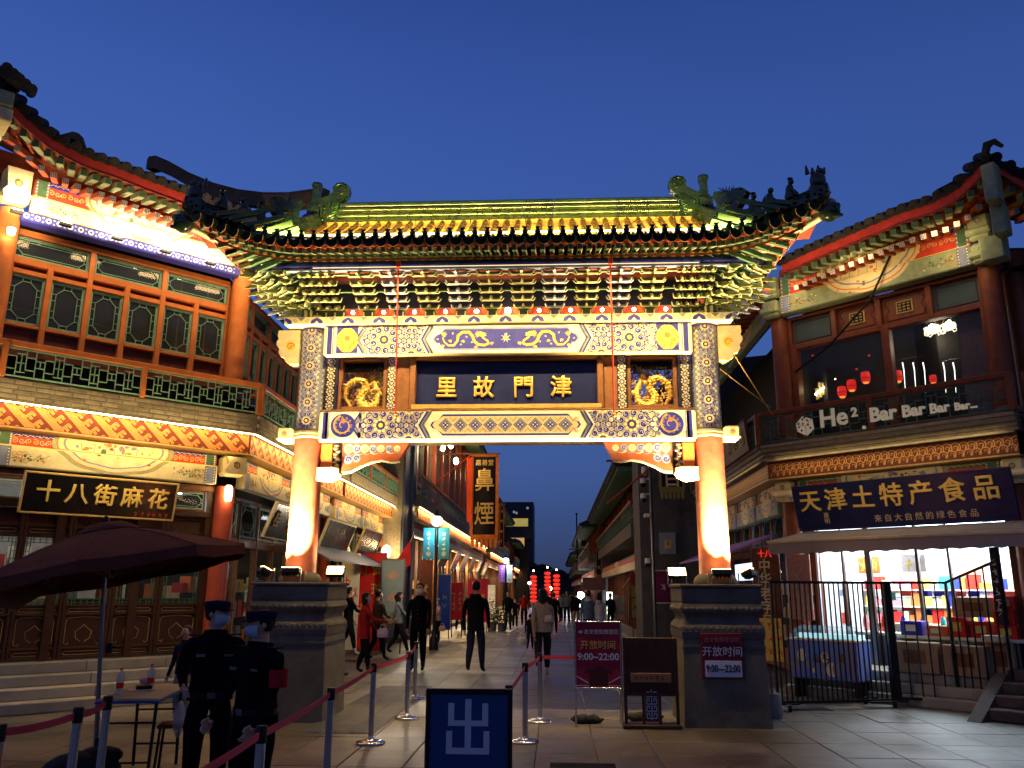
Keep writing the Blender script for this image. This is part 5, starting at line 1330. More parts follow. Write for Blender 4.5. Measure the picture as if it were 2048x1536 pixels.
# smooth swept hip seen over the eave, falling to the street corner and rising again at its tip
hp = [(300, 318, 17.6), (315, 316, 17.5), (340, 327, 17.3), (380, 350, 17.0), (430, 372, 16.6), (480, 386, 16.2), (530, 393, 15.8), (580, 394, 15.4), (630, 388, 15.0), (650, 385, 14.8)]
hp = [yp(x, y+24, Y) for x, y, Y in hp]
sm = []
for i in range(len(hp)-1):
    for t in (0, .5): sm.append(hp[i].lerp(hp[i+1], t))
world_ridge(sm+[hp[-1]], .34, .12, plaster, bl)
world_ridge([yp(x, y+20, 17.2) for x, y in ((112, 276), (125, 268), (148, 262), (160, 266), (168, 290))], .2, .12, plaster, bl)
# roof slope behind
b = MB()
q = [yp(0, 120, 20), yp(315, 345, 17.6), yp(660, 420, 14.9), yp(560, 470, 14.4), yp(120, 330, 15)]
led_line(L1, -5.5, .17, .47, 4.335, bl, 15); led_line(L2, -.17, EXT2, .47, 4.335, bl, 20)
# shop front of the diagonal face: brown carved doors on a stone platform
dl = [-3.8, -3.1, -2.42, -1.72, -1.0, -.28]
for i in range(5): door_leaf(L1, dl[i], dl[i+1], .62, 2.86, -.15, bl, door_wood, 1.42, 2.42)
door_leaf(L1, -4.75, -4.12, .62, 2.86, -.15, bl, door_wood, 1.42, 2.42)
b = MB(L1); b.box(UL0, -.1, -.2, -.06, 2.865, 2.97, door_wood, .01); b.box(UL0, -.1, -.2, -.06, 3.32, 3.42, brown_wood, .01)
for u in (-4.1, -3.8, -2.6, -1.4, -.28): b.box(u-.06, u+.06, -.2, -.07, .62, 3.4, door_wood)
b.build('door_frame', bl)
for a_, c_ in ((-4.7, -4.16), (-3.73, -2.67), (-2.53, -1.47), (-1.33, -.36)): octa_window(L1, a_, c_, 2.975, 3.315, -.13, bl, brown_wood, lat_m, pane_clear, fw=.03, wide=True)
# lit shop interior seen through the lattice
b = MB(L1); b.box(UL0, -.1, -2.3, -2.25, .6, 3.42, mat('shop_wall', (.35, .33, .3), .7, .2, 3)); b.box(UL0, -.1, -2.3, -.2, 3.4, 3.42, white_p); b.box(UL0, -.1, -2.3, -.2, .58, .61, stone); b.build('shop_room', bl)
rnd = random.Random(2)
sh = MB(L1)
for k in range(12):
    u = -4.4+k*.36; 
    for z in (1.0, 1.5, 2.0): sh.box(u, u+.28, -1.7, -1.4, z, z+rnd.uniform(.15, .35), rnd.choice((red_p, yellow_p, orange_p, white_p, lblue_p, cream)))
tag(sh.build('shelf_goods', bl), kind='stuff')
for u, c_, e in ((-3.9, (.8, .9, 1), 26), (-2.6, (.75, .88, 1), 10), (-1.6, (1, .5, .2), 12), (-.7, (.7, .85, 1), 26)): lamp('POINT', L1.P(u, -1.0, 3.1), e, c_, .12, name='shop_light', parent=bl)
b = MB(L1)
for u in (-3.7, -.75): b.box(u-.3, u+.3, -1.1, -1.0, 3.34, 3.37, cool_l)
b.build('ceiling_light', bl)
# platform and steps
for i in range(4):
    v1 = .15+.83*(3-i)/3 if i < 3 else .15; v1 = (.98, .70, .42, .15)[i]; u = -6.0; k = 0
    while u < 1.6:
        L = 1.18+.14*((k*7+i*3) % 3); MB(L1).box(u, min(u+L-.006, 1.75), v1-.6 if i < 3 else -3, v1, .15*i+.001, .15*(i+1), stone_l, .012).build('step_slab', bl); u += L; k += 1
b = MB(L2); b.box(.4, 5.5, -1.5, .55, 0, .15, stone_l, .01); b.box(.4, 5.5, -1.5, .25, .15, .3, stone_l, .01); b.build('side_step', bl)
# washes on the upper mural and capitals
for u, e in ((-3.9, 10), (-3.2, 4), (-2.4, 15), (-1.6, 17), (-.8, 14)):
    b = MB(L1); b.box(u-.09, u+.09, .16, .24, 7.36, 7.42, black_m, .01); b.box(u-.08, u+.08, .17, .23, 7.42, 7.425, bulb_w); b.build('wall_washer', bl)
    lamp('AREA', L1.P(u, .42, 7.50), e*1.25, (1, .86, .62), .25, L1.P(u, .0, 7.95), name='washer_light', parent=bl)
lamp('SPOT', L1.P(-3.95, .55, 6.9), 130, (1, .75, .42), .08, L1.P(-3.95, -.05, 7.5), 100, .8, name='washer_light', parent=bl)
b = MB(L1); b.cyl((-3.95, .32, 6.95), (-3.95, .32, 7.05), .05, .06, bulb_w, 12); b.build('column_lamp', bl)
def eave_lamp(u, e): lamp('AREA', L1.P(u, .75, 7.7), e, (1, .66, .28), .5, L1.P(u, -.4, 6.2), name='eave_and_fill_light', parent=bl)  # added light without a fitting, brightening the upper windows
for u in (-3.6, -2.4, -1.2, -.1): eave_lamp(u, 24)
lamp('POINT', L1.P(-.12, .3, 3.28), 5, (1, .75, .4), .05, name='column_lamp_light', parent=bl)
b = MB(L1); b.lathe((-.1, .22, 3.16), [(.05, 0), (.06, .08), (.06, .22), (.04, .26)], bulb_w, 12); b.build('column_lamp', bl)
# street side, ground floor: shop fronts
def shopfront(fr, u0, u1, parent, w1=3.35, frame=brown_wood, interior=(1, .8, .5), e=20, goods=True, v=-.3):
    n = max(2, int((u1-u0)/.95)); s = (u1-u0)/n
    b = MB(fr); b.box(u0, u1, v-.05, v+.05, 2.45, 2.6, frame); b.box(u0, u1, v-.05, v+.05, .15, .55, frame)
    for i in range(n+1): b.box(u0+i*s-.04, u0+i*s+.04, v-.05, v+.06, .15, w1, frame)
    b.build('shop_frame', parent)
    for i in range(n): MB(fr).box(u0+i*s+.04, u0+(i+1)*s-.04, v-.01, v, .55, 2.45, pane_clear).build('pane', parent)
    for i in range(n): octa_window(fr, u0+i*s+.04, u0+(i+1)*s-.04, 2.62, w1-.05, v, parent, frame, lat_m, pane_clear, fw=.03, wide=True, detail=False)
    if goods:
        g = MB(fr); rnd = random.Random(int(u0*10)+3)
        for k in range(int((u1-u0)/.3)):
            for z in (.6, 1.1, 1.6): g.box(u0+k*.3, u0+k*.3+.22, v-.7, v-.5, z, z+rnd.uniform(.1, .35), rnd.choice((red_p, yellow_p, orange_p, white_p, lblue_p, cream, brown_wood)))
        tag(g.build('shelf_goods', parent), kind='stuff')
    if e: lamp('POINT', fr.P((u0+u1)/2, v-.35, 2.9), e, interior, .15, name='shop_light', parent=parent)
shopfront(L2, .3, 6.3, bl, e=14, interior=(.9, .95, 1)); shopfront(L2, 6.7, 12.8, bl, e=20)
# sign boards --------------------------------------------------------------
def board_sign(fr, u0, u1, w0, w1, v, tilt, m_board, m_frame, label, cat='sign', txt=None, tm=None, tsize=.3, fw=.03, name='shop_sign', th=.05, group=None, **kw):
    """board leaning out at the top"""
    c = (u0+u1)/2; M = fr.M @ T(c, v, w0) @ RX(-tilt if True else tilt)
    # local x along, y outward, z up
    f2 = Frame((0, 0), (fr.u.x, fr.u.y), (fr.v.x, fr.v.y)); f2.M = M
    r = thing(name, (0, 0, 0), label, cat, group, M=M); hw = (u1-u0)/2; h = w1-w0
    MB(f2).box(-hw+fw, hw-fw, -th, 0, fw, h-fw, m_board).build('board', r)
    b = MB(f2); b.box(-hw, -hw+fw, -th, .015, 0, h, m_frame, .006); b.box(hw-fw, hw, -th, .015, 0, h, m_frame, .006); b.box(-hw+fw, hw-fw, -th, .015, 0, fw, m_frame, .006); b.box(-hw+fw, hw-fw, -th, .015, h-fw, h, m_frame, .006); b.build('frame', r)
    if txt:
        n = len(txt); 
        for i, ch in enumerate(txt):
            x = kw.get('x0', -hw*.72)+(kw.get('x1', hw*.72)-kw.get('x0', -hw*.72))*(i/(n-1) if n > 1 else .5)
            text(ch, f2, x, h*kw.get('ty', .52), tsize, tm, r, .001, 'character', .008, .007, kw.get('bold', 0), rot=random.uniform(-.05, .05), sx=kw.get('sx', 1))
    return r, f2, hw, h
sg1, f2, hw, h = board_sign(L1, -3.31, -1.05, 2.74, 3.36, .34, .2, black_lac, gold_dull, 'wide black shop sign with five gold characters above the brown doors', txt='十八街麻花', tm=mat('gilt_letter', (.9, .6, .12), .35, .12, 9, metal=.15, spec=.6), tsize=.34, x0=-.78, x1=.83)
scribble(f2, hw*.68, .085, .085, red_p, sg1, .001, 6, False, 3)
lamp('AREA', L1.P(-2.1, 1.15, 3.9), 26, (1, .78, .4), 1.8, L1.P(-2.2, .4, 3.05), size_y=.05, name='sign_fill_light', parent=sg1)  # added light without a fitting, brightening the gold characters
board_sign(L2, .9, 3.2, 2.6, 3.3, .35, .35, black_lac, cream, 'black shop sign with thin brush characters beside the left red column', txt='桂發祥', tm=gold_dull, tsize=.34, bold=-.004)
board_sign(L2, 4.6, 7.2, 2.6, 3.3, .35, .35, black_lac, cream, 'plain black shop sign right of the left red column', txt=None)
board_sign(L2, 8.2, 10.6, 2.6, 3.35, .35, .35, black_lac, gold_dull, 'black shop sign with three rows of pale characters beside the bright wall lamp', txt=None)
# red side board with small characters under the LED line, awning strip and wall lamp
b = MB(L2); b.prism([(.38, 2.62), (1.0, 2.30), (1.0, 2.26), (.38, 2.58)], 3.2, 12.6, mat('grey_awning', (.22, .22, .24), .7, .2, 5), 'vw'); aw = b.build('shop_awning'); tag(aw, 'long grey awning with white script over the side shop fronts, left of the street', 'awning')
text('tianjin', Frame((CL[0]+1.0, CL[1]), (0, 1), (1, 0)), 8.5, 2.33, .22, white_p, aw, .003) if False else None
wl = thing('wall_lamp', L2.P(12.5, .2, 2.9), 'blazing warm lamp on the brick pier at the end of the left corner building', 'lamp')
b = MB(L2); b.box(12.3, 12.6, .0, .2, 2.85, 3.0, black_m, .01); b.build('bracket', wl); b = MB(L2); b.ball((12.4, .35, 2.85), (.22, .14, .2), flood_w, 14, 9); b.build('bulb', wl)
lamp('POINT', L2.P(12.35, .55, 2.85), 90, (1, .7, .32), .1, name='wall_lamp_light', parent=wl)

for fr_, a_, c_ in ((L1, -5.5, -.1), (L2, .2, EXT2)):
    n_ = max(1, round((c_-a_)/4))
    for i in range(n_):
        x0, x1 = lerp(a_, c_, i/n_), lerp(a_, c_, (i+1)/n_); p0 = fr_.P((x0+x1)/2, .37, 3.955); p1 = fr_.P((x0+x1)/2, .0, 3.45)
        for (q0, q1, e_) in ((p0, p1, 13), (fr_.P((x0+x1)/2, 1.0, 4.05), fr_.P((x0+x1)/2, .5, 4.9), 42)):  # second entry: added uplight standing in for light bounced onto brick and lattice
            l = bpy.data.lights.new('mural_and_fill_light', 'AREA'); l.shape = 'RECTANGLE'; l.size = x1-x0; l.size_y = .05; l.energy = e_*(x1-x0)/4; l.color = (1, .68, .26)
            o = bpy.data.objects.new('mural_and_fill_light', l); COL.objects.link(o); z = (q0-q1).normalized(); x = fr_.u.copy(); y = z.cross(x)
            place(o, Matrix(((x.x, y.x, z.x, q0.x), (x.y, y.y, z.y, q0.y), (x.z, y.z, z.z, q0.z), (0, 0, 0, 1))), bl)
# ================================================================== right corner building
CR = (4.40, 15.85)
R1 = Frame(CR, (1, -1), (-1, -1)); R2 = Frame(CR, (0, 1), (-1, 0)); R3 = Frame((CR[0]+3.92*.7071, CR[1]-3.92*.7071), (1, 0), (0, -1))
br = thing('corner_building', (CR[0]+2.5, CR[1]+1, 0), 'right corner building with dark red columns, bar window above and bright food shop below', 'building')
maroon = mat('maroon_wood', (.19, .05, .02), .45, .3, 5, bump=.2)
lat_g = mat('dark_green_lattice', (.05, .12, .085), .5, .3, 8, bump=.2)
ER = 3.92
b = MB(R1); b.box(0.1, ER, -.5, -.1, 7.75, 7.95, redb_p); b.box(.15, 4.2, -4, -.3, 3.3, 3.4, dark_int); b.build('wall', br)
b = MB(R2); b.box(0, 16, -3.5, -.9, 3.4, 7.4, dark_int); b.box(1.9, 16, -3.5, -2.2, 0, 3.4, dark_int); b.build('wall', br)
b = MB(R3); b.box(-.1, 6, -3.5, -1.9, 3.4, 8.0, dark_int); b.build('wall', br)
def scroll_band(fr, u0, u1, w0, w1, v, parent):
    MB(fr).box(u0, u1, v-.03, v, w0, w1, dark_wood).build('fret_board', parent)
    p = Paint(fr, v, (u0, u1, w0+.01, w1-.01)); h = w1-w0; u = u0+.06; k = 0
    while u < u1:
        for (du, z, r) in ((0, w0+h*.62, h*.26), (.06, w0+h*.27, h*.22)):
            P = [(u+du+r*cos(a)*(1-.0*a)+.0, z+r*sin(a)) for a in [2.6-i*.42 for i in range(9)]]
            p.line(P, .018, orange_p, 1); p.line(P, .008, gold_dull, 2)
            p.swirl(u+du, z, r*.62, gold_dull, 2, 1, .75, a0=-.6, wd=.26); p.line([(u+du-r, z+.2*r), (u+du-r*1.35, z-r*.6)], .014, gold_dull, 2)
        u += .125; k += 1
    p.build('fretwork', parent)
def rbays(fr, u0, u1, parent, corner, front):
    f0 = u0-(.2 if corner else 0); f1 = u1+(.2 if front else 0)
    for (a, c, v0, v1) in ((4.07, 4.13, -.3, .42), (4.13, 4.2, -.3, .47), (4.2, 4.28, -.3, .52), (4.28, 4.34, -.3, .56)): MB(fr).box(f0, f1, v0, v1, a+.001, c, brick_m, .006).build('stone_moulding', parent)
    MB(fr).box(f0, f1, .5, .58, 4.87, 4.96, maroon, .015).build('hand_rail', parent)
    n = max(1, round((f1-f0)/2.2)); s = (f1-f0)/n
    for i in range(n+1): MB(fr).box(f0+i*s-.05, f0+i*s+.05, .49, .59, 4.345, 4.95, maroon, .01).build('rail_post', parent)
    for i in range(n): fret_panel(fr, f0+i*s+.05, f0+(i+1)*s-.05, 4.37, 4.865, .52, lat_g, parent, bar=.018, unit=.17)
    MB(fr).box(f0+.05, f1-.05, .40, .5, 4.03, 4.068, brick_m).build('band_soffit', parent)
    scroll_band(fr, f0+.06, f1-.05, 3.72, 4.02, .38, parent)
    MB(fr).box(f0+.06, f1-.05, .0, .4, 3.695, 3.718, gold_dull).build('fillet', parent)
rbays(R1, 0, ER, br, True, True); rbays(R2, .0, 7.5, br, True, False); rbays(R3, 0, 5, br, False, False)
for fr, u in ((R1, .03), (R1, ER-.05)): col_round(fr, u, -.1, .17, 4.4, 7.2, maroon, br); col_round(fr, u, -.05, .17, .45, 3.7, maroon, br)
col_round(R3, .55, -.3, .2, 4.4, 7.2, maroon, br)
# upper front: carved transom, big bar window
MB(R1).box(.2, ER-.2, -.35, -.12, 6.86, 6.92, maroon, .01).build('window_rail', br)
b = MB(R1); b.box(.2, ER-.2, -.32, -.14, 6.26, 6.36, maroon, .01)
tr = [.2, 1.12, 1.97, 2.86, ER-.2]
for u in tr: b.box(u-.05, u+.05, -.32, -.13, 6.3, 6.9, maroon, .01)
b.box(.17, .32, -.3, -.12, 4.4, 6.3, maroon); b.box(1.98, 2.12, -.3, -.13, 4.4, 6.3, maroon, .01); b.box(ER-.27, ER-.14, -.3, -.12, 4.4, 6.3, maroon); b.box(.2, ER-.2, -.3, -.13, 4.36, 4.5, maroon)
b.build('window_frame', br)
blue_grey = mat('blue_grey_board', (.05, .08, .09), .5, .2, 4)
for i in range(4):
    a_, c_ = tr[i]+.05, tr[i+1]-.05; m = (a_+c_)/2
    o = MB(R1).box(a_, c_, -.26, -.23, 6.36, 6.86, blue_grey if i in (0, 3) else maroon).build('transom_panel', br)
    b = MB(R1); hw = (c_-a_)/2
    if i in (0, 3): P = [(m-hw+.06, 6.42), (m+hw-.06, 6.42), (m+hw-.06, 6.8), (m-hw+.06, 6.8), (m-hw+.06, 6.42)]
    else:
        P = [(m-hw+.08, 6.42), (m+hw-.08, 6.42), (m+hw-.05, 6.52), (m+hw-.12, 6.62), (m+hw-.05, 6.72), (m+hw-.08, 6.81), (m-hw+.08, 6.81), (m-hw+.05, 6.72), (m-hw+.12, 6.62), (m-hw+.05, 6.52), (m-hw+.08, 6.42)]
        b.box(m-.15, m+.15, -.23, -.205, 6.5, 6.74, gold_dull, .01); b.box(m-.12, m+.12, -.205, -.2, 6.53, 6.71, dark_int)
        for k in range(3):
            for j in range(3): b.box(m-.1+k*.075, m-.055+k*.075, -.2, -.19, 6.55+j*.055, 6.575+j*.055, gold_dull)
    b.tube([(x, -.225, z) for x, z in P], .011, dark_wood, 5); b.build('panel_moulding', o)
MB(R1).box(.32, 1.98, -.22, -.212, 4.5, 6.26, pane_clear).build('pane', br); MB(R1).box(2.12, ER-.27, -.22, -.212, 4.5, 6.26, pane_clear).build('pane', br)
b = MB(R1); b.box(.0, 4.6, -3.0, -2.95, 3.5, 6.9, mat('bar_wall', (.02, .028, .05), .6, .2, 3)); b.box(0, 4.6, -3, -.35, 6.85, 6.9, dark_int); b.box(0, 4.6, -3, -.3, 4.3, 4.35, dark_wood); b.box(0.1, .15, -3, -.3, 4.3, 6.9, dark_int); b.box(4.55, 4.6, -3, -.3, 4.3, 6.9, dark_int); b.build('bar_room', br)
MB(R1).box(3.15, 3.6, -.5, -.44, 4.4, 6.3, mat('curtain_lilac', (.16, .12, .15), .8, .3, 12)).build('curtain', br)
# chandelier
q = R1.P(3.0, -1.1, 0); cz = R1.px(1880, 660, -1.1)[1]; cu_ = R1.px(1880, 660, -1.1)[0]
ch = thing('chandelier', R1.P(cu_, -1.1, cz), 'brightly glowing looped glass chandelier hanging behind the upper right bar window', 'chandelier')
rnd = random.Random(8); b = MB(R1)
for k in range(26):
    a = rnd.random()*6.28; r = .22*sqrt(rnd.random()); x, y = cu_+r*cos(a)*1.25, -1.1+r*sin(a); rr = .05+.03*rnd.random()
    b.tube([(x+rr*cos(i*.9), y+.02*i/3, cz+.04*rnd.uniform(-1, 1)+rr*.8*sin(i*.9)) for i in range(8)], .009, lamp_mat('chandelier_glass', (1, .8, .5), 2.4), 5)
b.build('glass_loops', ch); b = MB(R1)
for s2 in (-1, 1): [b.ball((cu_+s2*.15+.07*cos(k), -1.1+.05*sin(k*2), cz+.06+.05*sin(k)), .035, lamp_mat('chandelier_core', (1, .9, .7), 14), 8, 6) for k in range(7)]
b.build('bulbs', ch)
for a in (-.25, -.08, .1, .25): b = MB(R1); b.tube([(cu_+a*.5, -1.1, cz+.1), (cu_+a*1.4, -1.1, cz+.3)], .006, gold_dull, 4); b.build('stay_chain', ch)
lamp('POINT', R1.P(cu_, -1.1, cz-.15), 18, (1, .85, .65), .15, name='chandelier_light', parent=ch)
red_glow = lamp_mat('red_lantern_glow', (1, .015, .006), .8); org_glow = lamp_mat('orange_lantern_glow', (1, .3, .05), 1.6)
def red_lantern(M, label, group, s=1, parent=None, name='red_lantern', mats=(red_glow, org_glow)):
    r = thing(name, (0, 0, 0), label, 'lantern', group, M=M) if parent is None else None
    b = MB(M @ SCL(s, s, s)); b.lathe((0, 0, 0), [(.05, -.1), (.075, -.09), (.085, -.02), (.085, .02), (.075, .09), (.05, .1)], mats[0], 14); o = b.build('shade' if r else name, r or parent)
    b = MB(M @ SCL(s, s, s)); b.lathe((0, 0, 0), [(.045, -.125), (.06, -.1)], mats[1], 12); b.lathe((0, 0, 0), [(.088, -.03), (.088, -.02)], black_p, 12, caps=False); b.cyl((0, 0, .1), (0, 0, .22), .004, .004, black_p, 4); b.build('lantern_trim', o)
    return r
where = ['at the far left of the lower row', 'second from left, rising along the row', 'highest at the left pane edge', 'just right of the window post', 'small and half hidden by a toy', 'at the right end behind the curtain']
for i, (x, y) in enumerate(((1684, 783), (1703, 770), (1731, 754), (1795, 752), (1866, 758), (1937, 752))):
    u, w = R1.px(x, y, -.7); red_lantern(R1.M @ T(u, -.7, w), 'glowing red lantern behind the bar window, '+where[i], 'red lanterns behind the bar window', 1 if i != 4 else .7)
wl_ = lamp_mat('white_glow', (1, .96, .9), 3)  # glowing rods put in for white reflections in the bar glass
for i, (x, ) in enumerate(((1787,), (1805,), (1826,), (1846,), (1886,), (1906,))):
    u, w0_ = R1.px(x+6, 785, -.9); u1_, w1_ = R1.px(x, 722+3, -.9); b = MB(R1); b.tube([(u1_, -.9, w1_), (u1_+.01, -.9, w1_-.15), (u, -.9, w0_)], [.012, .009, .004], wl_, 5)
    tag(b.build('reflection_rod'), 'thin white glowing rod for a reflection in the bar window, number %s counted from the window post' % ('one', 'two', 'three', 'four', 'five', 'six')[i], 'reflection rod', 'white reflection rods in the bar window')
b = MB(R1)
for x0, x1 in ((1782, 1850), (1882, 1930)):
    a_, w = R1.px(x0, 723, -.9); c_, _ = R1.px(x1, 723, -.9); b.cyl((a_, -.9, w), (c_, -.9, w), .006, .006, steel, 5)
b.build('strand_rail', br)
b = MB(R1)       # lit jagged ornament in the left pane
u0_, w_ = R1.px(1632, 790, -.8)
for k in range(6): b.box(u0_+k*.075, u0_+k*.075+.055, -.82, -.78, w_-.1+.035*k, w_+.12+.05*k+(.08 if k % 2 else 0), cream)
oo = tag(b.build('skyline_ornament'), 'cream stepped skyline ornament lit by a warm tube in the left bar pane', 'ornament')
b = MB(R1); b.tube([(u0_, -.76, w_-.0), (u0_+.45, -.76, w_+.24)], .012, bulb_w, 6); b.build('tube_light', oo)
lamp('POINT', R1.P(u0_+.2, -.6, w_+.1), 2.5, (1, .8, .5), .05, name='ornament_light', parent=oo)
for i, (x, y, c_) in enumerate(((1625, 711, red_glow), (1738, 711, red_glow), (1713, 738, red_glow), (1636, 813, lamp_mat('blue_glow', (.1, .1, 1), 3)))):
    u, w = R1.px(x, y, -.9); b = MB(R1); b.ball((u, -.9, w), .022, c_, 8, 5)
    tag(b.build('party_light'), ('tiny red light near the top of the left bar pane', 'tiny red light beside the window post', 'tiny red light above the lanterns', 'tiny blue light low in the left bar pane')[i], 'light', 'tiny coloured lights in the bar')
# painted beams and eave
MB(R1).box(.15, ER-.15, -.12, .1, 6.93, 7.27, lgreen_p, .02).build('painted_beam', br)
mural_beam(R1, .2, ER-.2, 6.935, 7.29, 7.72, .10, br, seed=2, low=lgreen_p)
for fr, u0, u1 in ((R2, .2, 3.8), (R2, 4, 7.6)): mural_beam(fr, u0, u1, 6.935, 7.29, 7.72, .10, br, seed=2, low=lgreen_p)
mural_beam(R1, .25, ER-.2, 3.2, 3.42, 3.69, .12, br, seed=3)
for k in range(4): mural_beam(R2, .25+k*1.9, 2.0+k*1.9, 3.1, 3.42, 3.69, .1, br, seed=3, low=lgreen_p)
for fr, u in ((R1, 0.02), (R1, ER-.02)):
    for z0, z1, m_ in ((6.9, 7.25, lgreen_p), (7.3, 7.75, lgreen_p), (3.3, 3.68, cream)):
        b = MB(fr); b.box(u-.17, u+.17, .05, .24, z0, z1, m_, .04); b.box(u-.2, u+.2, .04, .3, z0+.08, z0+.2, m_, .03); o = b.build('capital', br)
        p = Paint(fr, .2405); p.circ(u, z1-.12, .05, grey_p, 1); p.circ(u, z1-.12, .03, gold_dull, 2); p.build('capital_painting', o)
pr_ = [(1560, 520), (1620, 492), (1680, 466), (1739, 441), (1799, 415), (1859, 396), (1904, 372), (1925, 352), (1946, 330), (1960, 318), (1975, 306)]
pr_ = [R1.px(x, y+6, 1.0) for x, y in pr_]
Wr = eave(br, R1, pr_, 1.0, .19, fan=lambda u: min(1, max(0, (u-3.0))*.5))
eave(br, R2, [(.4, pr_[0][1]), (3, 7.55), (9, 7.6)], 1.0, .3)
e3 = R3.px(1990, 312, 1.0)
eave(br, R3, [(e3[0]+.02, e3[1]-.05), (e3[0]+.35, e3[1]-.3), (e3[0]+1.0, e3[1]-.6), (e3[0]+3, e3[1]-.9)], 1.0, .19, fan=lambda u: -.2)
e = R1.P(pr_[-1][0], 1.0, pr_[-1][1])
b = MB(R1); u_ = pr_[-1][0]
b.box(u_-.12, u_+.08, .75, 1.03, Wr(u_)-.75, Wr(u_)-.12, lgreen_p, .02); b.box(u_-.16, u_+.04, .45, .75, Wr(u_)-1.2, Wr(u_)-.7, lgreen_p, .02); b.box(u_-.45, u_-.1, .2, .5, Wr(u_)-1.5, Wr(u_)-1.1, lgreen_p, .02)
b.build('corner_rafter', br)
b = MB(R1); b.tube([(u_-.02, 1.05, Wr(u_)+.0), (u_+.03, 1.05, Wr(u_)+.16), (u_+.12, 1.0, Wr(u_)+.2), (u_+.2, .9, Wr(u_)+.12)], [.06, .07, .05, .03], tile_grey, 8); b.build('corner_tile_figure', br)
# stay cable
b = MB(); b.tube([yp(1795, 480, 14.0), yp(1740, 600, 14.2), yp(1660, 690, 14.6), yp(1590, 745, 15)], .02, rubber, 6); tag(b.build('cable'), 'black cable looping from the right eave down to the gate side', 'cable')
for i, (p0, p1) in enumerate((((1462, 700), (1545, 830)), ((1440, 738), (1540, 815)), ((1725, 690), (1990, 500)))):
    b = MB(); b.tube([yp(*p0, 12.2 if i < 2 else 14.6), yp(*p1, 15.2 if i < 2 else 12.9)], .009 if i < 2 else .03, gold_dull if i < 2 else maroon, 5)
    if i < 2: tag(b.build('guy_wire'), ('upper' if i == 0 else 'lower')+' guy wire from the gate to the right balcony corner', 'wire', 'guy wires right of the gate')
# HE2 BAR letters on the balcony lattice
let = mat('cream_letter_painted_glow', (.75, .68, .5), .45, .1, 9, emit=.14, ecol=(1, .85, .55))  # slight glow put in the colour for light falling on the letters
bs = thing('bar_sign', R1.P(2.0, .6, 4.6), 'cream cut-out bar lettering with a dice, fixed to the green balcony lattice', 'sign')
def on(x, y): return R1.px(x, y, .62)
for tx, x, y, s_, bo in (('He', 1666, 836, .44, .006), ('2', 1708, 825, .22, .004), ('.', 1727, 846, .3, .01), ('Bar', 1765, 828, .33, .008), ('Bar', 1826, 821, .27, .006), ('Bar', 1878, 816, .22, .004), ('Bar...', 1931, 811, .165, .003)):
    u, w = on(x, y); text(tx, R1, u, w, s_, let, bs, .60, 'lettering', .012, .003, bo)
u, w = on(1609, 851); b = MB(R1); r = .17
top = [(u-.16, w+.04), (u-.02, w+.17), (u+.15, w+.1), (u+.04, w-.02)]
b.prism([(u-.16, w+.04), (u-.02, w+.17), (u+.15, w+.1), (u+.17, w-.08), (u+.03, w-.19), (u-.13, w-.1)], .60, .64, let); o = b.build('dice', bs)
p = Paint(R1, .641); 
p.line([(u-.16, w+.04), (u+.03, w-.02), (u+.15, w+.1)], .008, brown_wood, 1); p.line([(u+.03, w-.02), (u+.03, w-.19)], .008, brown_wood, 1)
for x, y in ((-.1, .045), (-.02, .11), (.07, .08), (-.02, .03), (.02, .14), (-.1, -.02), (-.05, -.09), (.08, -.0), (.12, -.06)): p.circ(u+x, w+y, .022, brown_wood, 1, 9)
p.build('dice_spots', o)
# side-facing long sign with gold brush characters on R2 balcony
r, f2, hw, h = board_sign(R2, .2, 5.2, 4.33, 4.95, .62, .12, mat('old_dark_board', (.05, .04, .035), .5, .3, 5), dark_wood, 'long dark board with gold brush characters on the side balcony right of the gate', txt=None)
for i, chh in enumerate('店的师大'): text(chh, f2, -hw+.45+i*.62, .33, .42, gold_dull, r, .001, 'character', .006, .003, -.002, sx=.9)
scribble(f2, .9, .33, .45, gold_dull, r, .001, 4, False, 4)
# shop sign board (leans outward)
lamp('AREA', R1.P(2.2, 1.5, 3.75), 7, (1, .78, .42), 3.2, R1.P(2.2, .6, 3.1), size_y=.05, name='sign_fill_light', parent=br)  # added light without a fitting, brightening the navy sign
r, f2, hw, h = board_sign(R1, .42, 3.98, 2.72, 3.52, .45, .22, navy_lac, navy_lac, 'navy shop sign with seven big gold characters above the awning', txt='天津土特产食品', tm=mat('gilt_letter', (.9, .6, .12), .35, .12, 9, metal=.15, spec=.6), tsize=.40, x0=-1.47, x1=1.4, ty=.62)
text('来自大自然的绿色食品', f2, .42, .14, .13, cream, r, .001, spacing=1.55)
text('惠明', f2, -1.22, .2, .1, cream, r, .001, vertical=True)
# awning of the food shop
awn = mat('beige_awning', (.30, .26, .21), .75, .15, 4)
aw = thing('awning', R1.P(2, .8, 2.6), 'beige awning with scalloped edge over the bright food shop', 'awning')
b = MB(R1); a0, a1 = .45, 4.42
b.add([(a0, .3, 2.72), (a1, .3, 2.72), (a1, 1.55, 2.50), (a0, 1.55, 2.50), (a0, .3, 2.70), (a1, .3, 2.70), (a1, 1.55, 2.48), (a0, 1.55, 2.48)], [(0, 3, 2, 1), (4, 5, 6, 7), (0, 4, 7, 3), (1, 2, 6, 5), (0, 1, 5, 4)], awn); b.build('canopy', aw)
MB(R1).box(a0-.02, a1+.02, 1.55, 1.59, 2.46, 2.51, cream, .008).build('front_bar', aw)
P = [(a0, 2.46)]+[(lerp(a0, a1, i/120), 2.27+.022*abs(cos(i*pi/8))) for i in range(121)]+[(a1, 2.46)]
b = MB(R1); b.prism(P[::-1], 1.56, 1.572, awn); b.build('valance', aw)
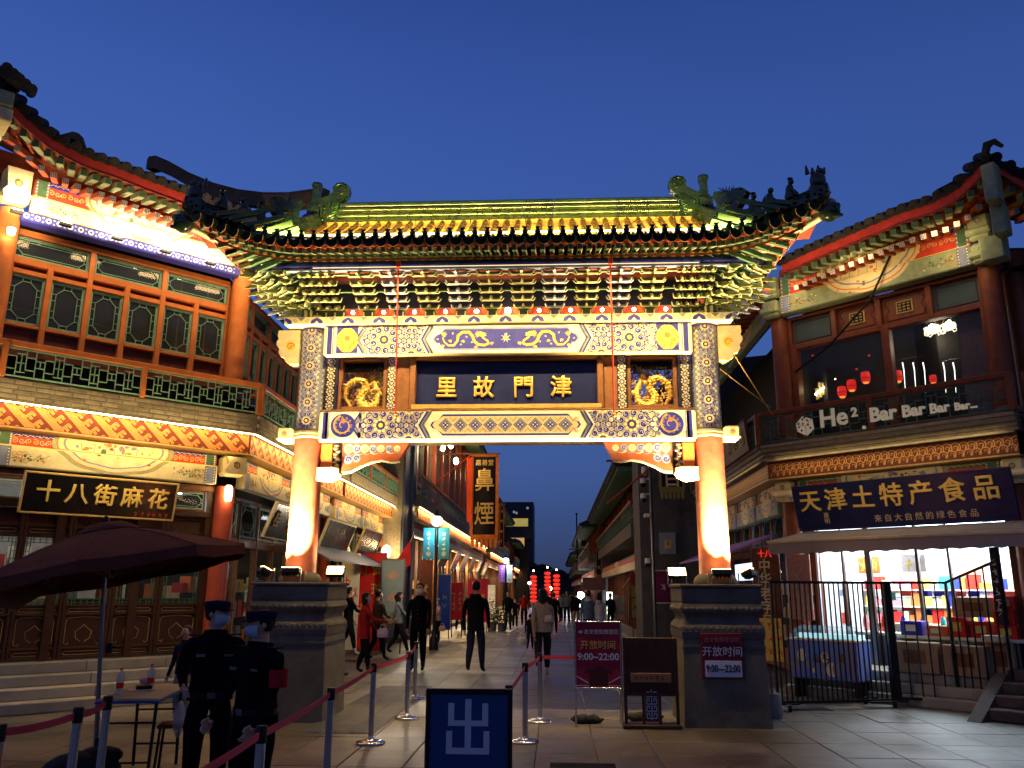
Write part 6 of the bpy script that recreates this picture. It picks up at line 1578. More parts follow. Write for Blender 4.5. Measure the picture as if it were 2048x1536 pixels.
# food shop: room, tube light, shelves
room = mat('shop_white_wall', (.7, .72, .74), .6, .1, 3)
b = MB(R1); b.box(.35, 3.7, -2.6, -2.55, .45, 3.1, room); b.box(.2, ER, -2.6, -.1, 2.95, 3.0, room); b.box(.2, ER, -2.6, .1, .40, .455, stone_l); b.box(3.68, 3.72, -2.6, -.1, .45, 3.0, room); b.box(.33, .37, -2.6, -.2, .45, 3.0, room); b.build('shop_room', br)
for i in range(3):
    b = MB(R1); b.box(1.55+i*.72, 1.6+i*.72+.5, -1.4, -1.3, 2.85, 2.9, cool_l); b.build('ceiling_tube', br)
for u, vv in ((1.0, -.8), (2.1, -1.3), (3.1, -.9)): lamp('AREA', R1.P(u, vv, 2.8), 80, (.72, .88, 1), .5, R1.P(u, vv+.1, .5), name='shop_tube_light', parent=br)
for u in (.9, 2.0, 3.1): lamp('POINT', R1.P(u, -1.4, 2.5), 70, (.75, .9, 1), .25, name='shop_tube_light', parent=br)
b = MB(R1); b.box(.22, .38, -.3, -.25, .45, 3.1, maroon); b.box(3.3, 3.9, -.3, -.25, .45, 2.2, black_p) if False else None; b.build('shop_side_wall', br)
for (a_, c_) in [(R1.px(x, 1200, -.3)[0], R1.px(x, 1200, -.3)[0]+w_) for x, w_ in ((1630, .05), (1690, .04), (1738, .1), (1840, .05), (1905, .04))]: MB(R1).box(a_, c_, -.35, -.28, .455, 2.95, steel_d).build('door_post', br)
MB(R1).box(.4, .95, -.33, -.32, .9, 2.4, pane_clear).build('pane', br)
MB(R1).box(.5, 2.4, -2.5, -2.48, 1.7, 2.4, mat('menu_board', (.8, .45, .25), .5, .3, 2.5, emit=.5, ecol=(1, .55, .3))).build('menu_board', br)
gd = random.Random(12)
def goods_box(u, v, w, su, sv, sw, m, label, group=None, cat='box', rot=0):
    r = thing('goods_box', R1.P(u, v, w), label, cat, group)
    b = MB(R1.M @ T(u, v, w) @ RZ(rot)); b.box(-su/2, su/2, -sv/2, sv/2, 0, sw, m, .006); b.build('box_body', r)
    b = MB(R1.M @ T(u, v, w) @ RZ(rot)); b.box(-su*.25, su*.25, sv/2, sv/2+.002, sw*.3, sw*.75, yellow_p if m is red_p or m is bred else white_p if m is not card else brown_wood); b.box(-su/2, su/2, -.02, .02, sw, sw+.002, cream if m is card else white_p); b.build('box_print', r); return r
bred = mat('bright_red_carton', (.7, .03, .02), .4, .15, 6); card = mat('cardboard', (.35, .24, .13), .75, .2, 6, bump=.2); bblue = mat('blue_crate', (.03, .04, .4), .4, .15, 6)
MB(R1).box(1.9, 3.75, -.3, .3, .95, 1.0, white_p, .01).build('counter_top', br)
b = MB(R1)
for u in (1.95, 2.8, 3.65): b.box(u-.02, u+.02, -.25, .25, .456, .95, steel_d)
b.build('counter_leg', br)
pl = [(2.3, .2, 1.0, .34, .3, .22, bblue, 'blue crate on the shop counter, leftmost'), (2.68, .2, 1.0, .3, .3, .16, orange_p, 'low orange box on the counter beside the blue crate'), (3.0, .2, 1.0, .28, .3, .3, bred, 'upright red box in the middle of the counter'), (3.32, .15, 1.0, .3, .3, .24, bred, 'red box with yellow print under the tall carton'), (3.66, .15, 1.0, .3, .3, .2, bred, 'low red box at the right end of the counter'), (3.66, .15, 1.205, .28, .28, .2, bred, 'second red box stacked at the right counter end'), (3.68, .12, 1.41, .28, .26, .22, bred, 'topmost red gift box with orange flower print'), (3.2, -.0, 1.3, .62, .3, .3, card, 'wide brown carton standing on the red boxes'), (2.45, .75, .455, .7, .35, .46, card, 'large brown carton in front of the counter'), (3.15, .75, .455, .62, .35, .44, card, 'brown carton right of the large one, in shade'), (3.6, .55, .455, .36, .3, .5, card, 'tall carton beside the maroon column'), (3.6, .55, .96, .3, .26, .1, cream, 'flat pale box on top of the tall carton')]
for q in pl: goods_box(q[0]-.18, q[1]-.1 if q[2] > .5 else q[1]-.35, *q[2:7], q[7], 'boxes of goods in the food shop', rot=gd.uniform(-.06, .06))
sh = MB(R1)
for k in range(9):
    u = 1.0+k*.3
    for z in (.9, 1.25, 1.6): sh.box(u, u+.2, -2.3, -2.1, z, z+gd.uniform(.1, .25), gd.choice((red_p, yellow_p, bred, white_p, lblue_p, bblue, lgreen_p))); 
for z in (.88, 1.23, 1.58): sh.box(.95, 3.65, -2.4, -2.0, z-.02, z, white_p)
tag(sh.build('shelf_goods', br), kind='stuff')
# vertical boards and posters left of the shop
def vboard(fr, u0, u1, w0, w1, v, m, label, txt='', tm=None, ts=.2, cat='sign', frame=None, name='sign_board', sx=1, sp=1.05, tx=None, feet=False):
    r = thing(name, fr.P((u0+u1)/2, v, w0), label, cat); MB(fr).box(u0, u1, v-.03, v, w0, w1, m, .004).build('board', r)
    if frame:
        b = MB(fr); t = .025
        for q in ((u0-t, u0, w0-t, w1+t), (u1, u1+t, w0-t, w1+t), (u0, u1, w1, w1+t), (u0, u1, w0-t, w0)): b.box(q[0], q[1], v-.035, v+.01, q[2], q[3], frame, .004)
        b.build('frame', r)
    if txt: text(txt, fr, (u0+u1)/2 if tx is None else tx, (w0+w1)/2, ts, tm or white_p, r, v+.001, vertical=True, spacing=sp, sx=sx, bold=.004)
    return r
u0, w1_ = R1.px(1502, 1098, .8); u1, w0_ = R1.px(1566, 1235, .8)
r = vboard(R1, u0, u1-.0, w0_, w1_, .8, dark_wood, 'tall dark board with pale brush characters left of the food shop', None)
text('十八', R1, (u0+u1)/2, w1_-.1, .14, red_glow, r, .801, bold=.004)
for i, c_ in enumerate('中华老字号'): text(c_, R1, (u0+u1)/2-.02, w1_-.32-i*.24, .25, cream, r, .801, bold=.004)
u0, w1_ = R1.px(1518, 1236, .85); u1, w0_ = R1.px(1568, 1324, .85)
r = vboard(R1, u0, u1, w0_, w1_, .85, yellow_p, 'yellow notice with red characters behind the fence bars')
for i in range(3): scribble(R1, (u0+u1)/2, w1_-.12-i*.22, .15, bred, r, .851, 3, False, i+20)
u0, w1_ = R1.px(1572, 1110, .35); u1, w0_ = R1.px(1628, 1240, .35)
pst = mat('food_poster', (.25, .06, .05), .5, .85, 26, grime=(.5, .3, .22)); vboard(R1, u0, u1, w0_, w1_, .35, pst, 'dark red poster of heaped fried food left of the shop door')
u0, w1_ = R1.px(1962, 1150, .3); vboard(R1, 3.42, 3.56, 1.2, 2.35, .25, black_p, 'narrow black board with white characters at the right door jamb', '', white_p, .13)
scribble(R1, 3.49, 1.75, .13, white_p, None, .252, 6, True, 8).name = 'jamb_lettering'; tag(bpy.data.objects['jamb_lettering'], 'white brush characters on the narrow black jamb board', 'lettering')
# ice cream chest freezer in front of the shop
f0 = R1.px(1575, 1300, 1.25); f1 = R1.px(1712, 1300, 1.25)
fz = thing('chest_freezer', R1.P((f0[0]+f1[0])/2, 1.0, 0), 'blue ice chest freezer with printed front and curved glass lid behind the fence', 'freezer')
frz = mat('blue_print_panel', (.02, .13, .5), .3, .9, 3, grime=(.25, .2, .3)); a_, c_ = f0[0], f1[0]
MB(R1).box(a_, c_, .75, 1.25, .3, .92, frz, .02).build('cabinet', fz); b = MB(R1)
b.add([(a_, 1.25, .925), (c_, 1.25, .925), (c_, 1.0, 1.06), (a_, 1.0, 1.06), (a_, .75, 1.12), (c_, .75, 1.12)], [(0, 1, 2, 3), (3, 2, 5, 4)], glass_mat('lid_glass', (.2, .4, .5), .45, .1)); b.build('glass_lid', fz)
MB(R1).box(a_-.01, c_+.01, .74, 1.26, .9, .93, white_p, .008).build('rim', fz); b = MB(R1)
for u in (a_+.08, c_-.08): b.box(u-.03, u+.03, .8, 1.2, .0, .3, black_m)
b.build('leg', fz); 
b = MB(R1); b.box(a_+.05, c_-.05, .8, 1.0, .93, 1.0, lamp_mat('freezer_glow', (.5, .9, 1), 1.2)); b.build('lit_interior', fz)
p = Paint(R1, 1.2505); 
for k in range(9): p.circ(a_+.15+.1*k, .55+.12*sin(k*1.7), .06+.03*cos(k), rnd.choice((cream, brown_wood, white_p, lblue_p)), 1+k, 10, 1.3)
p.build('printed_picture', fz); scribble(R1, (a_+c_)/2, .62, .17, black_p, fz, 1.262, 2, False, 5)
# platform, steps, ramp
for i in range(3):
    u = .2; k = 0; v1 = (.95, .75, .55)[i]
    while u < 3.3:
        MB(R1).box(u, min(3.3, u+1.02), -.1 if i == 2 else v1-.5, v1, .15*i+.001, .15*(i+1), stone_l, .012).build('step_slab', br); u += 1.03
for i in range(4):
    MB(R1).box(3.6, 5.6, v1-.9, (1.6, 1.3, 1.0, .7)[i], .15*i+.001, .15*(i+1), mat('shaded_step_stone', (.07, .06, .05), .85, .3, 4), .012).build('step_slab', br)  # step stone darkened to paint in the dim corner's shade
b = MB(R1); b.prism([(1.9, 0), (.7, .55), (.7, .0)], 3.42, 3.6, mat('shaded_step_stone', (.07, .06, .05)), 'vw'); b.build('ramp_wall', br)
b = MB(R1); b.box(3.62, 4.6, -.2, .0, .45, 3.7, dark_wood); b.build('wall', br)
MB(R3).box(.9, 4.5, -.5, -.42, 4.4, 6.9, maroon).build('window_frame', br)
for k in range(3): MB(R3).box(.25+k*.7, .85+k*.7, -.40, -.39, 4.5, 6.2, mat('lit_curtain', (.3, .32, .4), .7, .7, 8, emit=.5, ecol=(.5, .62, .9))).build('lit_window', br)
# street side ground floor of the right building, dim
shopfront(R2, .4, 7.4, br, frame=maroon, e=4, interior=(.7, .6, 1))
pur = mat('purple_awning', (.25, .12, .35), .7, .2, 5)
b = MB(R2); b.prism([(.2, 2.75), (1.1, 2.4), (1.1, 2.36), (.2, 2.71)], .4, 6.8, pur, 'vw'); tag(b.build('awning'), 'purple-lit sloping awning on the street side right of the right column', 'awning')
lamp('AREA', R2.P(3.2, 1.2, 2.0), 14, (.75, .65, 1), 1.5, R2.P(3.2, .6, 2.7), name='awning_light', parent=br)
b = MB(R2); b.box(1.0, 3.5, .3, .34, 1.9, 2.25, lamp_mat('shop_window_glow', (.6, .75, 1), 1.6)); b.build('lit_sign_box', br)
# fence: castored swing gates of black bars
fr_m = black_m
def fence(p0, p1, z0, z1, label, nb, t0=None, t1=None, slats=True):
    d = Vector((p1[0]-p0[0], p1[1]-p0[1], 0)); L = d.length; fr = Frame((p0[0], p0[1], 0), (d.x, d.y), (d.y, -d.x)); r = thing('bar_fence', (p0[0], p0[1], 0), label, 'fence')
    za, zb = (z1, z1) if t0 is None else (t0, t1); ya, yb = (z0 if isinstance(z0, (int, float)) else z0[0]), (z0 if isinstance(z0, (int, float)) else z0[1])
    for nm, A, B in (('top_rail', za, zb), ('bottom_rail', ya, yb)):
        b = MB(fr); b.prism([(0, A-.02), (L, B-.02), (L, B+.02), (0, A+.02)], -.02, .02, fr_m); b.build(nm, r)
    for i in range(nb+1):
        u = L*i/nb; e = .022 if i in (0, nb) else .009; MB(fr).box(max(0, u-e), min(L, u+e), -e, e, lerp(ya, yb, i/nb), lerp(za, zb, i/nb), fr_m).build('bar', r)
    return r, fr, L
A0 = gp(1556, 1420); A1 = gp(1796, 1414); A2 = Vector((6.0, 13.05, 0))
def zat(px, py, P): d = ray(px, py); k = sqrt((P.x)**2+(P.y)**2)/sqrt(d.x**2+d.y**2); return (CAM+d*k).z
zt0 = zat(1545, 1165, A0); zt1 = zat(1785, 1165, A1)
F1, ff, LF = fence(A0, A1, .10, (zt0+zt1)/2, 'black bar gate leaf on castors between the right plinth and the thick post', 24)
F2, f2_, L2_ = fence((A1.x+.05, A1.y), (A2.x, A2.y+.35), .12, zt1, 'black bar gate leaf right of the thick post, in front of the goods', 5)
F3, f3_, L3_ = fence((A2.x, A2.y+.35), (6.5, 12.75), (.12, .38), zt1, 'short black railing rising beside the steps at the right', 7, zt1-.0, zt1+.32)
po = thing('gate_post', A1, 'thick black steel post between the two bar gate leaves', 'post'); MB(T(A1.x, A1.y, 0)).box(-.05, .05, -.05, .05, .09, zt1+.02, black_m, .006).build('post', po)
def castor(P, parent, plate=True):
    b = MB(T(P.x, P.y, 0)); b.cyl((-.02, 0, .05), (.02, 0, .05), .05, .05, rubber, 14); b.cyl((-.022, 0, .05), (.022, 0, .05), .02, .02, steel, 10); b.box(-.03, .03, -.05, .03, .095, .105, steel_d)
    b.box(-.028, -.022, -.02, .02, .04, .1, steel_d); b.box(.022, .028, -.02, .02, .04, .1, steel_d); b.build('castor', parent)
for q in ((1580, 1425), (1732, 1408), (1752, 1406), (1790, 1416)): castor(gp(*q), F1)
b = MB(ff); b.box(-.02, .3, -.1, .1, .075, .095, black_m); b.box(LF-.5, LF+.12, -.1, .1, .075, .095, black_m); b.build('castor_plate', F1)
q = gp(1547, 1436); b = MB(T(q.x, q.y, 0)); b.lathe((0, 0, 0), [(.12, 0), (.125, .02), (.12, .3), (.11, .32)], cement, 20); b.cyl((0, 0, .3), (0, 0, .6), .018, .018, steel_d, 8)
tag(b.build('concrete_footing'), 'round concrete footing with a steel stub beside the right plinth', 'footing')

for fr_, a_, c_ in ((R1, .1, ER), (R2, .1, 7.4)):
    n_ = max(1, round((c_-a_)/4))
    for i in range(n_):
        x0, x1 = lerp(a_, c_, i/n_), lerp(a_, c_, (i+1)/n_); q0 = fr_.P((x0+x1)/2, .62, 4.1); q1 = fr_.P((x0+x1)/2, .3, 3.5)
        l = bpy.data.lights.new('band_fill_light', 'AREA'); l.shape = 'RECTANGLE'; l.size = x1-x0; l.size_y = .05; l.energy = (9 if fr_ is R1 else 5)*(x1-x0)/4; l.color = (1, .7, .3)  # added strip without a fitting, brightening the scroll band
        o = bpy.data.objects.new('band_fill_light', l); COL.objects.link(o); z = (q0-q1).normalized(); x = fr_.u.copy(); y = z.cross(x)
        place(o, Matrix(((x.x, y.x, z.x, q0.x), (x.y, y.y, z.y, q0.y), (x.z, y.z, z.z, q0.z), (0, 0, 0, 1))), br)

# packed shelves, hanging packets and decorations in the food shop
gd = random.Random(31); cols_ = [bred, bred, bred, yellow_p, orange_p, bblue, white_p, lgreen_p, mat('pack_pink', (.7, .2, .25), .4, .1), mat('pack_teal', (.05, .4, .4), .4, .1)]
for zi, z in enumerate((.46, .8, 1.12, 1.42, 1.72)):
    sh = MB(R1); u = .45
    while u < 3.6:
        w_ = gd.uniform(.08, .22); h_ = gd.uniform(.1, .27); sh.box(u, u+w_, -2.0, -1.8, z, z+h_, gd.choice(cols_)); u += w_+.015
    sh.box(.4, 3.65, -2.05, -1.75, z-.02, z, white_p); tag(sh.build('shelf_goods', br), kind='stuff')
for i, (u, z, w_, h_, m_) in enumerate(((.75, 2.0, .4, .3, orange_p), (1.55, 2.02, .42, .3, mat('pale_poster', (.6, .5, .5), .5)))):
    o = MB(R1).box(u, u+w_, -1.0, -.98, z, z+h_, m_).build('hanging_board', br); scribble(R1, u+w_/2, z+h_/2, .2, yellow_p, o, -.978, 2, False, i+40)
for i in range(7): b = MB(R1); b.lathe((1.0+i*.33, -.55, 0), [(.02, 1.0), (.05, 1.02), (.05, 1.2), (.02, 1.28)], gd.choice(cols_), 10); tag(b.build('jar'), 'small goods jar on the shop counter, '+('first', 'second', 'third', 'fourth', 'fifth', 'sixth', 'seventh')[i]+' from the left', 'jar', 'jars on the shop counter')
MB(R1).box(.85, 3.2, -.7, -.4, .95, 1.0, white_p, .01).build('counter_top', br); MB(R1).box(.9, 3.15, -.68, -.42, .456, .95, steel_d).build('counter_body', br)
for u in (.6, 2.0, 3.5): lamp('AREA', R1.P(u, .75, 7.3), 9, (1, .72, .35), .6, R1.P(u, .1, 7.1), name='eave_and_fill_light', parent=br)  # added lights standing in for the gate's spill on the murals
# ================================================================== the street beyond the gate
def FY(Y): return Frame((0, Y), (1, 0), (0, -1))
blue_pil = mat('blue_grey_pilaster', (.04, .06, .09), .5, .25, 3)
# brick pier at the end of the left corner building
pier = thing('brick_pier', (-5.3, 28.5, 0), 'tall brick pier with dark blue side panels beyond the left corner building', 'pier')
b = MB(); b.box(-6.3, -5.06, 27.3, 29.5, 0, 9.2, mortar); b.build('core', pier)
jb = MB()
for r_ in range(110):
    for k in range(5):
        x = -6.28+k*.25+(.12 if r_ % 2 else 0); jb.box(x, min(x+.235, -5.065), 27.28, 27.3, r_*.083, r_*.083+.072, brick_m)
tag(jb.build('bricks', pier), kind='stuff')
MB().box(-5.06, -5.0, 27.35, 28.2, 0, 9.0, blue_pil).build('side_panel', pier); MB().box(-5.08, -4.98, 28.9, 29.4, 0, 9.0, blue_pil).build('side_panel', pier)
MB().box(-6.4, -4.95, 27.2, 29.6, 9.2, 9.4, tile_grey, .03).build('coping', pier)
warm_win = mat('lit_window_paper', (.6, .4, .2), .7, .35, 3, emit=.35, ecol=(1, .55, .2))
dim_win = mat('dim_window', (.05, .04, .035), .4, .4, 3)
def house(fr, L, H, label, lit=True, zb=5.0, det=True, zled=4.4, roofh=1.6, depth=5, wood=brown_wood, hang=True, wincol=None):
    r = thing('shop_house', fr.P(L/2, -depth/2, 0), label, 'building')
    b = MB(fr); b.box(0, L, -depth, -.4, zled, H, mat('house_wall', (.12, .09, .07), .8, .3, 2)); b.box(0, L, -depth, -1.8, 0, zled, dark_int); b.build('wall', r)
    b = MB(fr); b.prism([(.9, H-.1), (.9, H+.05), (-depth/2, H+roofh), (-depth, H+.05), (-depth, H-.1)], 0, L, tile_grey, 'vw'); b.build('roof', r)
    e = MB(fr); k = 0
    while k*.3 < L: e.cyl((k*.3, .95, H+.02), (k*.3, .3, H+.3), .07, .07, tile_grey, 7); e.box(k*.3-.06, k*.3+.06, 0, .8, H-.25, H-.13, green_p); k += 1
    tag(e.build('eave_tiles', r), kind='stuff')
    n = max(2, round(L/2.6)); s = L/n
    for i in range(n+1): MB(fr).box(i*s-.1, i*s+.1, -.4, -.2, zled, H, red_col if lit else maroon).build('post', r)
    for i in range(n):
        for j in range(2):
            a, c = i*s+.12+j*(s/2-.08), i*s+.12+(j+1)*(s/2-.1)
            o = MB(fr).box(a, c, -.38, -.33, zb+.75, H-.7, wood).build('window', r)
            MB(fr).box(a+.08, c-.08, -.33, -.325, zb+1.0, H-1.0, wincol or (dim_win if not lit else curtain)).build('pane', o)
            g = MB(fr)
            for q in range(4): u = lerp(a+.1, c-.1, q/3); g.box(u-.015, u+.015, -.325, -.30, zb+.9, H-.85, wood)
            for q in range(3): z = lerp(zb+1.1, H-1.1, q/2); g.box(a+.08, c-.08, -.325, -.305, z-.015, z+.015, wood)
            g.build('lattice', o)
        fret_panel(fr, i*s+.1, (i+1)*s-.1, zb, zb+.62, .35, lat_m if lit else lat_g, r, bar=.03, unit=.25)
    MB(fr).box(0, L, .3, .42, zb+.64, zb+.74, orange_wood if lit else maroon).build('hand_rail', r)
    MB(fr).box(0, L, -.4, .42, zled+.02, zb-.02, mortar).build('balcony_band', r)
    if lit:
        fret_band(fr, 0, L, zled-.4, zled-.05, .3, r); led_line(fr, 0, L, .36, zled-.01, r, 55, tv=-.3, tw=-1.2, beads=False)
    mural_beam(fr, .1, L-.1, zled-1.0, zled-.7, zled-.42, .05, r, seed=1)
    m = max(2, round(L/1.2)); t = L/m
    for i in range(m+1): MB(fr).box(i*t-.05, i*t+.05, -.35, -.25, .1, zled-1, wood).build('shop_post', r)
    MB(fr).box(0, L, -.5, .4, 0, .14, stone_l).build('step', r)
    return r
S2 = Frame((-5.2, 29.6), (0, 1), (1, 0))
h2 = house(S2, 30, 10.0, 'long two storey shop row left of the street, lit along its fret band', lit=True, zb=5.0, zled=4.55)
g = MB(S2); rnd = random.Random(5)
for k in range(70):
    for z in (.5, 1.1, 1.7): g.box(k*.42, k*.42+.3, -1.5, -1.2, z, z+rnd.uniform(.15, .45), rnd.choice((red_p, yellow_p, orange_p, cream, brown_wood, white_p)))
tag(g.build('shelf_goods', h2), kind='stuff')
for k in range(6): lamp('POINT', S2.P(2.5+k*5, -.1, 2.9), 130, (1, .68, .3) if k % 3 else (1, .85, .7), .2, name='shop_light', parent=h2)
for k in range(4): lamp('POINT', S2.P(2+k*7.5, .9, 9.0), 60, (1, .66, .3), .3, name='eave_and_fill_light', parent=h2)
# lamps bright at the eave corner bracket
b = MB(); q = yp(893, 893, 36); [b.ball((q.x+.2*cos(k*1.3), q.y, q.z+.15*sin(k*2)), .1, bulb_w, 8, 5) for k in range(5)]; tag(b.build('eave_lamp'), 'bright warm lamp cluster up under the left row eaves beside the gate brace', 'lamp'); lamp('POINT', (q.x+.4, q.y-.5, q.z-.3), 120, WARM2, .2)
b = MB(); q = yp(912, 922, 36); b.ball(tuple(q), (.11, .11, .16), bulb_w, 10, 6); tag(b.build('eave_lamp'), 'smaller warm lamp below the bright eave cluster, left of the tall cloth banner', 'lamp')
S3 = Frame((-5.0, 61), (0, 1), (1, 0)); h3 = house(S3, 24, 8.2, 'far lit shop house left of the street beyond the cloth banners', True, 4.8, zled=4.3)
for k in range(3): lamp('POINT', S3.P(3+k*7, .6, 2.6), 120, (1, .6, .25), .3, name='shop_light', parent=h3)
S4 = Frame((-4.6, 88), (0, 1), (1, 0)); h4 = house(S4, 26, 6.6, 'distant low shop house at the far left end of the street', True, 4.4, zled=3.9, roofh=1.2)
for k in range(2): lamp('POINT', S4.P(5+k*12, .8, 2.6), 160, (1, .6, .25), .3, name='shop_light', parent=h4)
# right row
wall_pier = thing('brick_wall', (4.4, 26.5, 0), 'dark gable wall facing the gate on the right of the street, with cameras and a meter box', 'wall')
b = MB(); b.box(2.62, 7.6, 26, 28.0, 0, 7.2, mat('dark_rendered_wall', (.11, .10, .09), .85, .3, 3, bump=.4)); b.build('wall_body', wall_pier)
b = MB(); b.box(2.5, 7.8, 25.8, 28.2, 7.2, 7.5, tile_grey, .05); b.build('coping', wall_pier)
b = MB(); b.prism([(2.62, 7.5), (7.6, 7.5), (7.6, 9.2), (4.6, 8.9)], 26.2, 27.8, tile_grey); b.build('gable', wall_pier)
S5 = Frame((2.95, 28.2), (0, 1), (-1, 0)); h5 = house(S5, 24, 5.9, 'dark low shop house right of the street with maroon posts', False, 3.9, zled=3.4, roofh=1.8, wood=maroon)
S6 = Frame((2.5, 53), (0, 1), (-1, 0)); h6 = house(S6, 27, 5.7, 'dark shop house further down on the right, two flagpoles above its roof', False, 3.9, zled=3.4, roofh=1.5, wood=maroon)
lamp('POINT', S5.P(8, .8, 2.4), 5, (.85, 1, .85), .3, name='shop_light', parent=h5); lamp('POINT', S6.P(8, .8, 2.4), 20, (.8, .9, 1), .3, name='shop_light', parent=h6)
S7 = Frame((2.4, 84), (0, 1), (-1, 0)); house(S7, 40, 5.2, 'farthest dark shop house on the right, closing the street', False, 3.6, zled=3.2, roofh=1.3, wood=maroon)
for i, (x, yt) in enumerate(((1153, 1028), (1187, 1018))):
    p0 = yp(x, yt, 66); b = MB(); b.cyl((p0.x, 66, 4), (p0.x, 66, p0.z), .09, .05, black_m, 8); b.ball((p0.x, 66, p0.z), .1, black_m, 8, 5)
    tag(b.build('flagpole'), ('shorter left' if i == 0 else 'taller right')+' bare flagpole against the sky above the right row roofs', 'flagpole')
p0 = yp(1167, 1060, 66); b = MB(); b.box(p0.x-.2, p0.x+.2, 65.8, 66.2, 5, p0.z-.4, black_m, .04); b.lathe((p0.x, 66, p0.z-.5), [(.35, 0), (.42, .2), (.3, .35), (.35, .5), (.1, .62)], black_m, 10); tag(b.build('stone_finial'), 'dark finial post between the two flagpoles', 'post')
for i, (x0, x1, y, Y, z0) in enumerate(((1070, 1100, 1128, 150, 0), (1100, 1128, 1138, 170, 0), (1126, 1160, 1146, 190, 0), (1040, 1072, 1122, 128, 0))):
    a, c = yp(x0, y, Y), yp(x1, y, Y); r = thing('far_house', ((a.x+c.x)/2, Y, 0), 'dark roof silhouette at the far end of the street, '+('left of the lowest roofs' if i == 0 else 'in the middle' if i == 1 else 'rightmost and lowest' if i == 2 else 'tallest, beside the tower foot'), 'building')
    b = MB(); b.box(a.x, c.x, Y, Y+6, 0, a.z-.8, dark_int); b.build('wall', r); b = MB(); b.prism([(a.x-.6, a.z-.8), (c.x+.6, a.z-.8), (c.x-.3, a.z-.2), ((a.x+c.x)/2, a.z), (a.x+.3, a.z-.2)], Y-.6, Y+6.5, tile_grey); b.build('roof', r)
# tower block
tw = thing('tower_block', yp(1038, 1185, 230).to_2d().to_3d(), 'dark modern tower block rising behind the left street row', 'building')
a, c = yp(1003, 1004, 230), yp(1067, 1004, 230); b = MB(); b.box(a.x, c.x, 230, 245, 0, a.z, mat('tower_cladding', (.02, .025, .035), .4, .2, .2)); b.build('wall', tw)
for k in range(14): u = lerp(a.x, c.x, (k+.5)/14); MB().box(u-.12, u+.12, 229.8, 230, 4, a.z-.4, mat('tower_fin', (.05, .055, .065), .5, .2, .2)).build('fin', tw)
for (x, y) in ((1028, 1024), (1033, 1026), (1055, 1016)): q = yp(x, y, 229.7); MB().box(q.x-.3, q.x+.3, 229.6, 229.7, q.z-.3, q.z+.3, mat('office_light', (.4, .45, .5), .5, emit=.4)).build('lit_window', tw)
# tall lit roof frieze in front of the tower
a, c = yp(1012, 1037, 100), yp(1056, 1053, 100); r = thing('lit_pavilion', ((a.x+c.x)/2, 100, 0), 'far pavilion with a glowing yellow frieze under a dark roof, below the tower', 'building')
b = MB(); b.box(a.x, c.x, 100, 104, 0, a.z+.3, dark_int); b.build('wall', r)
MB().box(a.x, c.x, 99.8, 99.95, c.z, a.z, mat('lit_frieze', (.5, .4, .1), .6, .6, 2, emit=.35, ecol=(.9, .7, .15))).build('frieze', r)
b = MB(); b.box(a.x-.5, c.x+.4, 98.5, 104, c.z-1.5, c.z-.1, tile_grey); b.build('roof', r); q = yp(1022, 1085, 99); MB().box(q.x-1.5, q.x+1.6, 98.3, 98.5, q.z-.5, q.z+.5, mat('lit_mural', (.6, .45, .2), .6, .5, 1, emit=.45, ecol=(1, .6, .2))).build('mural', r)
# street lamps with banners
def street_lamp(px, pyb, pyt, label, bcols, hband=(1055, 1118), wpx=24, lampc=(.75, .92, 1), txt='?', Y=None):
    p0 = gp(px, pyb) if Y is None else Vector((yp(px, pyb, Y).x, Y, 0)); Y = p0.y; f = FY(Y); zt = f.px(px, pyt)[1]; r = thing('street_lamp', p0, label, 'street lamp', 'street lamps with banners')
    b = MB(T(p0.x, Y, 0)); b.lathe((0, 0, 0), [(.14, 0), (.12, .3), (.07, .4), (.05, .6), (.045, zt-.2)], black_m, 10); b.build('pole', r)
    b = MB(T(p0.x, Y, 0)); b.ball((0, 0, zt), (.17, .17, .15), lamp_mat('globe_'+label[:6], lampc, 14), 12, 8); b.build('globe', r)
    b = MB(T(p0.x, Y, 0)); b.lathe((0, 0, zt+.13), [(.13, 0), (.06, .06), (.02, .2)], black_m, 8); b.lathe((0, 0, zt-.2), [(.06, 0), (.1, .05)], black_m, 8); b.build('lamp_cap', r)
    k = 1/F_PX*Y
    z1, z0 = f.px(px, hband[0])[1], f.px(px, hband[1])[1]
    for i, m_ in enumerate(bcols):
        s = -1 if i == 0 else 1; b = MB(T(p0.x, Y, 0)); w = wpx*k
        b.box(s*.06, s*(.06+w), -.012, .012, z0, z1, m_); o = b.build('banner', r); b = MB(T(p0.x, Y, 0))
        b.cyl((0, 0, z1), (s*(.08+w), 0, z1), .012, .012, black_m, 5); b.cyl((0, 0, z0), (s*(.08+w), 0, z0), .012, .012, black_m, 5); b.build('banner_arm', r)
        scribble(f, p0.x+s*(.06+w*.5), (z0+z1)/2+.2*w, w*.4, cream, o, .014, 4, True, i+int(px))
        p = Paint(f, .013); p.circ(p0.x+s*(.06+w*.5), z0+w*.45, w*.22, gold_dull, 1, 8); p.build('banner_print', o)
    lamp('POINT', (p0.x, Y-.25, zt-.3), 45, lampc, .15, name='globe_light', parent=r); return r
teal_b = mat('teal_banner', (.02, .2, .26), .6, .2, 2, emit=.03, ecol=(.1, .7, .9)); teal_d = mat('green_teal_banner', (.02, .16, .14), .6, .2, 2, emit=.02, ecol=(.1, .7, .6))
street_lamp(867, 1300, 1042, 'street lamp with two teal banners and a cold white globe beside the masked guard', (teal_b, teal_d), (1056, 1118), 22)
street_lamp(1011, 1240, 1121, 'further street lamp with a purple and a white banner, left of the red lantern columns', (mat('purple_banner', (.2, .06, .4), .6, .2, 2, emit=.1, ecol=(.5, .2, 1)), mat('white_banner', (.5, .55, .55), .6, .2, 2, emit=.1)), (1130, 1165), 11)
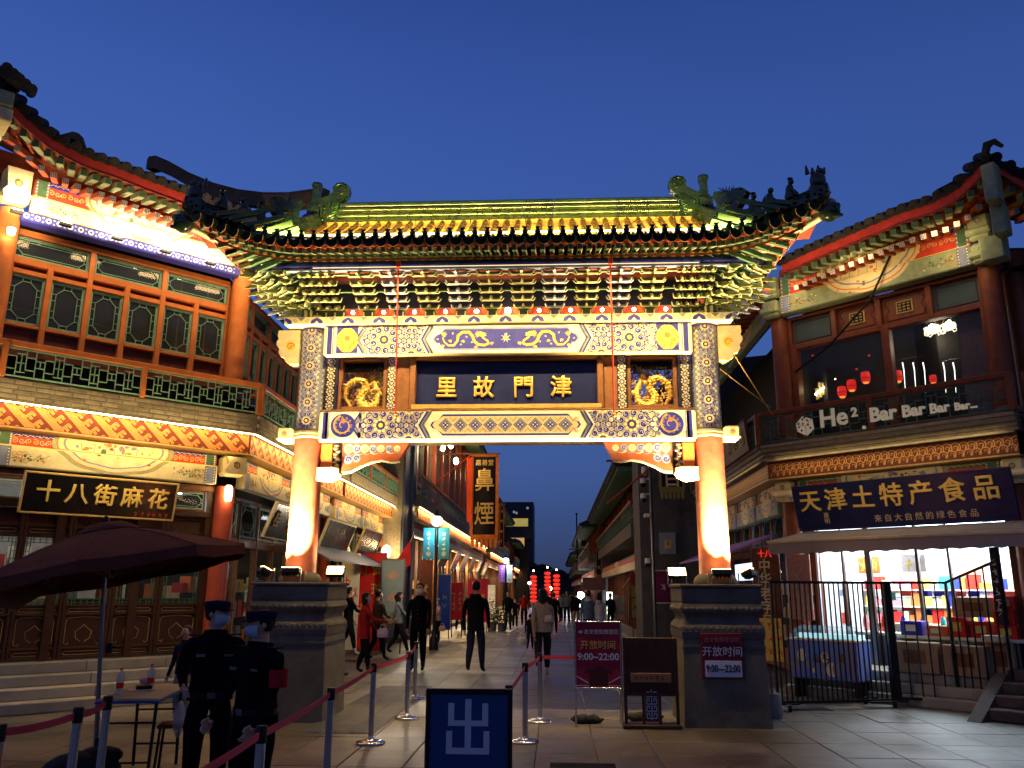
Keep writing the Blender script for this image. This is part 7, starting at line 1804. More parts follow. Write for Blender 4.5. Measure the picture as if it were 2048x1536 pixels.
street_lamp(1059, 1215, 1166, 'small distant street lamp glowing violet beside the first lantern column', (), (1170, 1180), 5, (.7, .6, 1))
# cloth banners
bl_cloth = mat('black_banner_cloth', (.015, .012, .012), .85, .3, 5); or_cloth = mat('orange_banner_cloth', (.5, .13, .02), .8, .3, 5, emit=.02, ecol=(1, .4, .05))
def cloth_banner(x0, x1, y0, y1, Y, label, chars, top=None, edge=or_cloth, tm=gold, fr_px=8, fringe=True, size=None, sidered=False):
    f = FY(Y); u0, z1 = f.px(x0, y0); u1, _ = f.px(x1, y0); _, z0 = f.px(x0, y1); W = u1-u0; r = thing('cloth_banner', f.P((u0+u1)/2, 0, z0), label, 'banner')
    e = W*.08; n = 14; b = MB(f)
    def wav(t): return .03*W*sin(t*9)
    vs = []
    for i in range(n+1):
        t = i/n; z = lerp(z0, z1, t); vs += [(u0, wav(t), z), (u1, wav(t)+.02, z), (u1, wav(t)-.03, z), (u0, wav(t)-.05, z)]
    b.add(vs, [(4*i+j, 4*i+(j+1) % 4, 4*i+4+(j+1) % 4, 4*i+4+j) for i in range(n) for j in range(4)], bl_cloth, True); cb = b.build('cloth', r)
    b = MB(f)
    for sg in (0, 1):
        u = u0 if sg == 0 else u1
        for i in range(12):
            za, zb_ = lerp(z0, z1, i/12), lerp(z0, z1, (i+1)/12); s = -1 if sg == 0 else 1
            b.prism([(u-s*e, za), (u+s*e*.25, za), (u+s*e*.75, (za+zb_)/2), (u+s*e*.25, zb_), (u-s*e, zb_)], .035, .06, edge)
    b.box(u0-e*.3, u1+e*.3, .03, .06, z1-e*.5, z1+e*.6, edge); b.build('scalloped_border', r)
    b = MB(f); k = 6
    for i in range(k): a = lerp(u0-e*.2, u1+e*.2, i/k); w_ = (W+e*.4)/k; b.prism([(a+.1*w_, z0), (a+.9*w_, z0), (a+.85*w_, z0-W*.42), (a+.5*w_, z0-W*.5), (a+.15*w_, z0-W*.42)], .0, .02, edge)
    b.box(u0-e*.2, u1+e*.2, -.0, .03, z0-W*.16, z0+.02, edge); b.build('tassel', r)
    b = MB(f); b.cyl((u0-1.6, 0, z1+.1), (u1+.1, 0, z1+.1), .04, .04, brown_wood, 6); b.cyl((u0-1.6, 0, z1-1.2), (u0, 0, z1+.1), .03, .03, red_p, 5); b.build('pole', r)
    m = len(chars); s = size or W*.92
    for i, c_ in enumerate(chars):
        if c_ == '?': scribble(f, (u0+u1)/2, z1-W*.1-(i+.5)*(z1-z0-W*.45)/m, s*.8, tm, r, .07, 1, True, i); continue
        text(c_, f, (u0+u1)/2, z1-W*(.35 if top else .1)-(i+.5)*(z1-z0-W*.45)/m, s, tm, r, .07, 'character', .01, .004, .006, sx=.85, rot=.02)
    if top: text(top, f, (u0+u1)/2, z1-W*.28, W*.24, tm, r, .07)
    return r
cloth_banner(944, 996, 912, 1070, 38, 'tall black cloth banner with two gold characters and orange scalloped border over the street', '鼻煙', '嘉善堂')
cloth_banner(1000, 1008, 1012, 1095, 46, 'narrow black and orange banner just right of the tall cloth banner', '????', None)
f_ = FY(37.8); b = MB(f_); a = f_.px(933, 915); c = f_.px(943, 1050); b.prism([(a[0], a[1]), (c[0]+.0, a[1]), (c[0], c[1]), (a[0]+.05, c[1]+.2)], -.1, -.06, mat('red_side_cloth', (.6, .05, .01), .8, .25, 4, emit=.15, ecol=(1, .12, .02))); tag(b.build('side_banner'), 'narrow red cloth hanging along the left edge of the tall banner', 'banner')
yel = mat('olive_fringe_cloth', (.3, .24, .06), .8, .2, 4)
cloth_banner(1318, 1366, 928, 975, 25.2, 'dark cloth banner with pale yellow fringe on the right gable wall', '百', '百亨', edge=yel, tm=cream)
cloth_banner(1192, 1202, 1102, 1150, 50, 'small dark banner with yellow ends on the right row of houses', '??', None, edge=yel, tm=cream)
# red lantern columns across the street
for i, (x, y0, y1, n_) in enumerate(((1067, 1150, 1206, 7), (1095, 1143, 1205, 8), (1113, 1148, 1206, 7))):
    Y = 62; f = FY(Y); u, z1 = f.px(x, y0); _, z0 = f.px(x, y1); r = thing('lantern_column', (u, Y, 0), ('left', 'middle and tallest', 'right')[i]+' column of stacked glowing red lanterns down the street', 'lantern', 'lantern columns down the street')
    s = (z1-z0)/n_
    for k in range(n_):
        b = MB(f); b.lathe((u, 0, z0+(k+.5)*s), [(s*.5, -s*.42), (s*.85, -s*.2), (s*.88, 0), (s*.85, s*.2), (s*.5, s*.42)], red_glow, 12); b.build('lantern', r)
    b = MB(f); b.cyl((u, 0, 0), (u, 0, z1+.5), .04, .04, black_m, 6); b.build('pole', r); b = MB(f); b.ball((u, 0, z1+.3), .06, bulb_w, 8, 5); b.build('bulb', r)
    lamp('POINT', (u, Y-1, 1.8), 50, (1, .08, .03), .4, name='lantern_light', parent=r)
# lit end of street
for i, (x, y, s, c_) in enumerate(((1161, 1199, .7, cool_l), (1187, 1197, .4, cool_l), (1120, 1200, .3, cool_l), (1128, 1202, .3, led_s), (1101, 1177, .2, led_s))):
    f = FY(78); u, z = f.px(x, y); b = MB(f); b.ball((u, 0, z), (s*.8, .3, s), c_, 10, 7); tag(b.build('shop_light'), ('large', 'medium', 'small', 'small warm', 'tiny warm')[i]+' glowing light at the far end of the street, position %s among its neighbours' % ('fourth', 'fifth', 'first', 'second', 'third')[i], 'light', 'glowing lights at the street end')
lamp('POINT', (1.2, 74, 2.0), 260, (.85, .95, 1), .4, name='street_end_light')
# boards and posters along the left
def poster(x0, x1, y0, y1, Y, m, label, txt=None, tm=None, ts=.3, frame=None, v2=None, feet=True, name='poster_board', cat='poster', cols=None, sp=1.05):
    f = FY(Y); u0, z1 = f.px(x0, y0); u1, z0 = f.px(x1, y1); z0 = max(z0, .02)
    r = thing(name, (u0, Y, z0), label, cat); MB(f).box(min(u0, u1), max(u0, u1), -.04, 0, z0, z1, m, .004).build('board', r)
    if frame: 
        b = MB(f)
        for q in ((u0-.03, u0, z0-.03, z1+.03), (u1, u1+.03, z0-.03, z1+.03), (u0, u1, z1, z1+.03), (u0, u1, z0-.03, z0)): b.box(q[0], q[1], -.05, .012, q[2], q[3], frame)
        b.build('frame', r)
    if z0 > .1 and feet:
        b = MB(f); b.box(u0+.02, u0+.05, -.04, -.01, 0, z0, black_m); b.box(u1-.05, u1-.02, -.04, -.01, 0, z0, black_m); b.build('leg', r)
    if cols:
        n = len(cols)
        for i, c_ in enumerate(cols):
            if '?' in c_: scribble(f, lerp(u0, u1, (i+.5)/n), (z0+z1)/2, ts, tm, r, .002, len(c_), True, int(x0)+i)
            else: text(c_, f, lerp(u0, u1, (i+.5)/n), (z0+z1)/2, ts, tm, r, .002, vertical=True, spacing=sp, bold=.003)
    return r, f
wred = mat('poster_red', (.6, .02, .015), .5, .15, 4, emit=.05)  # slight glow in the red, put in for lamplight on the boards
poster(686, 712, 1107, 1300, 22.5, white_p, 'white board with red characters just right of the left plinth', tm=bred, ts=.3, cols=['????', '??'], sp=1.5)
poster(713, 765, 1107, 1300, 23.5, wred, 'tall red board with large yellow characters, behind the woman in red', tm=yellow_p, ts=.38, cols=['订 大 ', '做玻  '], frame=steel_d, sp=1.5)
r, f = poster(765, 803, 1120, 1275, 23, mat('grey_green_poster', (.2, .25, .23), .6, .15, 4), 'grey green poster with three brown teapots', frame=steel_d)
u0, z1 = f.px(765, 1120); u1, z0 = f.px(803, 1275)
for k in range(3):
    p = Paint(f, .001); cx, cz = (u0+u1)/2, z1-.42-k*.6; tp_ = mat('teapot_print', (.4, .24, .18), .6, .2, 9)
    p.circ(cx, cz, .13, tp_, 1, 14, .75); p.circ(cx, cz+.11, .06, tp_, 2, 10, .5); p.line([(cx+.1, cz-.02), (cx+.2, cz+.06)], [.05, .02], tp_, 2); p.line([(cx-.12, cz+.04), (cx-.2, cz+.03), (cx-.2, cz-.05), (cx-.12, cz-.05)], .02, tp_, 2); p.circ(cx, cz+.15, .02, tp_, 3, 6); p.build('teapot_print', r)
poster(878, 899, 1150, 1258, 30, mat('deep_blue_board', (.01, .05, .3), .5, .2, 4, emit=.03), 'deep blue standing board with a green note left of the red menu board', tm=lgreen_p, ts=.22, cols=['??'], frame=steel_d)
poster(903, 925, 1165, 1240, 31, wred, 'dark red menu board beside the deep blue board', tm=cream, ts=.16, cols=['????', '????'])
poster(935, 975, 1158, 1245, 34, mat('crimson_poster', (.45, .015, .04), .5, .2, 4), 'crimson poster behind the man in black', tm=yellow_p, ts=.26, cols=['??', '??'])
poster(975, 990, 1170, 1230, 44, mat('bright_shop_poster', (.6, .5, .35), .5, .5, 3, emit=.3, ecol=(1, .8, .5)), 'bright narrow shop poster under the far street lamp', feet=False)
poster(840, 862, 1120, 1260, 27, dark_wood, 'dark wooden door panel behind the street lamp pole', cols=['??'], tm=gold_dull, ts=.3)
# leaning sign boards under the far murals
for i, (u, w, c_) in enumerate(((9.0, 1.6, '泥人'), (12.5, 1.8, '年画'), (16.4, 1.8, '风筝'), (20.5, 2.0, '古玩'), (25, 2.2, '书画'), (4.5, 2.2, '笔墨'))):
    board_sign(S2, u, u+w, 2.6, 3.45, .4, .4, (black_lac, navy_lac, dark_wood)[i % 3], gold_dull, 'leaning %s shop board on the lit left row, %s' % (('black', 'navy', 'brown')[i % 3], ('third from the pier', 'fourth from the pier', 'fifth from the pier', 'second to last', 'farthest down the street', 'nearest the pier')[i]), txt=None, group='leaning shop boards on the left row')
# right side boards
poster(1262, 1288, 1172, 1236, 29.5, mat('olive_poster', (.3, .24, .05), .6, .3, 4), 'olive yellow calligraphy poster on the dark right row', tm=dark_wood, ts=.5, cols=['??'], frame=dark_wood)
poster(1310, 1344, 1142, 1205, 25.6, mat('maroon_poster', (.2, .02, .08), .5, .25, 4), 'maroon poster with a white arrow right of the dark wall corner', tm=white_p, ts=.22, cols=['?'], frame=white_p, feet=False)
poster(1318, 1352, 1065, 1108, 25.7, mat('meter_box_grey', (.3, .32, .34), .5, .1, 4), 'pale grey meter box with a yellow warning sticker on the right gable wall', feet=False, name='meter_box', cat='meter box')
f = FY(25.69); u, z = f.px(1336, 1088); p = Paint(f, .0); p.box2(u-.1, u+.1, z-.13, z+.13, yellow_p, 1); p.poly([(u-.06, z-.02), (u+.06, z-.02), (u, z+.08)], black_p, 2); p.poly([(u-.035, z-.008), (u+.035, z-.008), (u, z+.05)], yellow_p, 3); tag(p.build('warning_sticker'), 'yellow triangle warning sticker on the grey meter box', 'sticker')
poster(1213, 1226, 1184, 1238, 40, lamp_mat('light_box', (.85, 1, .75), 3.5), 'bright greenish white light box standing on the right of the street', feet=False, name='light_box', cat='light box')
poster(1228, 1250, 1190, 1240, 37, mat('pale_print_poster', (.4, .3, .25), .6, .6, 6), 'pale printed poster beside the light box', feet=False)
poster(1165, 1212, 1155, 1180, 52, mat('dim_shop_sign', (.25, .12, .1), .6, .3, 4), 'dim reddish shop fascia board above the walking couple', feet=False)
poster(1325, 1340, 1210, 1270, 24.5, dark_wood, 'dark wooden panel leaning at the right gable wall', feet=False) if False else None
lamp('POINT', (-3.6, 20.8, 2.7), 130, (1, .8, .55), .15, name='board_fill_light')  # added lamp without a fitting, brightening the boards nearby
# flags
for i, (x, y0, y1, Y, lb) in enumerate(((812, 1080, 1135, 26, 'limp red flag on a slanted pole beside the brick pier'), (1268, 1140, 1175, 30, 'drooping dark red flag on the right row'))):
    f = FY(Y); u, z1 = f.px(x, y0); _, z0 = f.px(x, y1); h = z1-z0; b = MB(f); b.prism([(u+.14, z1), (u+.18, z0+.1*h), (u+.05, z0), (u-.22, z0+.35*h), (u-.05, z1-.35*h)] if i == 0 else [(u-.1, z1), (u+.3, z0+.3*h), (u+.22, z0), (u-.2, z0+.3*h)], -.02, .02, wred if i == 0 else mat('dull_flag', (.25, .02, .02), .7, .2, 3)); r = thing('flag', f.P(u, 0, z0), lb, 'flag'); b.build('flag_cloth', r)
    b = MB(f); b.cyl((u+.25, 0, z1+.25), (u-.1 if i == 0 else u-.4, -.3, z1-.6), .015, .015, cream, 5); b.build('flag_pole', r)
# camera pole
cp_ = thing('camera_pole', (2.9, 25.3, 0), 'pale pole with four stacked dome cameras on the right wall', 'pole'); f = FY(25.3)
u, z0 = f.px(1302, 1000); b = MB(f); b.cyl((u, 0, 0), (u, 0, f.px(1302, 925)[1]), .05, .045, steel_d, 10); b.build('pole', cp_)
for i, (x, y) in enumerate(((1289, 945), (1286, 968), (1287, 998), (1296, 1128))):
    a, z = f.px(x, y); b = MB(f); b.box(min(a, u), max(a, u), -.02, .02, z+.13, z+.17, white_p); b.cyl((a, 0, z+.02), (a, 0, z+.17), .1, .09, white_p, 14); o = b.build('camera', cp_); b = MB(f); b.ball((a, 0, z), (.095, .095, .1), black_lac if i else white_p, 12, 8); b.build('camera_dome', o)
b = MB(f); a, z = f.px(1293, 1032); b.box(a-.08, a+.08, -.05, .3, z-.05, z+.05, white_p, .01); b.build('bullet_camera', cp_)
# potted plants
leaf = mat('plant_leaf', (.035, .085, .025), .6, .4, 9)
for i, (x, y, s) in enumerate(((984, 1262, 1.0), (1003, 1262, .85), (1296, 1262, .5))):
    g_ = gp(x, y); r = thing('potted_plant', g_, ('large', 'smaller', 'small')[i]+' leafy potted plant '+('left of the far street lamp' if i == 0 else 'under the far street lamp' if i == 1 else 'against the right wall'), 'plant')
    b = MB(T(g_.x, g_.y, 0)); b.lathe((0, 0, 0), [(.16*s, 0), (.22*s, .35*s), (.25*s, .38*s)], cement, 12); b.build('pot', r); b = MB(T(g_.x, g_.y, 0)); rnd = random.Random(i)
    for k in range(260):
        a = rnd.random()*6.28; rr = .5*s*sqrt(rnd.random()); z = .4*s+1.0*s*rnd.random()*(1-rr/(.75*s)); d = Vector((rnd.uniform(-1, 1), rnd.uniform(-1, 1), rnd.uniform(-.4, 1))).normalized()*.11; n_ = d.orthogonal().normalized()*.028; c = Vector((rr*cos(a), rr*sin(a), z))
        b.add([tuple(c-n_*.3), tuple(c+d*.5-n_), tuple(c+d), tuple(c+d*.5+n_)], [(0, 1, 2, 3)], leaf)
    tag(b.build('foliage', r), kind='stuff')
# ================================================================== things on the plaza
belt_m = mat('red_belt', (.55, .05, .08), .6, .15, 6, bump=.2)
HS = .86
def stanchion(P, label, dark=False):
    r = thing('stanchion', P, label, 'stanchion', 'belt barrier posts'); m = steel
    b = MB(T(P.x, P.y, 0)); b.lathe((0, 0, 0), [(.16, 0), (.165, .008), (.16, .022), (.11, .036), (.04, .045), (.034, .07)], m, 28); b.build('base', r)
    b = MB(T(P.x, P.y, 0)); b.lathe((0, 0, 0), [(.031, .04), (.031, HS-.1)], m, 18); b.build('post', r)
    b = MB(T(P.x, P.y, 0)); b.lathe((0, 0, 0), [(.035, HS-.1), (.036, HS-.01), (.032, HS)], black_m, 18); b.box(-.012, .012, .03, .042, HS-.085, HS-.02, black_m); b.box(-.012, .012, -.042, -.03, HS-.085, HS-.02, black_m); b.build('belt_head', r); return r
st = [('a', gp(813, 1437), 'steel barrier post at the left plinth corner of the walkway, third from the exit board'), ('b', gp(829, 1397), 'steel barrier post standing just behind another one, right of the left plinth'), ('c', gp(741, 1487), 'steel barrier post with a broad shiny base, left of the blue exit board'),
 ('d', gp(663, 1375, HS), 'steel barrier post between the two guards and the walkway'), ('e', gp(524, 1451, HS), 'barrier post in front of the right guard, at the bottom edge'), ('f', gp(158, 1415, HS), 'barrier post left of the umbrella pole'), ('g', gp(217, 1392, HS), 'barrier post in front of the umbrella pole'), ('h', gp(2, 1448, HS), 'barrier post cut by the left edge of the view'),
 ('i', gp(1050, 1485), 'steel barrier post right of the blue exit board with its base in view'), ('j', gp(1080, 1444), 'steel barrier post beside the red opening hours board'), ('k', gp(1018, 1370, HS), 'barrier post half hidden behind the right edge of the exit board'), ('l', gp(590, 1440), 'thin barrier post behind the right guard beside the left plinth')]
SP_ = {}
for k, p, lb in st: p = Vector((p.x, p.y, 0)); SP_[k] = p; stanchion(p, lb)
def belt(p, q, label, sag=.03):
    p = Vector(p); q = Vector(q); d = q-p; d.z = 0; x = d.normalized(); off = x*.04; fr = Frame((p.x, p.y), (x.x, x.y), (x.y, -x.x)); L = d.length; b = MB(fr); n = 8; vs = []
    for i in range(n+1):
        t = i/n; u = lerp(.036, L-.036, t); z = HS-.052-sag*4*t*(1-t)*.5
        vs += [(u, .001, z-.024), (u, .001, z+.024), (u, -.001, z+.024), (u, -.001, z-.024)]
    b.add(vs, [(4*i+j, 4*i+(j+1) % 4, 4*i+4+(j+1) % 4, 4*i+4+j) for i in range(n) for j in range(4)], belt_m); tag(b.build('barrier_belt'), label, 'belt', 'red barrier belts')
belt(SP_['h'], SP_['f'], 'red belt from the left edge to the post left of the umbrella pole'); belt(SP_['f'], SP_['g'], 'short red belt just left of the umbrella pole'); belt(SP_['e'], SP_['d'], 'red belt running across in front of the right guard'); belt(SP_['d'], SP_['c'], 'red belt between the guards and the shiny based post'); belt(SP_['c'], SP_['a'], 'red belt rising towards the left plinth corner of the walkway')
belt(SP_['e']+(SP_['e']-SP_['d'])*.9, SP_['e'], 'red belt leaving the bottom edge of the view'); belt(SP_['k'], SP_['i'], 'red belt right of the exit board'); belt(SP_['i'], SP_['j'], 'short twisted red belt between the two right posts'); belt(SP_['a'], SP_['b'], 'very short belt joining the two posts beside the left plinth')
q_ = gp(1152, 1450); belt(SP_['j'], Vector((q_.x+.9, SP_['j'].y+.15, 0)), 'straight red belt passing behind the opening hours board', 0)
# exit board
YE = 5.9; fe = FY(YE); u0, zt = fe.px(853, 1376); u1, _ = fe.px(1025, 1376); W = u1-u0; ex = thing('exit_board', (u0+W/2, YE, 0), 'blue standing exit board with black frame at the bottom centre', 'sign board')
dkb = mat('exit_blue', (.008, .05, .15), .4, .1, 4); fr_b = black_m
MB(fe).box(u0+.02, u1-.02, -.02, 0, .12, zt-.025, dkb).build('board', ex)
b = MB(fe)
for q in ((u0, u0+.03, .0, zt), (u1-.03, u1, .0, zt), (u0+.03, u1-.03, zt-.035, zt), (u0+.03, u1-.03, .08, .115)): b.box(q[0], q[1], -.035, .015, q[2], q[3], fr_b, .006)
b.build('frame', ex); b = MB(fe)
for u in (u0+.03, u1-.03): b.tube([(u, -.02, zt-.05), (u, -.42, .01)], .012, fr_b, 6)
b.build('rear_leg', ex)
lt = mat('pale_sign_paint', (.42, .45, .55), .5, .1, 8)
p = Paint(fe, .001); cx = (u0+u1)/2-.005; cz = fe.px(937, 1452)[1]; s = .36; t = .042
for i_, q in enumerate(((-t/2, t/2, -.16, .17), (-.135, -.095, .02, .145), (.095, .135, .02, .145), (-.135, .135, .0, .035), (-.145, -.105, -.17, -.03), (.105, .145, -.17, -.03), (-.145, .145, -.175, -.135))): p.box2(cx+q[0], cx+q[1], cz+q[2], cz+q[3], lt, 1+i_)
k_ = cz-.4
for i_, q in enumerate(((-.13, .13, .09, .13), (-.13, -.09, -.13, .13), (.09, .13, -.13, .13), (-.13, .13, -.13, -.09))): p.box2(cx+q[0], cx+q[1], k_+q[2], k_+q[3], lt, 1+i_)
p.build('lettering', ex)
# opening hours board
YB = gp(1200, 1455).y; fb_ = FY(YB); m_red = mat('notice_red', (.26, .012, .03), .45, .15, 4)
u0, zt = fb_.px(1150, 1243); u1, _ = fb_.px(1240, 1243); _, zb_ = fb_.px(1195, 1376); ob = thing('notice_board', ((u0+u1)/2, YB, 0), 'red opening hours board on steel legs left of the dark wooden board', 'sign board')
MB(fb_).box(u0+.01, u1-.01, -.012, 0, zb_, zt-.01, m_red).build('board', ob); b = MB(fb_)
for u in (u0, u1): b.tube([(u, .005, 0), (u, .005, zt)], .012, steel, 8)
for z in (zt, zb_): b.tube([(u0, .005, z), (u1, .005, z)], .01, steel, 6)
for u in (u0, u1): b.tube([(u, .0, zt-.05), (u, -.4, .01)], .01, steel, 6)
b.build('stand', ob); cx = (u0+u1)/2
text('古文化街旅游区', fb_, cx+.045, fb_.px(1195, 1264)[1], .064, lt, ob, .001); p = Paint(fb_, .001); p.circ(u0+.07, fb_.px(1195, 1264)[1], .03, lt, 1, 12, .6)
text('开放时间', fb_, cx, fb_.px(1195, 1291)[1], .115, gold_dull, ob, .001); text('9:00~22:00', fb_, cx, fb_.px(1195, 1314)[1], .118, lt, ob, .001, bold=.002)
z = zb_+.02; dk = mat('print_dark', (.05, .01, .012), .5, .1, 4)
p.box2(cx-.12, cx+.12, z, z+.16, dk, 1); p.poly([(cx-.19, z+.16), (cx+.19, z+.16), (cx+.16, z+.2), (cx+.05, z+.22), (cx, z+.26), (cx-.05, z+.22), (cx-.16, z+.2)], dk, 1)
for sg in (-1, 1): p.line([(cx+sg*.13, z+.04), (cx+sg*.28, z+.12)], .012, lt, 1); p.line([(cx+sg*.12, z+.01), (cx+sg*.28, z+.01)], .008, lt, 1)
p.build('printed_picture', ob)
def sandbag(x, y, L, label, rot=0):
    g_ = gp(x, y); b = MB(T(g_.x, g_.y, 0) @ RZ(rot)); n = 10; m_ = mat('dark_sandbag', (.03, .03, .025), .9, .3, 20, bump=.5)
    b.tube([(lerp(-L/2, L/2, i/n), .02*sin(i*1.3), .05+.01*sin(i*2)) for i in range(n+1)], [.015, .045, .06, .065, .06, .055, .06, .06, .05, .03, .012], m_, 10)
    tag(b.build('sandbag'), label, 'sandbag')
sandbag(1175, 1447, .42, 'dark sandbag lying at the foot of the red opening hours board'); sandbag(1290, 1442, .5, 'dark sandbag behind the legs of the dark wooden board', .1)
# dark wooden board
YD = gp(1300, 1457).y; fd = FY(YD); u0, zt = fd.px(1245, 1275); u1, _ = fd.px(1353, 1275); _, zb_ = fd.px(1300, 1385); wb = thing('wooden_board', ((u0+u1)/2, YD, 0), 'dark wooden notice board with fretwork leg panel, leaning near the right plinth', 'sign board')
dw = mat('very_dark_wood', (.035, .014, .008), .45, .3, 6); MB(fd).box(u0+.02, u1-.02, -.03, 0, zb_, zt, dw, .006).build('board', wb)
b = MB(fd)
for (a, c) in ((u0, u0+.04), (u1-.04, u1)): b.box(a, c, -.04, .015, 0.03, zt, dw, .005)
for (a, c) in (((u0+u1)/2-.12, (u0+u1)/2-.085), ((u0+u1)/2+.085, (u0+u1)/2+.12)): b.box(a, c, -.03, .01, .05, zb_, dw, .004)
b.box(u0-.02, u1+.02, -.2, .1, 0, .05, dw, .006); b.box(u0, u1, -.05, .02, zb_-.04, zb_, dw); b.build('stand', wb)
s_ = MB(fd).box(u0+.09, u1-.09, .0, .02, fd.px(1300, 1365)[1], fd.px(1300, 1346)[1], mat('name_strip_wood', (.2, .1, .05), .5, .2, 8), .004).build('name_strip', wb)
scribble(fd, (u0+u1)/2-.02, fd.px(1300, 1355)[1], .06, dw, s_, .021, 6, False, 6); p = Paint(fd, .003); cx = (u0+u1)/2
for k in range(4):
    z = .12+k*.085
    for sg in (-1, 1): p.line([(cx+sg*.012, z), (cx+sg*.06, z), (cx+sg*.06, z+.06), (cx+sg*.03, z+.06), (cx+sg*.03, z+.03)], .011, lt, 1)
p.line([(cx, .1), (cx, .46)], .01, lt, 1); p.build('fretwork', wb); b = MB(fd); b.box(cx-.08, cx+.08, -.004, .002, .08, .47, dw); b.build('fret_panel', wb)
# hours sign on the right plinth
f3 = FY(GY-.551); u0, zt = f3.px(1400, 1266); u1, zb_ = f3.px(1489, 1357); ps = thing('hours_sign', ((u0+u1)/2, GY-.55, zb_), 'maroon opening hours sign with a white strip fixed on the right stone plinth', 'sign')
mr = mat('maroon_sign', (.13, .01, .018), .45, .15, 4); MB(f3).box(u0, u1, -.03, .03, zb_, zt, mr, .006).build('board', ps); cx = (u0+u1)/2; V0 = .0305
z0, z1 = f3.px(1445, 1354)[1], f3.px(1445, 1321)[1]; MB(f3).box(u0+.04, u1-.03, .03, .036, z0, z1, mat('white_strip', (.5, .5, .6), .4, .08, 4), .004).build('white_strip', ps)
text('9:00—22:00', f3, cx+.0, (z0+z1)/2, .125, black_p, ps, .037, bold=.002, sx=.70); text('开放时间', f3, cx, f3.px(1445, 1304)[1], .13, lt, ps, V0); text('古文化街旅游区', f3, cx, f3.px(1445, 1280)[1], .065, mat('faded_letter', (.3, .12, .14), .5), ps, V0)
b = MB(f3); b.box(u0, u1, .0301, .034, f3.px(1445, 1292)[1]-.003, f3.px(1445, 1292)[1]+.003, dk); b.build('divider', ps)
# umbrella ----------------------------------------------------------------
UY = 7.9; pb = yp(206, 1400, UY); ub = thing('umbrella', (pb.x, UY, 0), 'large maroon market umbrella over the folding table on the left', 'umbrella')
um = mat('maroon_canvas', (.13, .042, .03), .9, .25, 4, bump=.3, bscale=300, spec=.05); apex = yp(214, 1052, UY); R = 1.24; tilt = RX(radians(2)) @ RY(radians(-11))
MT = T(apex.x, apex.y, apex.z) @ tilt
b = MB(MT); n = 8; rings = [(.0, 0), (.25, -.05), (.6, -.14), (1.0, -.27), (1.0, -.27)]; vs = []; SUB = 4
def rimpt(k, r):
    a = 2*pi*k/(n*SUB)+.3; t = (k % SUB)/SUB; c = 1-.06*sin(pi*t)*(r); return (R*r*cos(a)*c, R*r*sin(a)*c)
prof = [(.08, -.02), (.3, -.09), (.55, -.185), (.78, -.29), (1.0, -.40)]
K = n*SUB
for r_, z in prof:
    for k in range(K):
        x, y = rimpt(k, r_); t = (k % SUB)/SUB; vs.append((x, y, z-.012*sin(pi*t)*r_))
fs = [(j*K+k, j*K+(k+1) % K, (j+1)*K+(k+1) % K, (j+1)*K+k) for j in range(len(prof)-1) for k in range(K)]
b.add(vs, [f[::-1] for f in fs], um); b.add([(x, y, z-.004) for x, y, z in vs], fs, um)
top = [vs[(len(prof)-1)*K+k] for k in range(K)]; low = [(x*1.0, y*1.0, z-.1-.015*sin(k*1.57)) for k, (x, y, z) in enumerate(top)]
b.add(top+low, [(k, (k+1) % K, K+(k+1) % K, K+k) for k in range(K)]+[(k, K+k, K+(k+1) % K, (k+1) % K) for k in range(K)], um); b.build('canopy', ub)
for k in range(n):
    a_ = 2*pi*k/n+.3; b = MB(MT); b.tube([(R*r_*cos(a_), R*r_*sin(a_), z+.002) for r_, z in prof], .006, mat('seam_maroon', (.17, .06, .04), .9, .2, 5, spec=.05), 5); b.build('seam', ub)
b = MB(MT); b.lathe((0, 0, 0), [(.0, .045), (.16, .02), (.26, -.035), (.28, -.06)], um, 16); b.build('vent_cap', ub); b = MB(MT); b.lathe((0, 0, .03), [(.02, 0), (.03, .03), (.02, .06), (.0, .075)], black_m, 10); b.build('finial', ub)
for k in range(n): b = MB(MT); a = 2*pi*k/n+.3; b.tube([(0, 0, -.03), (R*.55*cos(a), R*.55*sin(a), -.2), (R*.99*cos(a), R*.99*sin(a), -.415)], .009, steel_d, 5); b.tube([(R*.5*cos(a), R*.5*sin(a), -.15), (0, 0, -.5)], .007, steel_d, 5); b.build('rib', ub)
b = MB(); b.cyl((pb.x, UY, .05), (apex.x, apex.y, apex.z), .021, .019, steel_d, 12); b.build('pole', ub); b = MB(); zc = yp(208, 1292, UY).z; b.cyl((pb.x, UY, zc-.06), (pb.x, UY, zc+.03), .034, .03, black_m, 12); b.box(pb.x+.02, pb.x+.07, UY-.01, UY+.01, zc-.02, zc, black_m); b.build('joint_collar', ub)
g_ = yp(200, 1530, 7.55); b = MB(T(pb.x, UY-.2, 0)); b.ball((-.02, 0, .1), (.34, .3, .17), rubber, 16, 9); b.ball((.1, .08, .22), (.2, .16, .08), rubber, 12, 7); b.lathe((0, .2, 0), [(.26, 0), (.26, .05), (.05, .08), (.03, .35)], black_m, 16); b.build('weight_bag', ub)
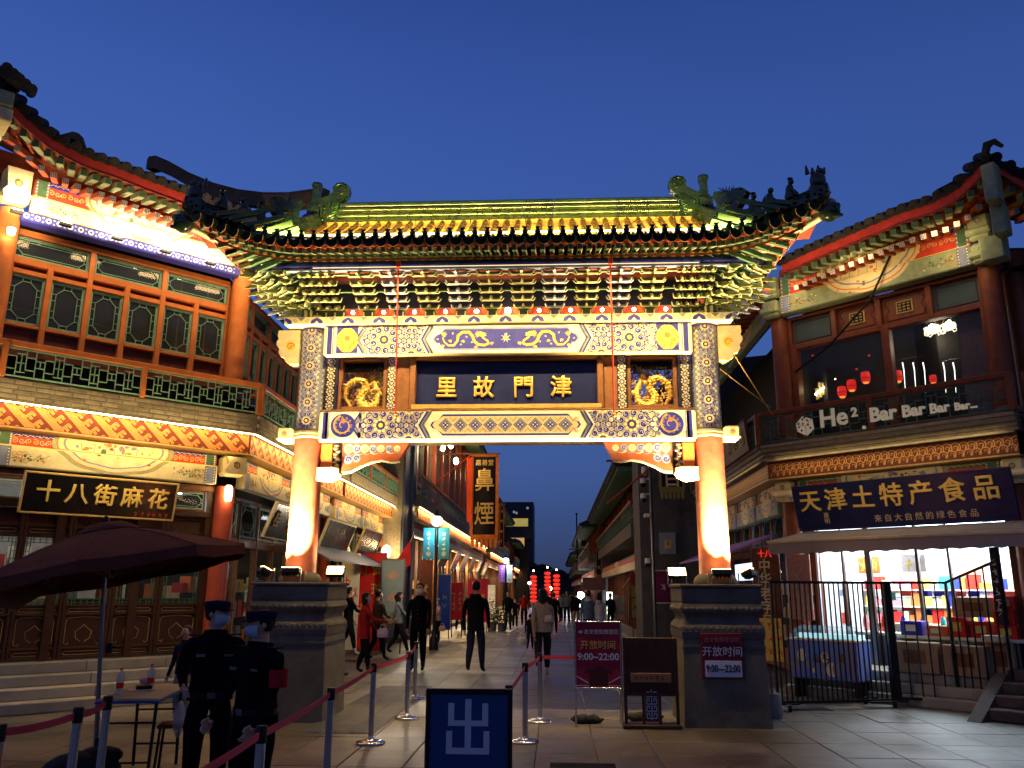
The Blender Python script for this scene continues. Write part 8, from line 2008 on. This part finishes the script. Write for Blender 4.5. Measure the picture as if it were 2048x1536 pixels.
# folding table
tc_ = [gp(x, y, .74) for x, y in ((222, 1392), (280, 1408), (372, 1374), (300, 1358))]; ct = sum(tc_, Vector())/4
dx = ((tc_[2]-tc_[1])+(tc_[3]-tc_[0])); ang = atan2(dx.y, dx.x); MTb = T(ct.x, ct.y, 0) @ RZ(ang); tb = thing('folding_table', (ct.x, ct.y, 0), 'folding table with bottles under the maroon umbrella', 'table')
b = MB(MTb); b.box(-.6, .6, -.26, .26, .715, .74, mat('table_laminate', (.42, .32, .22), .35, .25, 6), .008); b.build('tabletop', tb); b = MB(MTb); b.box(-.61, .61, -.27, .27, .70, .714, mat('blue_edge', (.03, .07, .25), .5, .1)); b.build('table_edge', tb)
for sx_ in (-1, 1):
    b = MB(MTb)
    for sy in (-1, 1): b.tube([(sx_*.42, sy*.2, .7), (sx_*.5, sy*.2, .0)], .015, black_m, 6)
    b.tube([(sx_*.48, -.2, .2), (sx_*.48, .2, .2)], .01, black_m, 5); b.tube([(sx_*.44, -.2, .52), (sx_*.44, .2, .52)], .01, black_m, 5); b.build('leg_frame', tb)
bag_m = glass_mat('plastic_bag', (.5, .5, .52), .5, .4); b = MB(MTb); b.ball((-.1, -.33, .5), (.12, .05, .16), bag_m, 10, 7); o_ = tag(b.build('plastic_bag'), 'thin plastic bag hanging from the table edge', 'bag')
def bottle(x, y, label, lab=bred):
    q = gp(x, y, .742); r = thing('water_bottle', q, label, 'bottle', 'bottles on the folding table'); M = T(q.x, q.y, .742); pet = glass_mat('clear_plastic', (.5, .55, .6), .45, .1)
    b = MB(M); b.lathe((0, 0, 0), [(.03, 0), (.033, .01), (.031, .05), (.033, .1), (.033, .14), (.026, .17), (.012, .195), (.012, .21)], pet, 14); b.build('bottle_body', r); b = MB(M); b.lathe((0, 0, 0), [(.0335, .05), (.0335, .1)], lab, 14, caps=False); b.build('label_band', r); b = MB(M); b.cyl((0, 0, .205), (0, 0, .225), .014, .014, bred, 10); b.build('cap', r)
bottle(238, 1388, 'water bottle with red cap on the near left of the table'); bottle(300, 1377, 'water bottle with red cap on the far side of the table')
q = gp(283, 1380, .742); b = MB(T(q.x, q.y, .742) @ RZ(.5)); b.box(-.12, .12, -.07, .07, 0, .008, white_p, .002); b.box(-.05, .09, -.04, .05, .008, .04, black_m, .006); tag(b.build('papers'), 'white papers with a dark box on top, between the two bottles', 'papers')
q = gp(293, 1368, .742); b = MB(T(q.x, q.y, .742) @ RZ(-.3)); b.ball((0, 0, .03), (.09, .05, .035), mat('pink_packet', (.6, .3, .3), .5), 10, 6); tag(b.build('packet'), 'crumpled pink packet leaning on the far bottle', 'packet')
# stool
q = gp(355, 1445, .45); r = thing('stool', (q.x, q.y, 0), 'dark square stool beside the left guard', 'stool'); M = T(q.x, q.y, 0) @ RZ(.3); MB(M).box(-.16, .16, -.16, .16, .42, .45, dark_wood, .01).build('seat', r)
for sx_ in (-1, 1):
    for sy in (-1, 1): b = MB(M); b.tube([(sx_*.13, sy*.13, .42), (sx_*.15, sy*.15, 0)], .014, black_m, 6); b.build('leg', r)
q = gp(292, 1490, .0); 
for i, (x, y) in enumerate(((272, 1535), (680, 1415))):
    pass
# hand cart wheel near the left plinth
q = gp(682, 1362); r = thing('trolley', q, 'small dark trolley foot on the ground right of the left plinth', 'trolley'); M = T(q.x, q.y, 0); MB(M).box(-.1, .12, -.08, .08, .1, .15, black_m, .01).build('deck', r); b = MB(M); b.cyl((-.02, -.06, .05), (.02, -.06, .05), .05, .05, rubber, 12); b.build('wheel', r)
# fold-open umbrella side cloth (orange underside lit) hanging at the left edge
u_ = yp(60, 1225, 7.4); b = MB(); P = [yp(0, 1185, 7.3), yp(128, 1165, 7.5), yp(30, 1220, 7.3), yp(0, 1215, 7.3)]; b.add([tuple(p_) for p_ in P]+[tuple(p_+Vector((0, .01, 0))) for p_ in P], [(0, 1, 2, 3), (7, 6, 5, 4)], mat('orange_canvas', (.35, .12, .05), .8, .2, 5)); tag(b.build('folded_canopy'), 'orange brown flap of a second umbrella canopy at the left edge', 'canopy')
# ================================================================== people
skin_m = mat('skin', (.45, .26, .18), .55, .12, 20, bump=.1); hair_m = mat('black_hair', (.008, .007, .006), .5, .3, 40, bump=.5, bscale=300)
mask_m = mat('surgical_mask', (.32, .42, .52), .7, .12, 30, bump=.2); mask_w = mat('white_mask', (.7, .7, .7), .7, .1, 30, bump=.2)
def cloth(name, rgb): return mat('cloth_'+name, tuple(c*.8 for c in rgb), .95, .3, 14, bump=.5, bscale=60, spec=.04)
def skin_body(P, E, root, H):
    """P: name -> (xyz, rx, ry); grow one continuous surface over the joints"""
    names = list(P); me = bpy.data.meshes.new('body'); me.from_pydata([P[k][0] for k in names], [(names.index(a), names.index(b_)) for a, b_ in E], [])
    o = bpy.data.objects.new('body_tmp', me); m = o.modifiers.new('skin', 'SKIN'); m.use_smooth_shade = True; m.branch_smoothing = .6
    sv = me.skin_vertices[0].data
    for i, k in enumerate(names): sv[i].radius = (P[k][1], P[k][2]); sv[i].use_root = (k == root)
    s = o.modifiers.new('sub', 'SUBSURF'); s.levels = 1; s.render_levels = 1
    r = tmp_mesh(o); bpy.data.objects.remove(o); return r
def person(x, y, H, face, label, top, bottom, shoes=None, hair='short', mask=None, pose='stand', cap=None, group=None, coat=0, female=False, stride=.0, arms=(0, 0), bend=(.1, .1), detail=False, wide=1, elbow=None, lean=0, headturn=0, hood=False, skirt=False):
    """face: heading angle (0 looks away from the camera up the street, pi towards the camera). Local: +y forward"""
    k = H/1.72; M = T(x, y, 0) @ RZ(face) @ RX(-lean) @ SCL(k*wide, k*wide, k); r = thing('person', (x, y, 0), label, 'person', group)
    sw = .17 if female else .195; hw = .095
    P = {'pel': ((0, 0, .93), .135, .105), 'wai': ((0, 0, 1.07), .13, .095), 'che': ((0, .0, 1.25), .155, .11), 'nk0': ((0, -.01, 1.42), .085, .07), 'nk1': ((0, 0, 1.49), .052, .055), 'hd0': ((0, .012, 1.56), .066, .078), 'hd1': ((0, .01, 1.64), .075, .09), 'hd2': ((0, .0, 1.69), .05, .06)}
    E = [('pel', 'wai'), ('wai', 'che'), ('che', 'nk0'), ('nk0', 'nk1'), ('nk1', 'hd0'), ('hd0', 'hd1'), ('hd1', 'hd2')]
    for i, s in enumerate((-1, 1)):
        st_ = stride*s; n = 'LR'[i]
        kx, ky = s*.1, st_*.45+.02+(.05 if st_ < 0 else 0); ax, ay = s*.105, st_*.95; az = .085+(max(0, -st_)*.25)
        P['hp'+n] = ((s*hw, 0, .86), .108, .11); P['kn'+n] = ((kx, ky, .49), .074, .078); P['cf'+n] = ((kx, (ky+ay)/2-.015, .34), .066, .07); P['an'+n] = ((ax, ay, az), .04, .045); P['to'+n] = ((ax+s*.015, ay+.13, az-.05), .038, .028)
        E += [('pel', 'hp'+n), ('hp'+n, 'kn'+n), ('kn'+n, 'cf'+n), ('cf'+n, 'an'+n), ('an'+n, 'to'+n)]
        sa = arms[i]; b_ = bend[i]; L1_, L2_ = .29, .26
        e = Vector((s*(sw+.035), L1_*sin(sa), 1.385-L1_*cos(sa))); 
        if elbow and elbow[i]: e = Vector((s*elbow[i][0], elbow[i][1], elbow[i][2]))
        w = e+Vector((-s*.015 if not (elbow and elbow[i]) else -s*.12, L2_*sin(sa+b_), -L2_*cos(sa+b_)))
        P['sh'+n] = ((s*sw, 0, 1.385), .06, .062); P['el'+n] = (tuple(e), .045, .045); P['wr'+n] = (tuple(w), .03, .03); d = (w-e).normalized(); P['pm'+n] = (tuple(w+d*.075), .026, .036)
        E += [('che', 'sh'+n), ('sh'+n, 'el'+n), ('el'+n, 'wr'+n), ('wr'+n, 'pm'+n)]
    me = skin_body(P, E, 'pel', H); shoes = shoes or black_p
    # fingers join the same surface object
    segs = {'skin': ['nk0', 'nk1', 'hd0', 'hd1', 'hd2', 'pmL', 'pmR'], 'top': ['wai', 'che', 'shL', 'shR', 'elL', 'elR', 'wrL', 'wrR'], 'bot': ['pel', 'hpL', 'hpR', 'knL', 'knR', 'cfL', 'cfR'], 'shoe': ['anL', 'anR', 'toL', 'toR']}
    mats_ = [skin_m, top, bottom, shoes]; idx = {}
    for i, g_ in enumerate(('skin', 'top', 'bot', 'shoe')):
        for q in segs[g_]: idx[q] = i
    names = list(P); pos = np.array([P[q][0] for q in names])
    V = [Vector(v.co) for v in me.vertices]; F = [list(p.vertices) for p in me.polygons]; cen = np.array([tuple(p.center) for p in me.polygons]); d = ((cen[:, None, :]-pos[None])**2).sum(-1); near = d.argmin(1)
    fm = [idx[names[a]] for a in near]
    fm = [1 if (f == 0 and c[2] < 1.44 and abs(c[0]) < .12 and c[2] > 1.0) else f for f, c in zip(fm, cen)]
    fm = [2 if (f == 0 and c[2] < 1.0 and sqrt(d[i].min()) > .075) else f for i, (f, c) in enumerate(zip(fm, cen))]
    hb = MB(); hb.mi(skin_m)
    for i, s in enumerate((-1, 1)):
        n = 'LR'[i]; w = Vector(P['wr'+n][0]); pm = Vector(P['pm'+n][0]); d_ = (pm-w).normalized(); side = Vector((0, 1, 0))-d_*d_.y; side = side.normalized() if side.length > .1 else Vector((1, 0, 0)); nr = d_.cross(side)
        for f_ in range(4):
            o = side*(.03-.02*f_); L = (.072, .08, .075, .058)[f_]; a = pm+o; hb.tube([a-d_*.02, a+d_*L*.5, a+d_*L*.85-nr*.012*s, a+d_*L*.95-nr*.03*s], [.0105, .0095, .0085, .006], skin_m, 6)
        a = w+d_*.03+side*.03; hb.tube([a-side*.012, a+side*.018+d_*.03, a+side*.02+d_*.06], [.012, .011, .008], skin_m, 6)
    base = len(V); V2 = V+[Vector(v) for v in hb.V]; F2 = F+[[q+base for q in f] for f in hb.F]
    m2 = bpy.data.meshes.new('body'); m2.from_pydata([tuple(M @ v) for v in V2], [], F2)
    for m_ in mats_: m2.materials.append(m_)
    m2.polygons.foreach_set('material_index', fm+[0]*len(hb.F)); m2.polygons.foreach_set('use_smooth', [True]*len(F2)); m2.update(); bpy.data.meshes.remove(me)
    bo = bpy.data.objects.new('body', m2); COL.objects.link(bo); place(bo, Matrix.Identity(4), r)
    # jacket shell with a hem
    hem = .88-coat; b = MB(M); rings = [(hem, .175+coat*.06, .135+coat*.05), (hem+.1, .168, .128), (1.05, .158, .12), (1.2, .172, .128), (1.32, .178, .122), (1.40, .15, .1), (1.455, .085, .078)]
    n = 20; vs = []
    for z, rx, ry in rings:
        for i in range(n):
            a = 2*pi*i/n; c_, s_ = cos(a), sin(a); q = 1+.02*sin(a*5+z*9); vs.append((rx*c_*q, ry*s_*q, z))
    b.add(vs, [(j*n+i, j*n+(i+1) % n, (j+1)*n+(i+1) % n, (j+1)*n+i) for j in range(len(rings)-1) for i in range(n)], top, True); b.add([(x_*.93, y_*.93, z) for x_, y_, z in vs[:n]], [tuple(range(n))[::-1]], top)
    b.tube([(.08*cos(a*.5), .072*sin(a*.5)-.005, 1.455+.012*sin(a*.5)) for a in range(13)], .017, top, 6); b.build('jacket', r)
    # head details
    MH = M @ T(0, .01, 1.62) @ RZ(headturn); b = MB(MH); b.ball((0, 0, 0), (.074, .092, .105), skin_m, 14, 10); b.tube([(0, .09, .01), (0, .108, -.015), (0, .095, -.025)], [.008, .013, .008], skin_m, 6)
    for s in (-1, 1): b.ball((s*.075, -.005, -.01), (.009, .018, .028), skin_m, 7, 5)
    b.build('head', r); b = MB(MH)
    for s in (-1, 1): b.ball((s*.028, .083, .015), (.012, .006, .006), black_p, 7, 5); b.tube([(s*.045, .083, .034), (s*.03, .088, .038), (s*.014, .088, .034)], .003, hair_m, 4)
    if not mask: b.tube([(-.02, .087, -.048), (0, .092, -.05), (.02, .087, -.048)], .004, mat('lips', (.3, .1, .08), .5), 4)
    b.build('face_features', r)
    b = MB(MH)
    if hair != 'none':
        hs = .012; vs = []; K2, R2_ = 16, 7
        zlow = -.02 if hair == 'short' else -.16 if hair == 'bob' else -.27
        b.ball((0, -.014, .028), (.084, .096, .092), hair_m, 16, 9)
        if hair != 'short': b.lathe((0, -.03, 0), [(.06, zlow), (.085, zlow+.05), (.088, -.02), (.08, .05)], hair_m, 14, sy=.85)
        else: b.lathe((0, -.022, 0), [(.06, -.06), (.078, -.02), (.08, .03)], hair_m, 14, sy=1.0)
        if hair == 'ponytail': b.tube([(0, -.1, .02), (0, -.14, -.03), (0, -.12, -.14)], [.03, .035, .015], hair_m, 8)
        # clear the face
        ho = b.build('hair', r); me_ = ho.data; inv = (MH.inverted() @ WM[ho.name])
        for v in me_.vertices:
            c = inv @ v.co
            if c.y > .045 and c.z < .05: c.y = .03; v.co = inv.inverted() @ c
    if mask:
        b = MB(MH); vs = []; n = 10
        for j, (z, d_) in enumerate(((-.115, .055), (-.085, .095), (-.04, .108), (-.012, .1))):
            for i in range(n+1): a = pi*.08+pi*.84*i/n; vs.append((.08*cos(a)*(1 if j else .75), d_*sin(a)**.7 if sin(a) > 0 else 0, z))
        b.add(vs, [(j*(n+1)+i, j*(n+1)+i+1, (j+1)*(n+1)+i+1, (j+1)*(n+1)+i) for j in range(3) for i in range(n)]+[(j*(n+1)+i, (j+1)*(n+1)+i, (j+1)*(n+1)+i+1, j*(n+1)+i+1) for j in range(3) for i in range(n)], mask, True)
        for s in (-1, 1): b.tube([(s*.075, .02, -.01), (s*.082, -.005, .01)], .002, mask, 4)
        b.build('face_mask', r)
    if cap:
        b = MB(MH); b.lathe((0, -.005, .03), [(.09, .0), (.093, .03), (.1, .055), (.085, .075), (.0, .085)] if cap[1] == 'peaked' else [(.088, 0), (.086, .05), (.06, .085), (0, .095)], cap[0], 18, sy=1.12)
        P_ = [(.075*cos(a), .06+.085*sin(a)) for a in [pi*i/10 for i in range(11)]]; b.prism(P_, .022, .03, cap[0], 'uv'); b.build('cap', r)
    if hood: b = MB(M); b.tube([(-.09, -.03, 1.44), (-.07, -.1, 1.45), (0, -.125, 1.43), (.07, -.1, 1.45), (.09, -.03, 1.44)], [.03, .045, .055, .045, .03], top if hood is True else hood, 8); b.build('hood', r)
    return r, M
blk = cloth('black', (.012, .012, .014)); navy = cloth('navy', (.014, .018, .035)); jean = cloth('dark_denim', (.03, .04, .07)); beige = cloth('beige', (.42, .33, .22)); redc = cloth('red', (.38, .02, .025)); greyc = cloth('grey', (.18, .2, .22)); pink = cloth('pink', (.6, .36, .34)); whitec = cloth('white', (.55, .55, .55)); blueg = cloth('blue_grey', (.12, .16, .24)); tan = cloth('tan', (.35, .24, .13)); shoe_w = cloth('white_shoe', (.6, .6, .6))
def at(px, py): g_ = gp(px, py); return g_.x, g_.y
def ped(px, py, H, face, label, top, bottom, **kw): x, y = at(px, py); return person(x, y, H, face, label, top, bottom, **kw)
# two guards in the foreground
def guard_kit(r, M, H):
    b = MB(M); b.lathe((0, 0, .9), [(.172, 0), (.174, .05)], black_m, 18, sy=.78, caps=False); b.box(-.03, .03, .13, .142, .9, .95, steel_d, .003); b.build('belt', r)
    b = MB(M); b.box(.07, .14, .122, .132, 1.25, 1.275, steel_d); b.build('name_tag', r); b = MB(M); b.box(-.14, -.07, .122, .13, 1.25, 1.27, steel_d); b.build('chest_badge', r)
    for s in (-1, 1): b = MB(M); b.box(s*.09, s*.2, -.045, .045, 1.425, 1.437, navy, .004); b.build('shoulder_strap', r)
    b = MB(M); b.ball((.262, 0, 1.24), (.008, .035, .045), redc, 8, 6); b.build('sleeve_patch', r)
p1 = yp(420, 1400, 7.0); r, M = person(p1.x, 7.0, 1.57, radians(205), 'guard in black uniform and cap with a pale blue mask lowered, left of the pair', cloth_blk, cloth_blk, mask=mask_m, cap=(navy, 'peaked'), arms=(.15, .35), bend=(.4, .9), detail=True, wide=1.12, headturn=radians(50)); guard_kit(r, M, 1.62)
p2 = yp(512, 1400, 6.35); r, M = person(p2.x, 6.35, 1.51, radians(150), 'stout guard in black uniform with bright blue mask and red armband', cloth_blk, cloth_blk, mask=mask_m, cap=(navy, 'peaked'), arms=(.2, .1), bend=(.3, .5), detail=True, wide=1.22, headturn=radians(-25), coat=.05); guard_kit(r, M, 1.56)
b = MB(M); b.lathe((-.245, .035, 1.13), [(.062, 0), (.064, .12), (.06, .14)], redc, 14, caps=False); b.build('armband', r)
# seated helper behind the table, almost hidden
ped(357, 1450, 1.2, radians(160), 'person crouched on the stool behind the left guard, in dark clothes with grey jeans', navy, greyc, shoes=shoe_w, hair='short', arms=(.2, .1), bend=(.5, .4))
# walkers inside the gate
ped(725, 1350, 1.60, radians(-75), 'woman in a bright red coat with a pale blue mask, holding a bag', redc, blk, hair='bob', mask=mask_m, arms=(.3, .7), bend=(.5, .7), female=True, stride=.12, coat=.12)
ped(693, 1312, 1.72, radians(-60), 'person in a long dark coat beside the left plinth', blk, blk, hair='short', mask=mask_w, arms=(.2, .5), bend=(.3, .8), stride=.2, coat=.2, shoes=shoe_w)
ped(752, 1322, 1.66, radians(-50), 'person in dark brown with a pale mask behind the woman in red', cloth('brown', (.08, .05, .035)), navy, hair='short', mask=mask_w, stride=.18, arms=(.4, .3), bend=(.6, .8))
ped(795, 1312, 1.60, radians(-75), 'woman in a grey top with a shoulder bag, striding past the teapot poster', greyc, blk, hair='ponytail', female=True, stride=.3, arms=(-.3, .5), bend=(.3, .6), shoes=blk)
x, y = at(835, 1342); r, M = person(x, y, 1.80, radians(175), 'tall man in dark uniform coat and white mask facing the camera', cloth_blk, cloth_blk, hair='short', mask=mask_w, arms=(.1, .1), bend=(.15, .15), coat=.1)
b = MB(M); 
for k in range(4): b.ball((0, .138, 1.02+k*.09), .009, steel, 8, 5)
b.build('button', r)
ped(873, 1288, 1.40, radians(140), 'child in a pink jacket and white cap with a mask', pink, blk, hair='short', mask=mask_w, cap=(whitec, 'ball'), female=True, arms=(.5, .4), bend=(1.1, .9))
ped(950, 1347, 1.84, radians(-8), 'man in a black hooded jacket and dark jeans walking away up the street', blk, jean, hair='short', hood=True, stride=.17, arms=(-.2, .25), bend=(.3, .3), coat=.08)
x, y = at(1086, 1356); r, M = person(x, y, 1.70, radians(6), 'long haired woman in a beige jumper and white shoes walking away', beige, cloth('dark_green', (.03, .035, .03)), hair='long', female=True, stride=.24, shoes=shoe_w, arms=(-.35, .35), bend=(.15, .2))
ped(1030, 1259, 1.3, radians(170), 'small dark figure with white shoes facing the camera near the far street lamp', blk, blk, hair='short', shoes=shoe_w, mask=mask_w)
ped(1178, 1297, 1.66, radians(5), 'man in a grey blue jacket with a pale collar, left of a walking couple', blueg, jean, hair='short', hood=whitec, arms=(-.1, .2), bend=(.2, .3))
ped(1200, 1297, 1.60, radians(-3), 'woman in a white hooded top, right of a walking couple', whitec, blk, hair='long', female=True, hood=True, arms=(.1, -.1))
ped(1153, 1262, 1.62, radians(10), 'man in a dark jacket and tan trousers far up the street', blk, tan, hair='short', stride=.1)
ped(1316, 1276, 1.62, radians(100), 'man in black standing sideways against the right wall', blk, blk, hair='short', arms=(.3, .5), bend=(.8, 1.0))
far = [(1146, 1238, 'tiny dark walker beside the large cold light'), (1172, 1246, 'small walker between the tan trousered man and the couple'), (1048, 1252, 'small dark walker left of the first lantern column'), (1016, 1262, 'small walker in front of the potted plants'), (918, 1262, 'shopper standing at the red menu board'), (1222, 1262, 'dark shopper beside the bright light box'), (1108, 1268, 'dark walker just right of the long haired woman'), (1121, 1246, 'small dark walker at the left of the far crowd'), (1127, 1243, 'small dark walker second in the far crowd'), (1134, 1247, 'small dark walker in the middle of the far crowd'), (1141, 1240, 'small dark walker at the right of the far crowd'), (1095, 1240, 'small dark walker below the middle lantern column'), (1060, 1300, 'small dark child half hidden behind the long haired woman')]
for i, (px_, py_, lb) in enumerate(far): ped(px_, py_, 1.0 if 'child' in lb else 1.55+.02*(i % 5), radians((10, 170, 5, 185, -10, 20, 0, 60)[i % 8]), lb, (blk, greyc, redc, blk, tan, navy, blk, whitec, navy, greyc, blk, navy, blk)[i], (jean, blk, blk, jean, blk, blk, blk)[i % 7], hair='short', stride=.12)
# carried things
def bag(P, s, m_, label, strap=None):
    r = thing('bag', P, label, 'bag'); b = MB(T(*P)); b.lathe((0, 0, 0), [(s*.5, 0), (s*.62, s*.1), (s*.6, s*.7), (s*.35, s*.95)], m_, 12, sy=.45); b.build('bag_body', r); b = MB(T(*P)); b.tube([(-s*.3, 0, s*.9), (-s*.2, 0, s*1.3), (s*.2, 0, s*1.3), (s*.3, 0, s*.9)], s*.05, m_, 5); b.build('handle', r)
q = yp(1045, 1290, 17.2); bag(tuple(q), .16, white_p, 'white plastic bag in the left hand of the woman in beige')
q = yp(765, 1275, 17.3); bag(tuple(q), .19, mat('pink_bag', (.6, .4, .5), .6), 'pale pink bag held by the woman in red')
q = yp(777, 1255, 20.4); bag(tuple(q), .22, tan, 'beige shoulder bag of the woman in grey')
q = yp(884, 1262, 25); bag(tuple(q), .16, pink, 'small pink bag beside the child')
q = yp(1098, 1245, 17.0); bag(tuple(q), .15, mat('pink_pouch', (.55, .38, .38), .6), 'pink pouch on the back of the woman in beige')
bpy.data.scenes.remove(TMP)
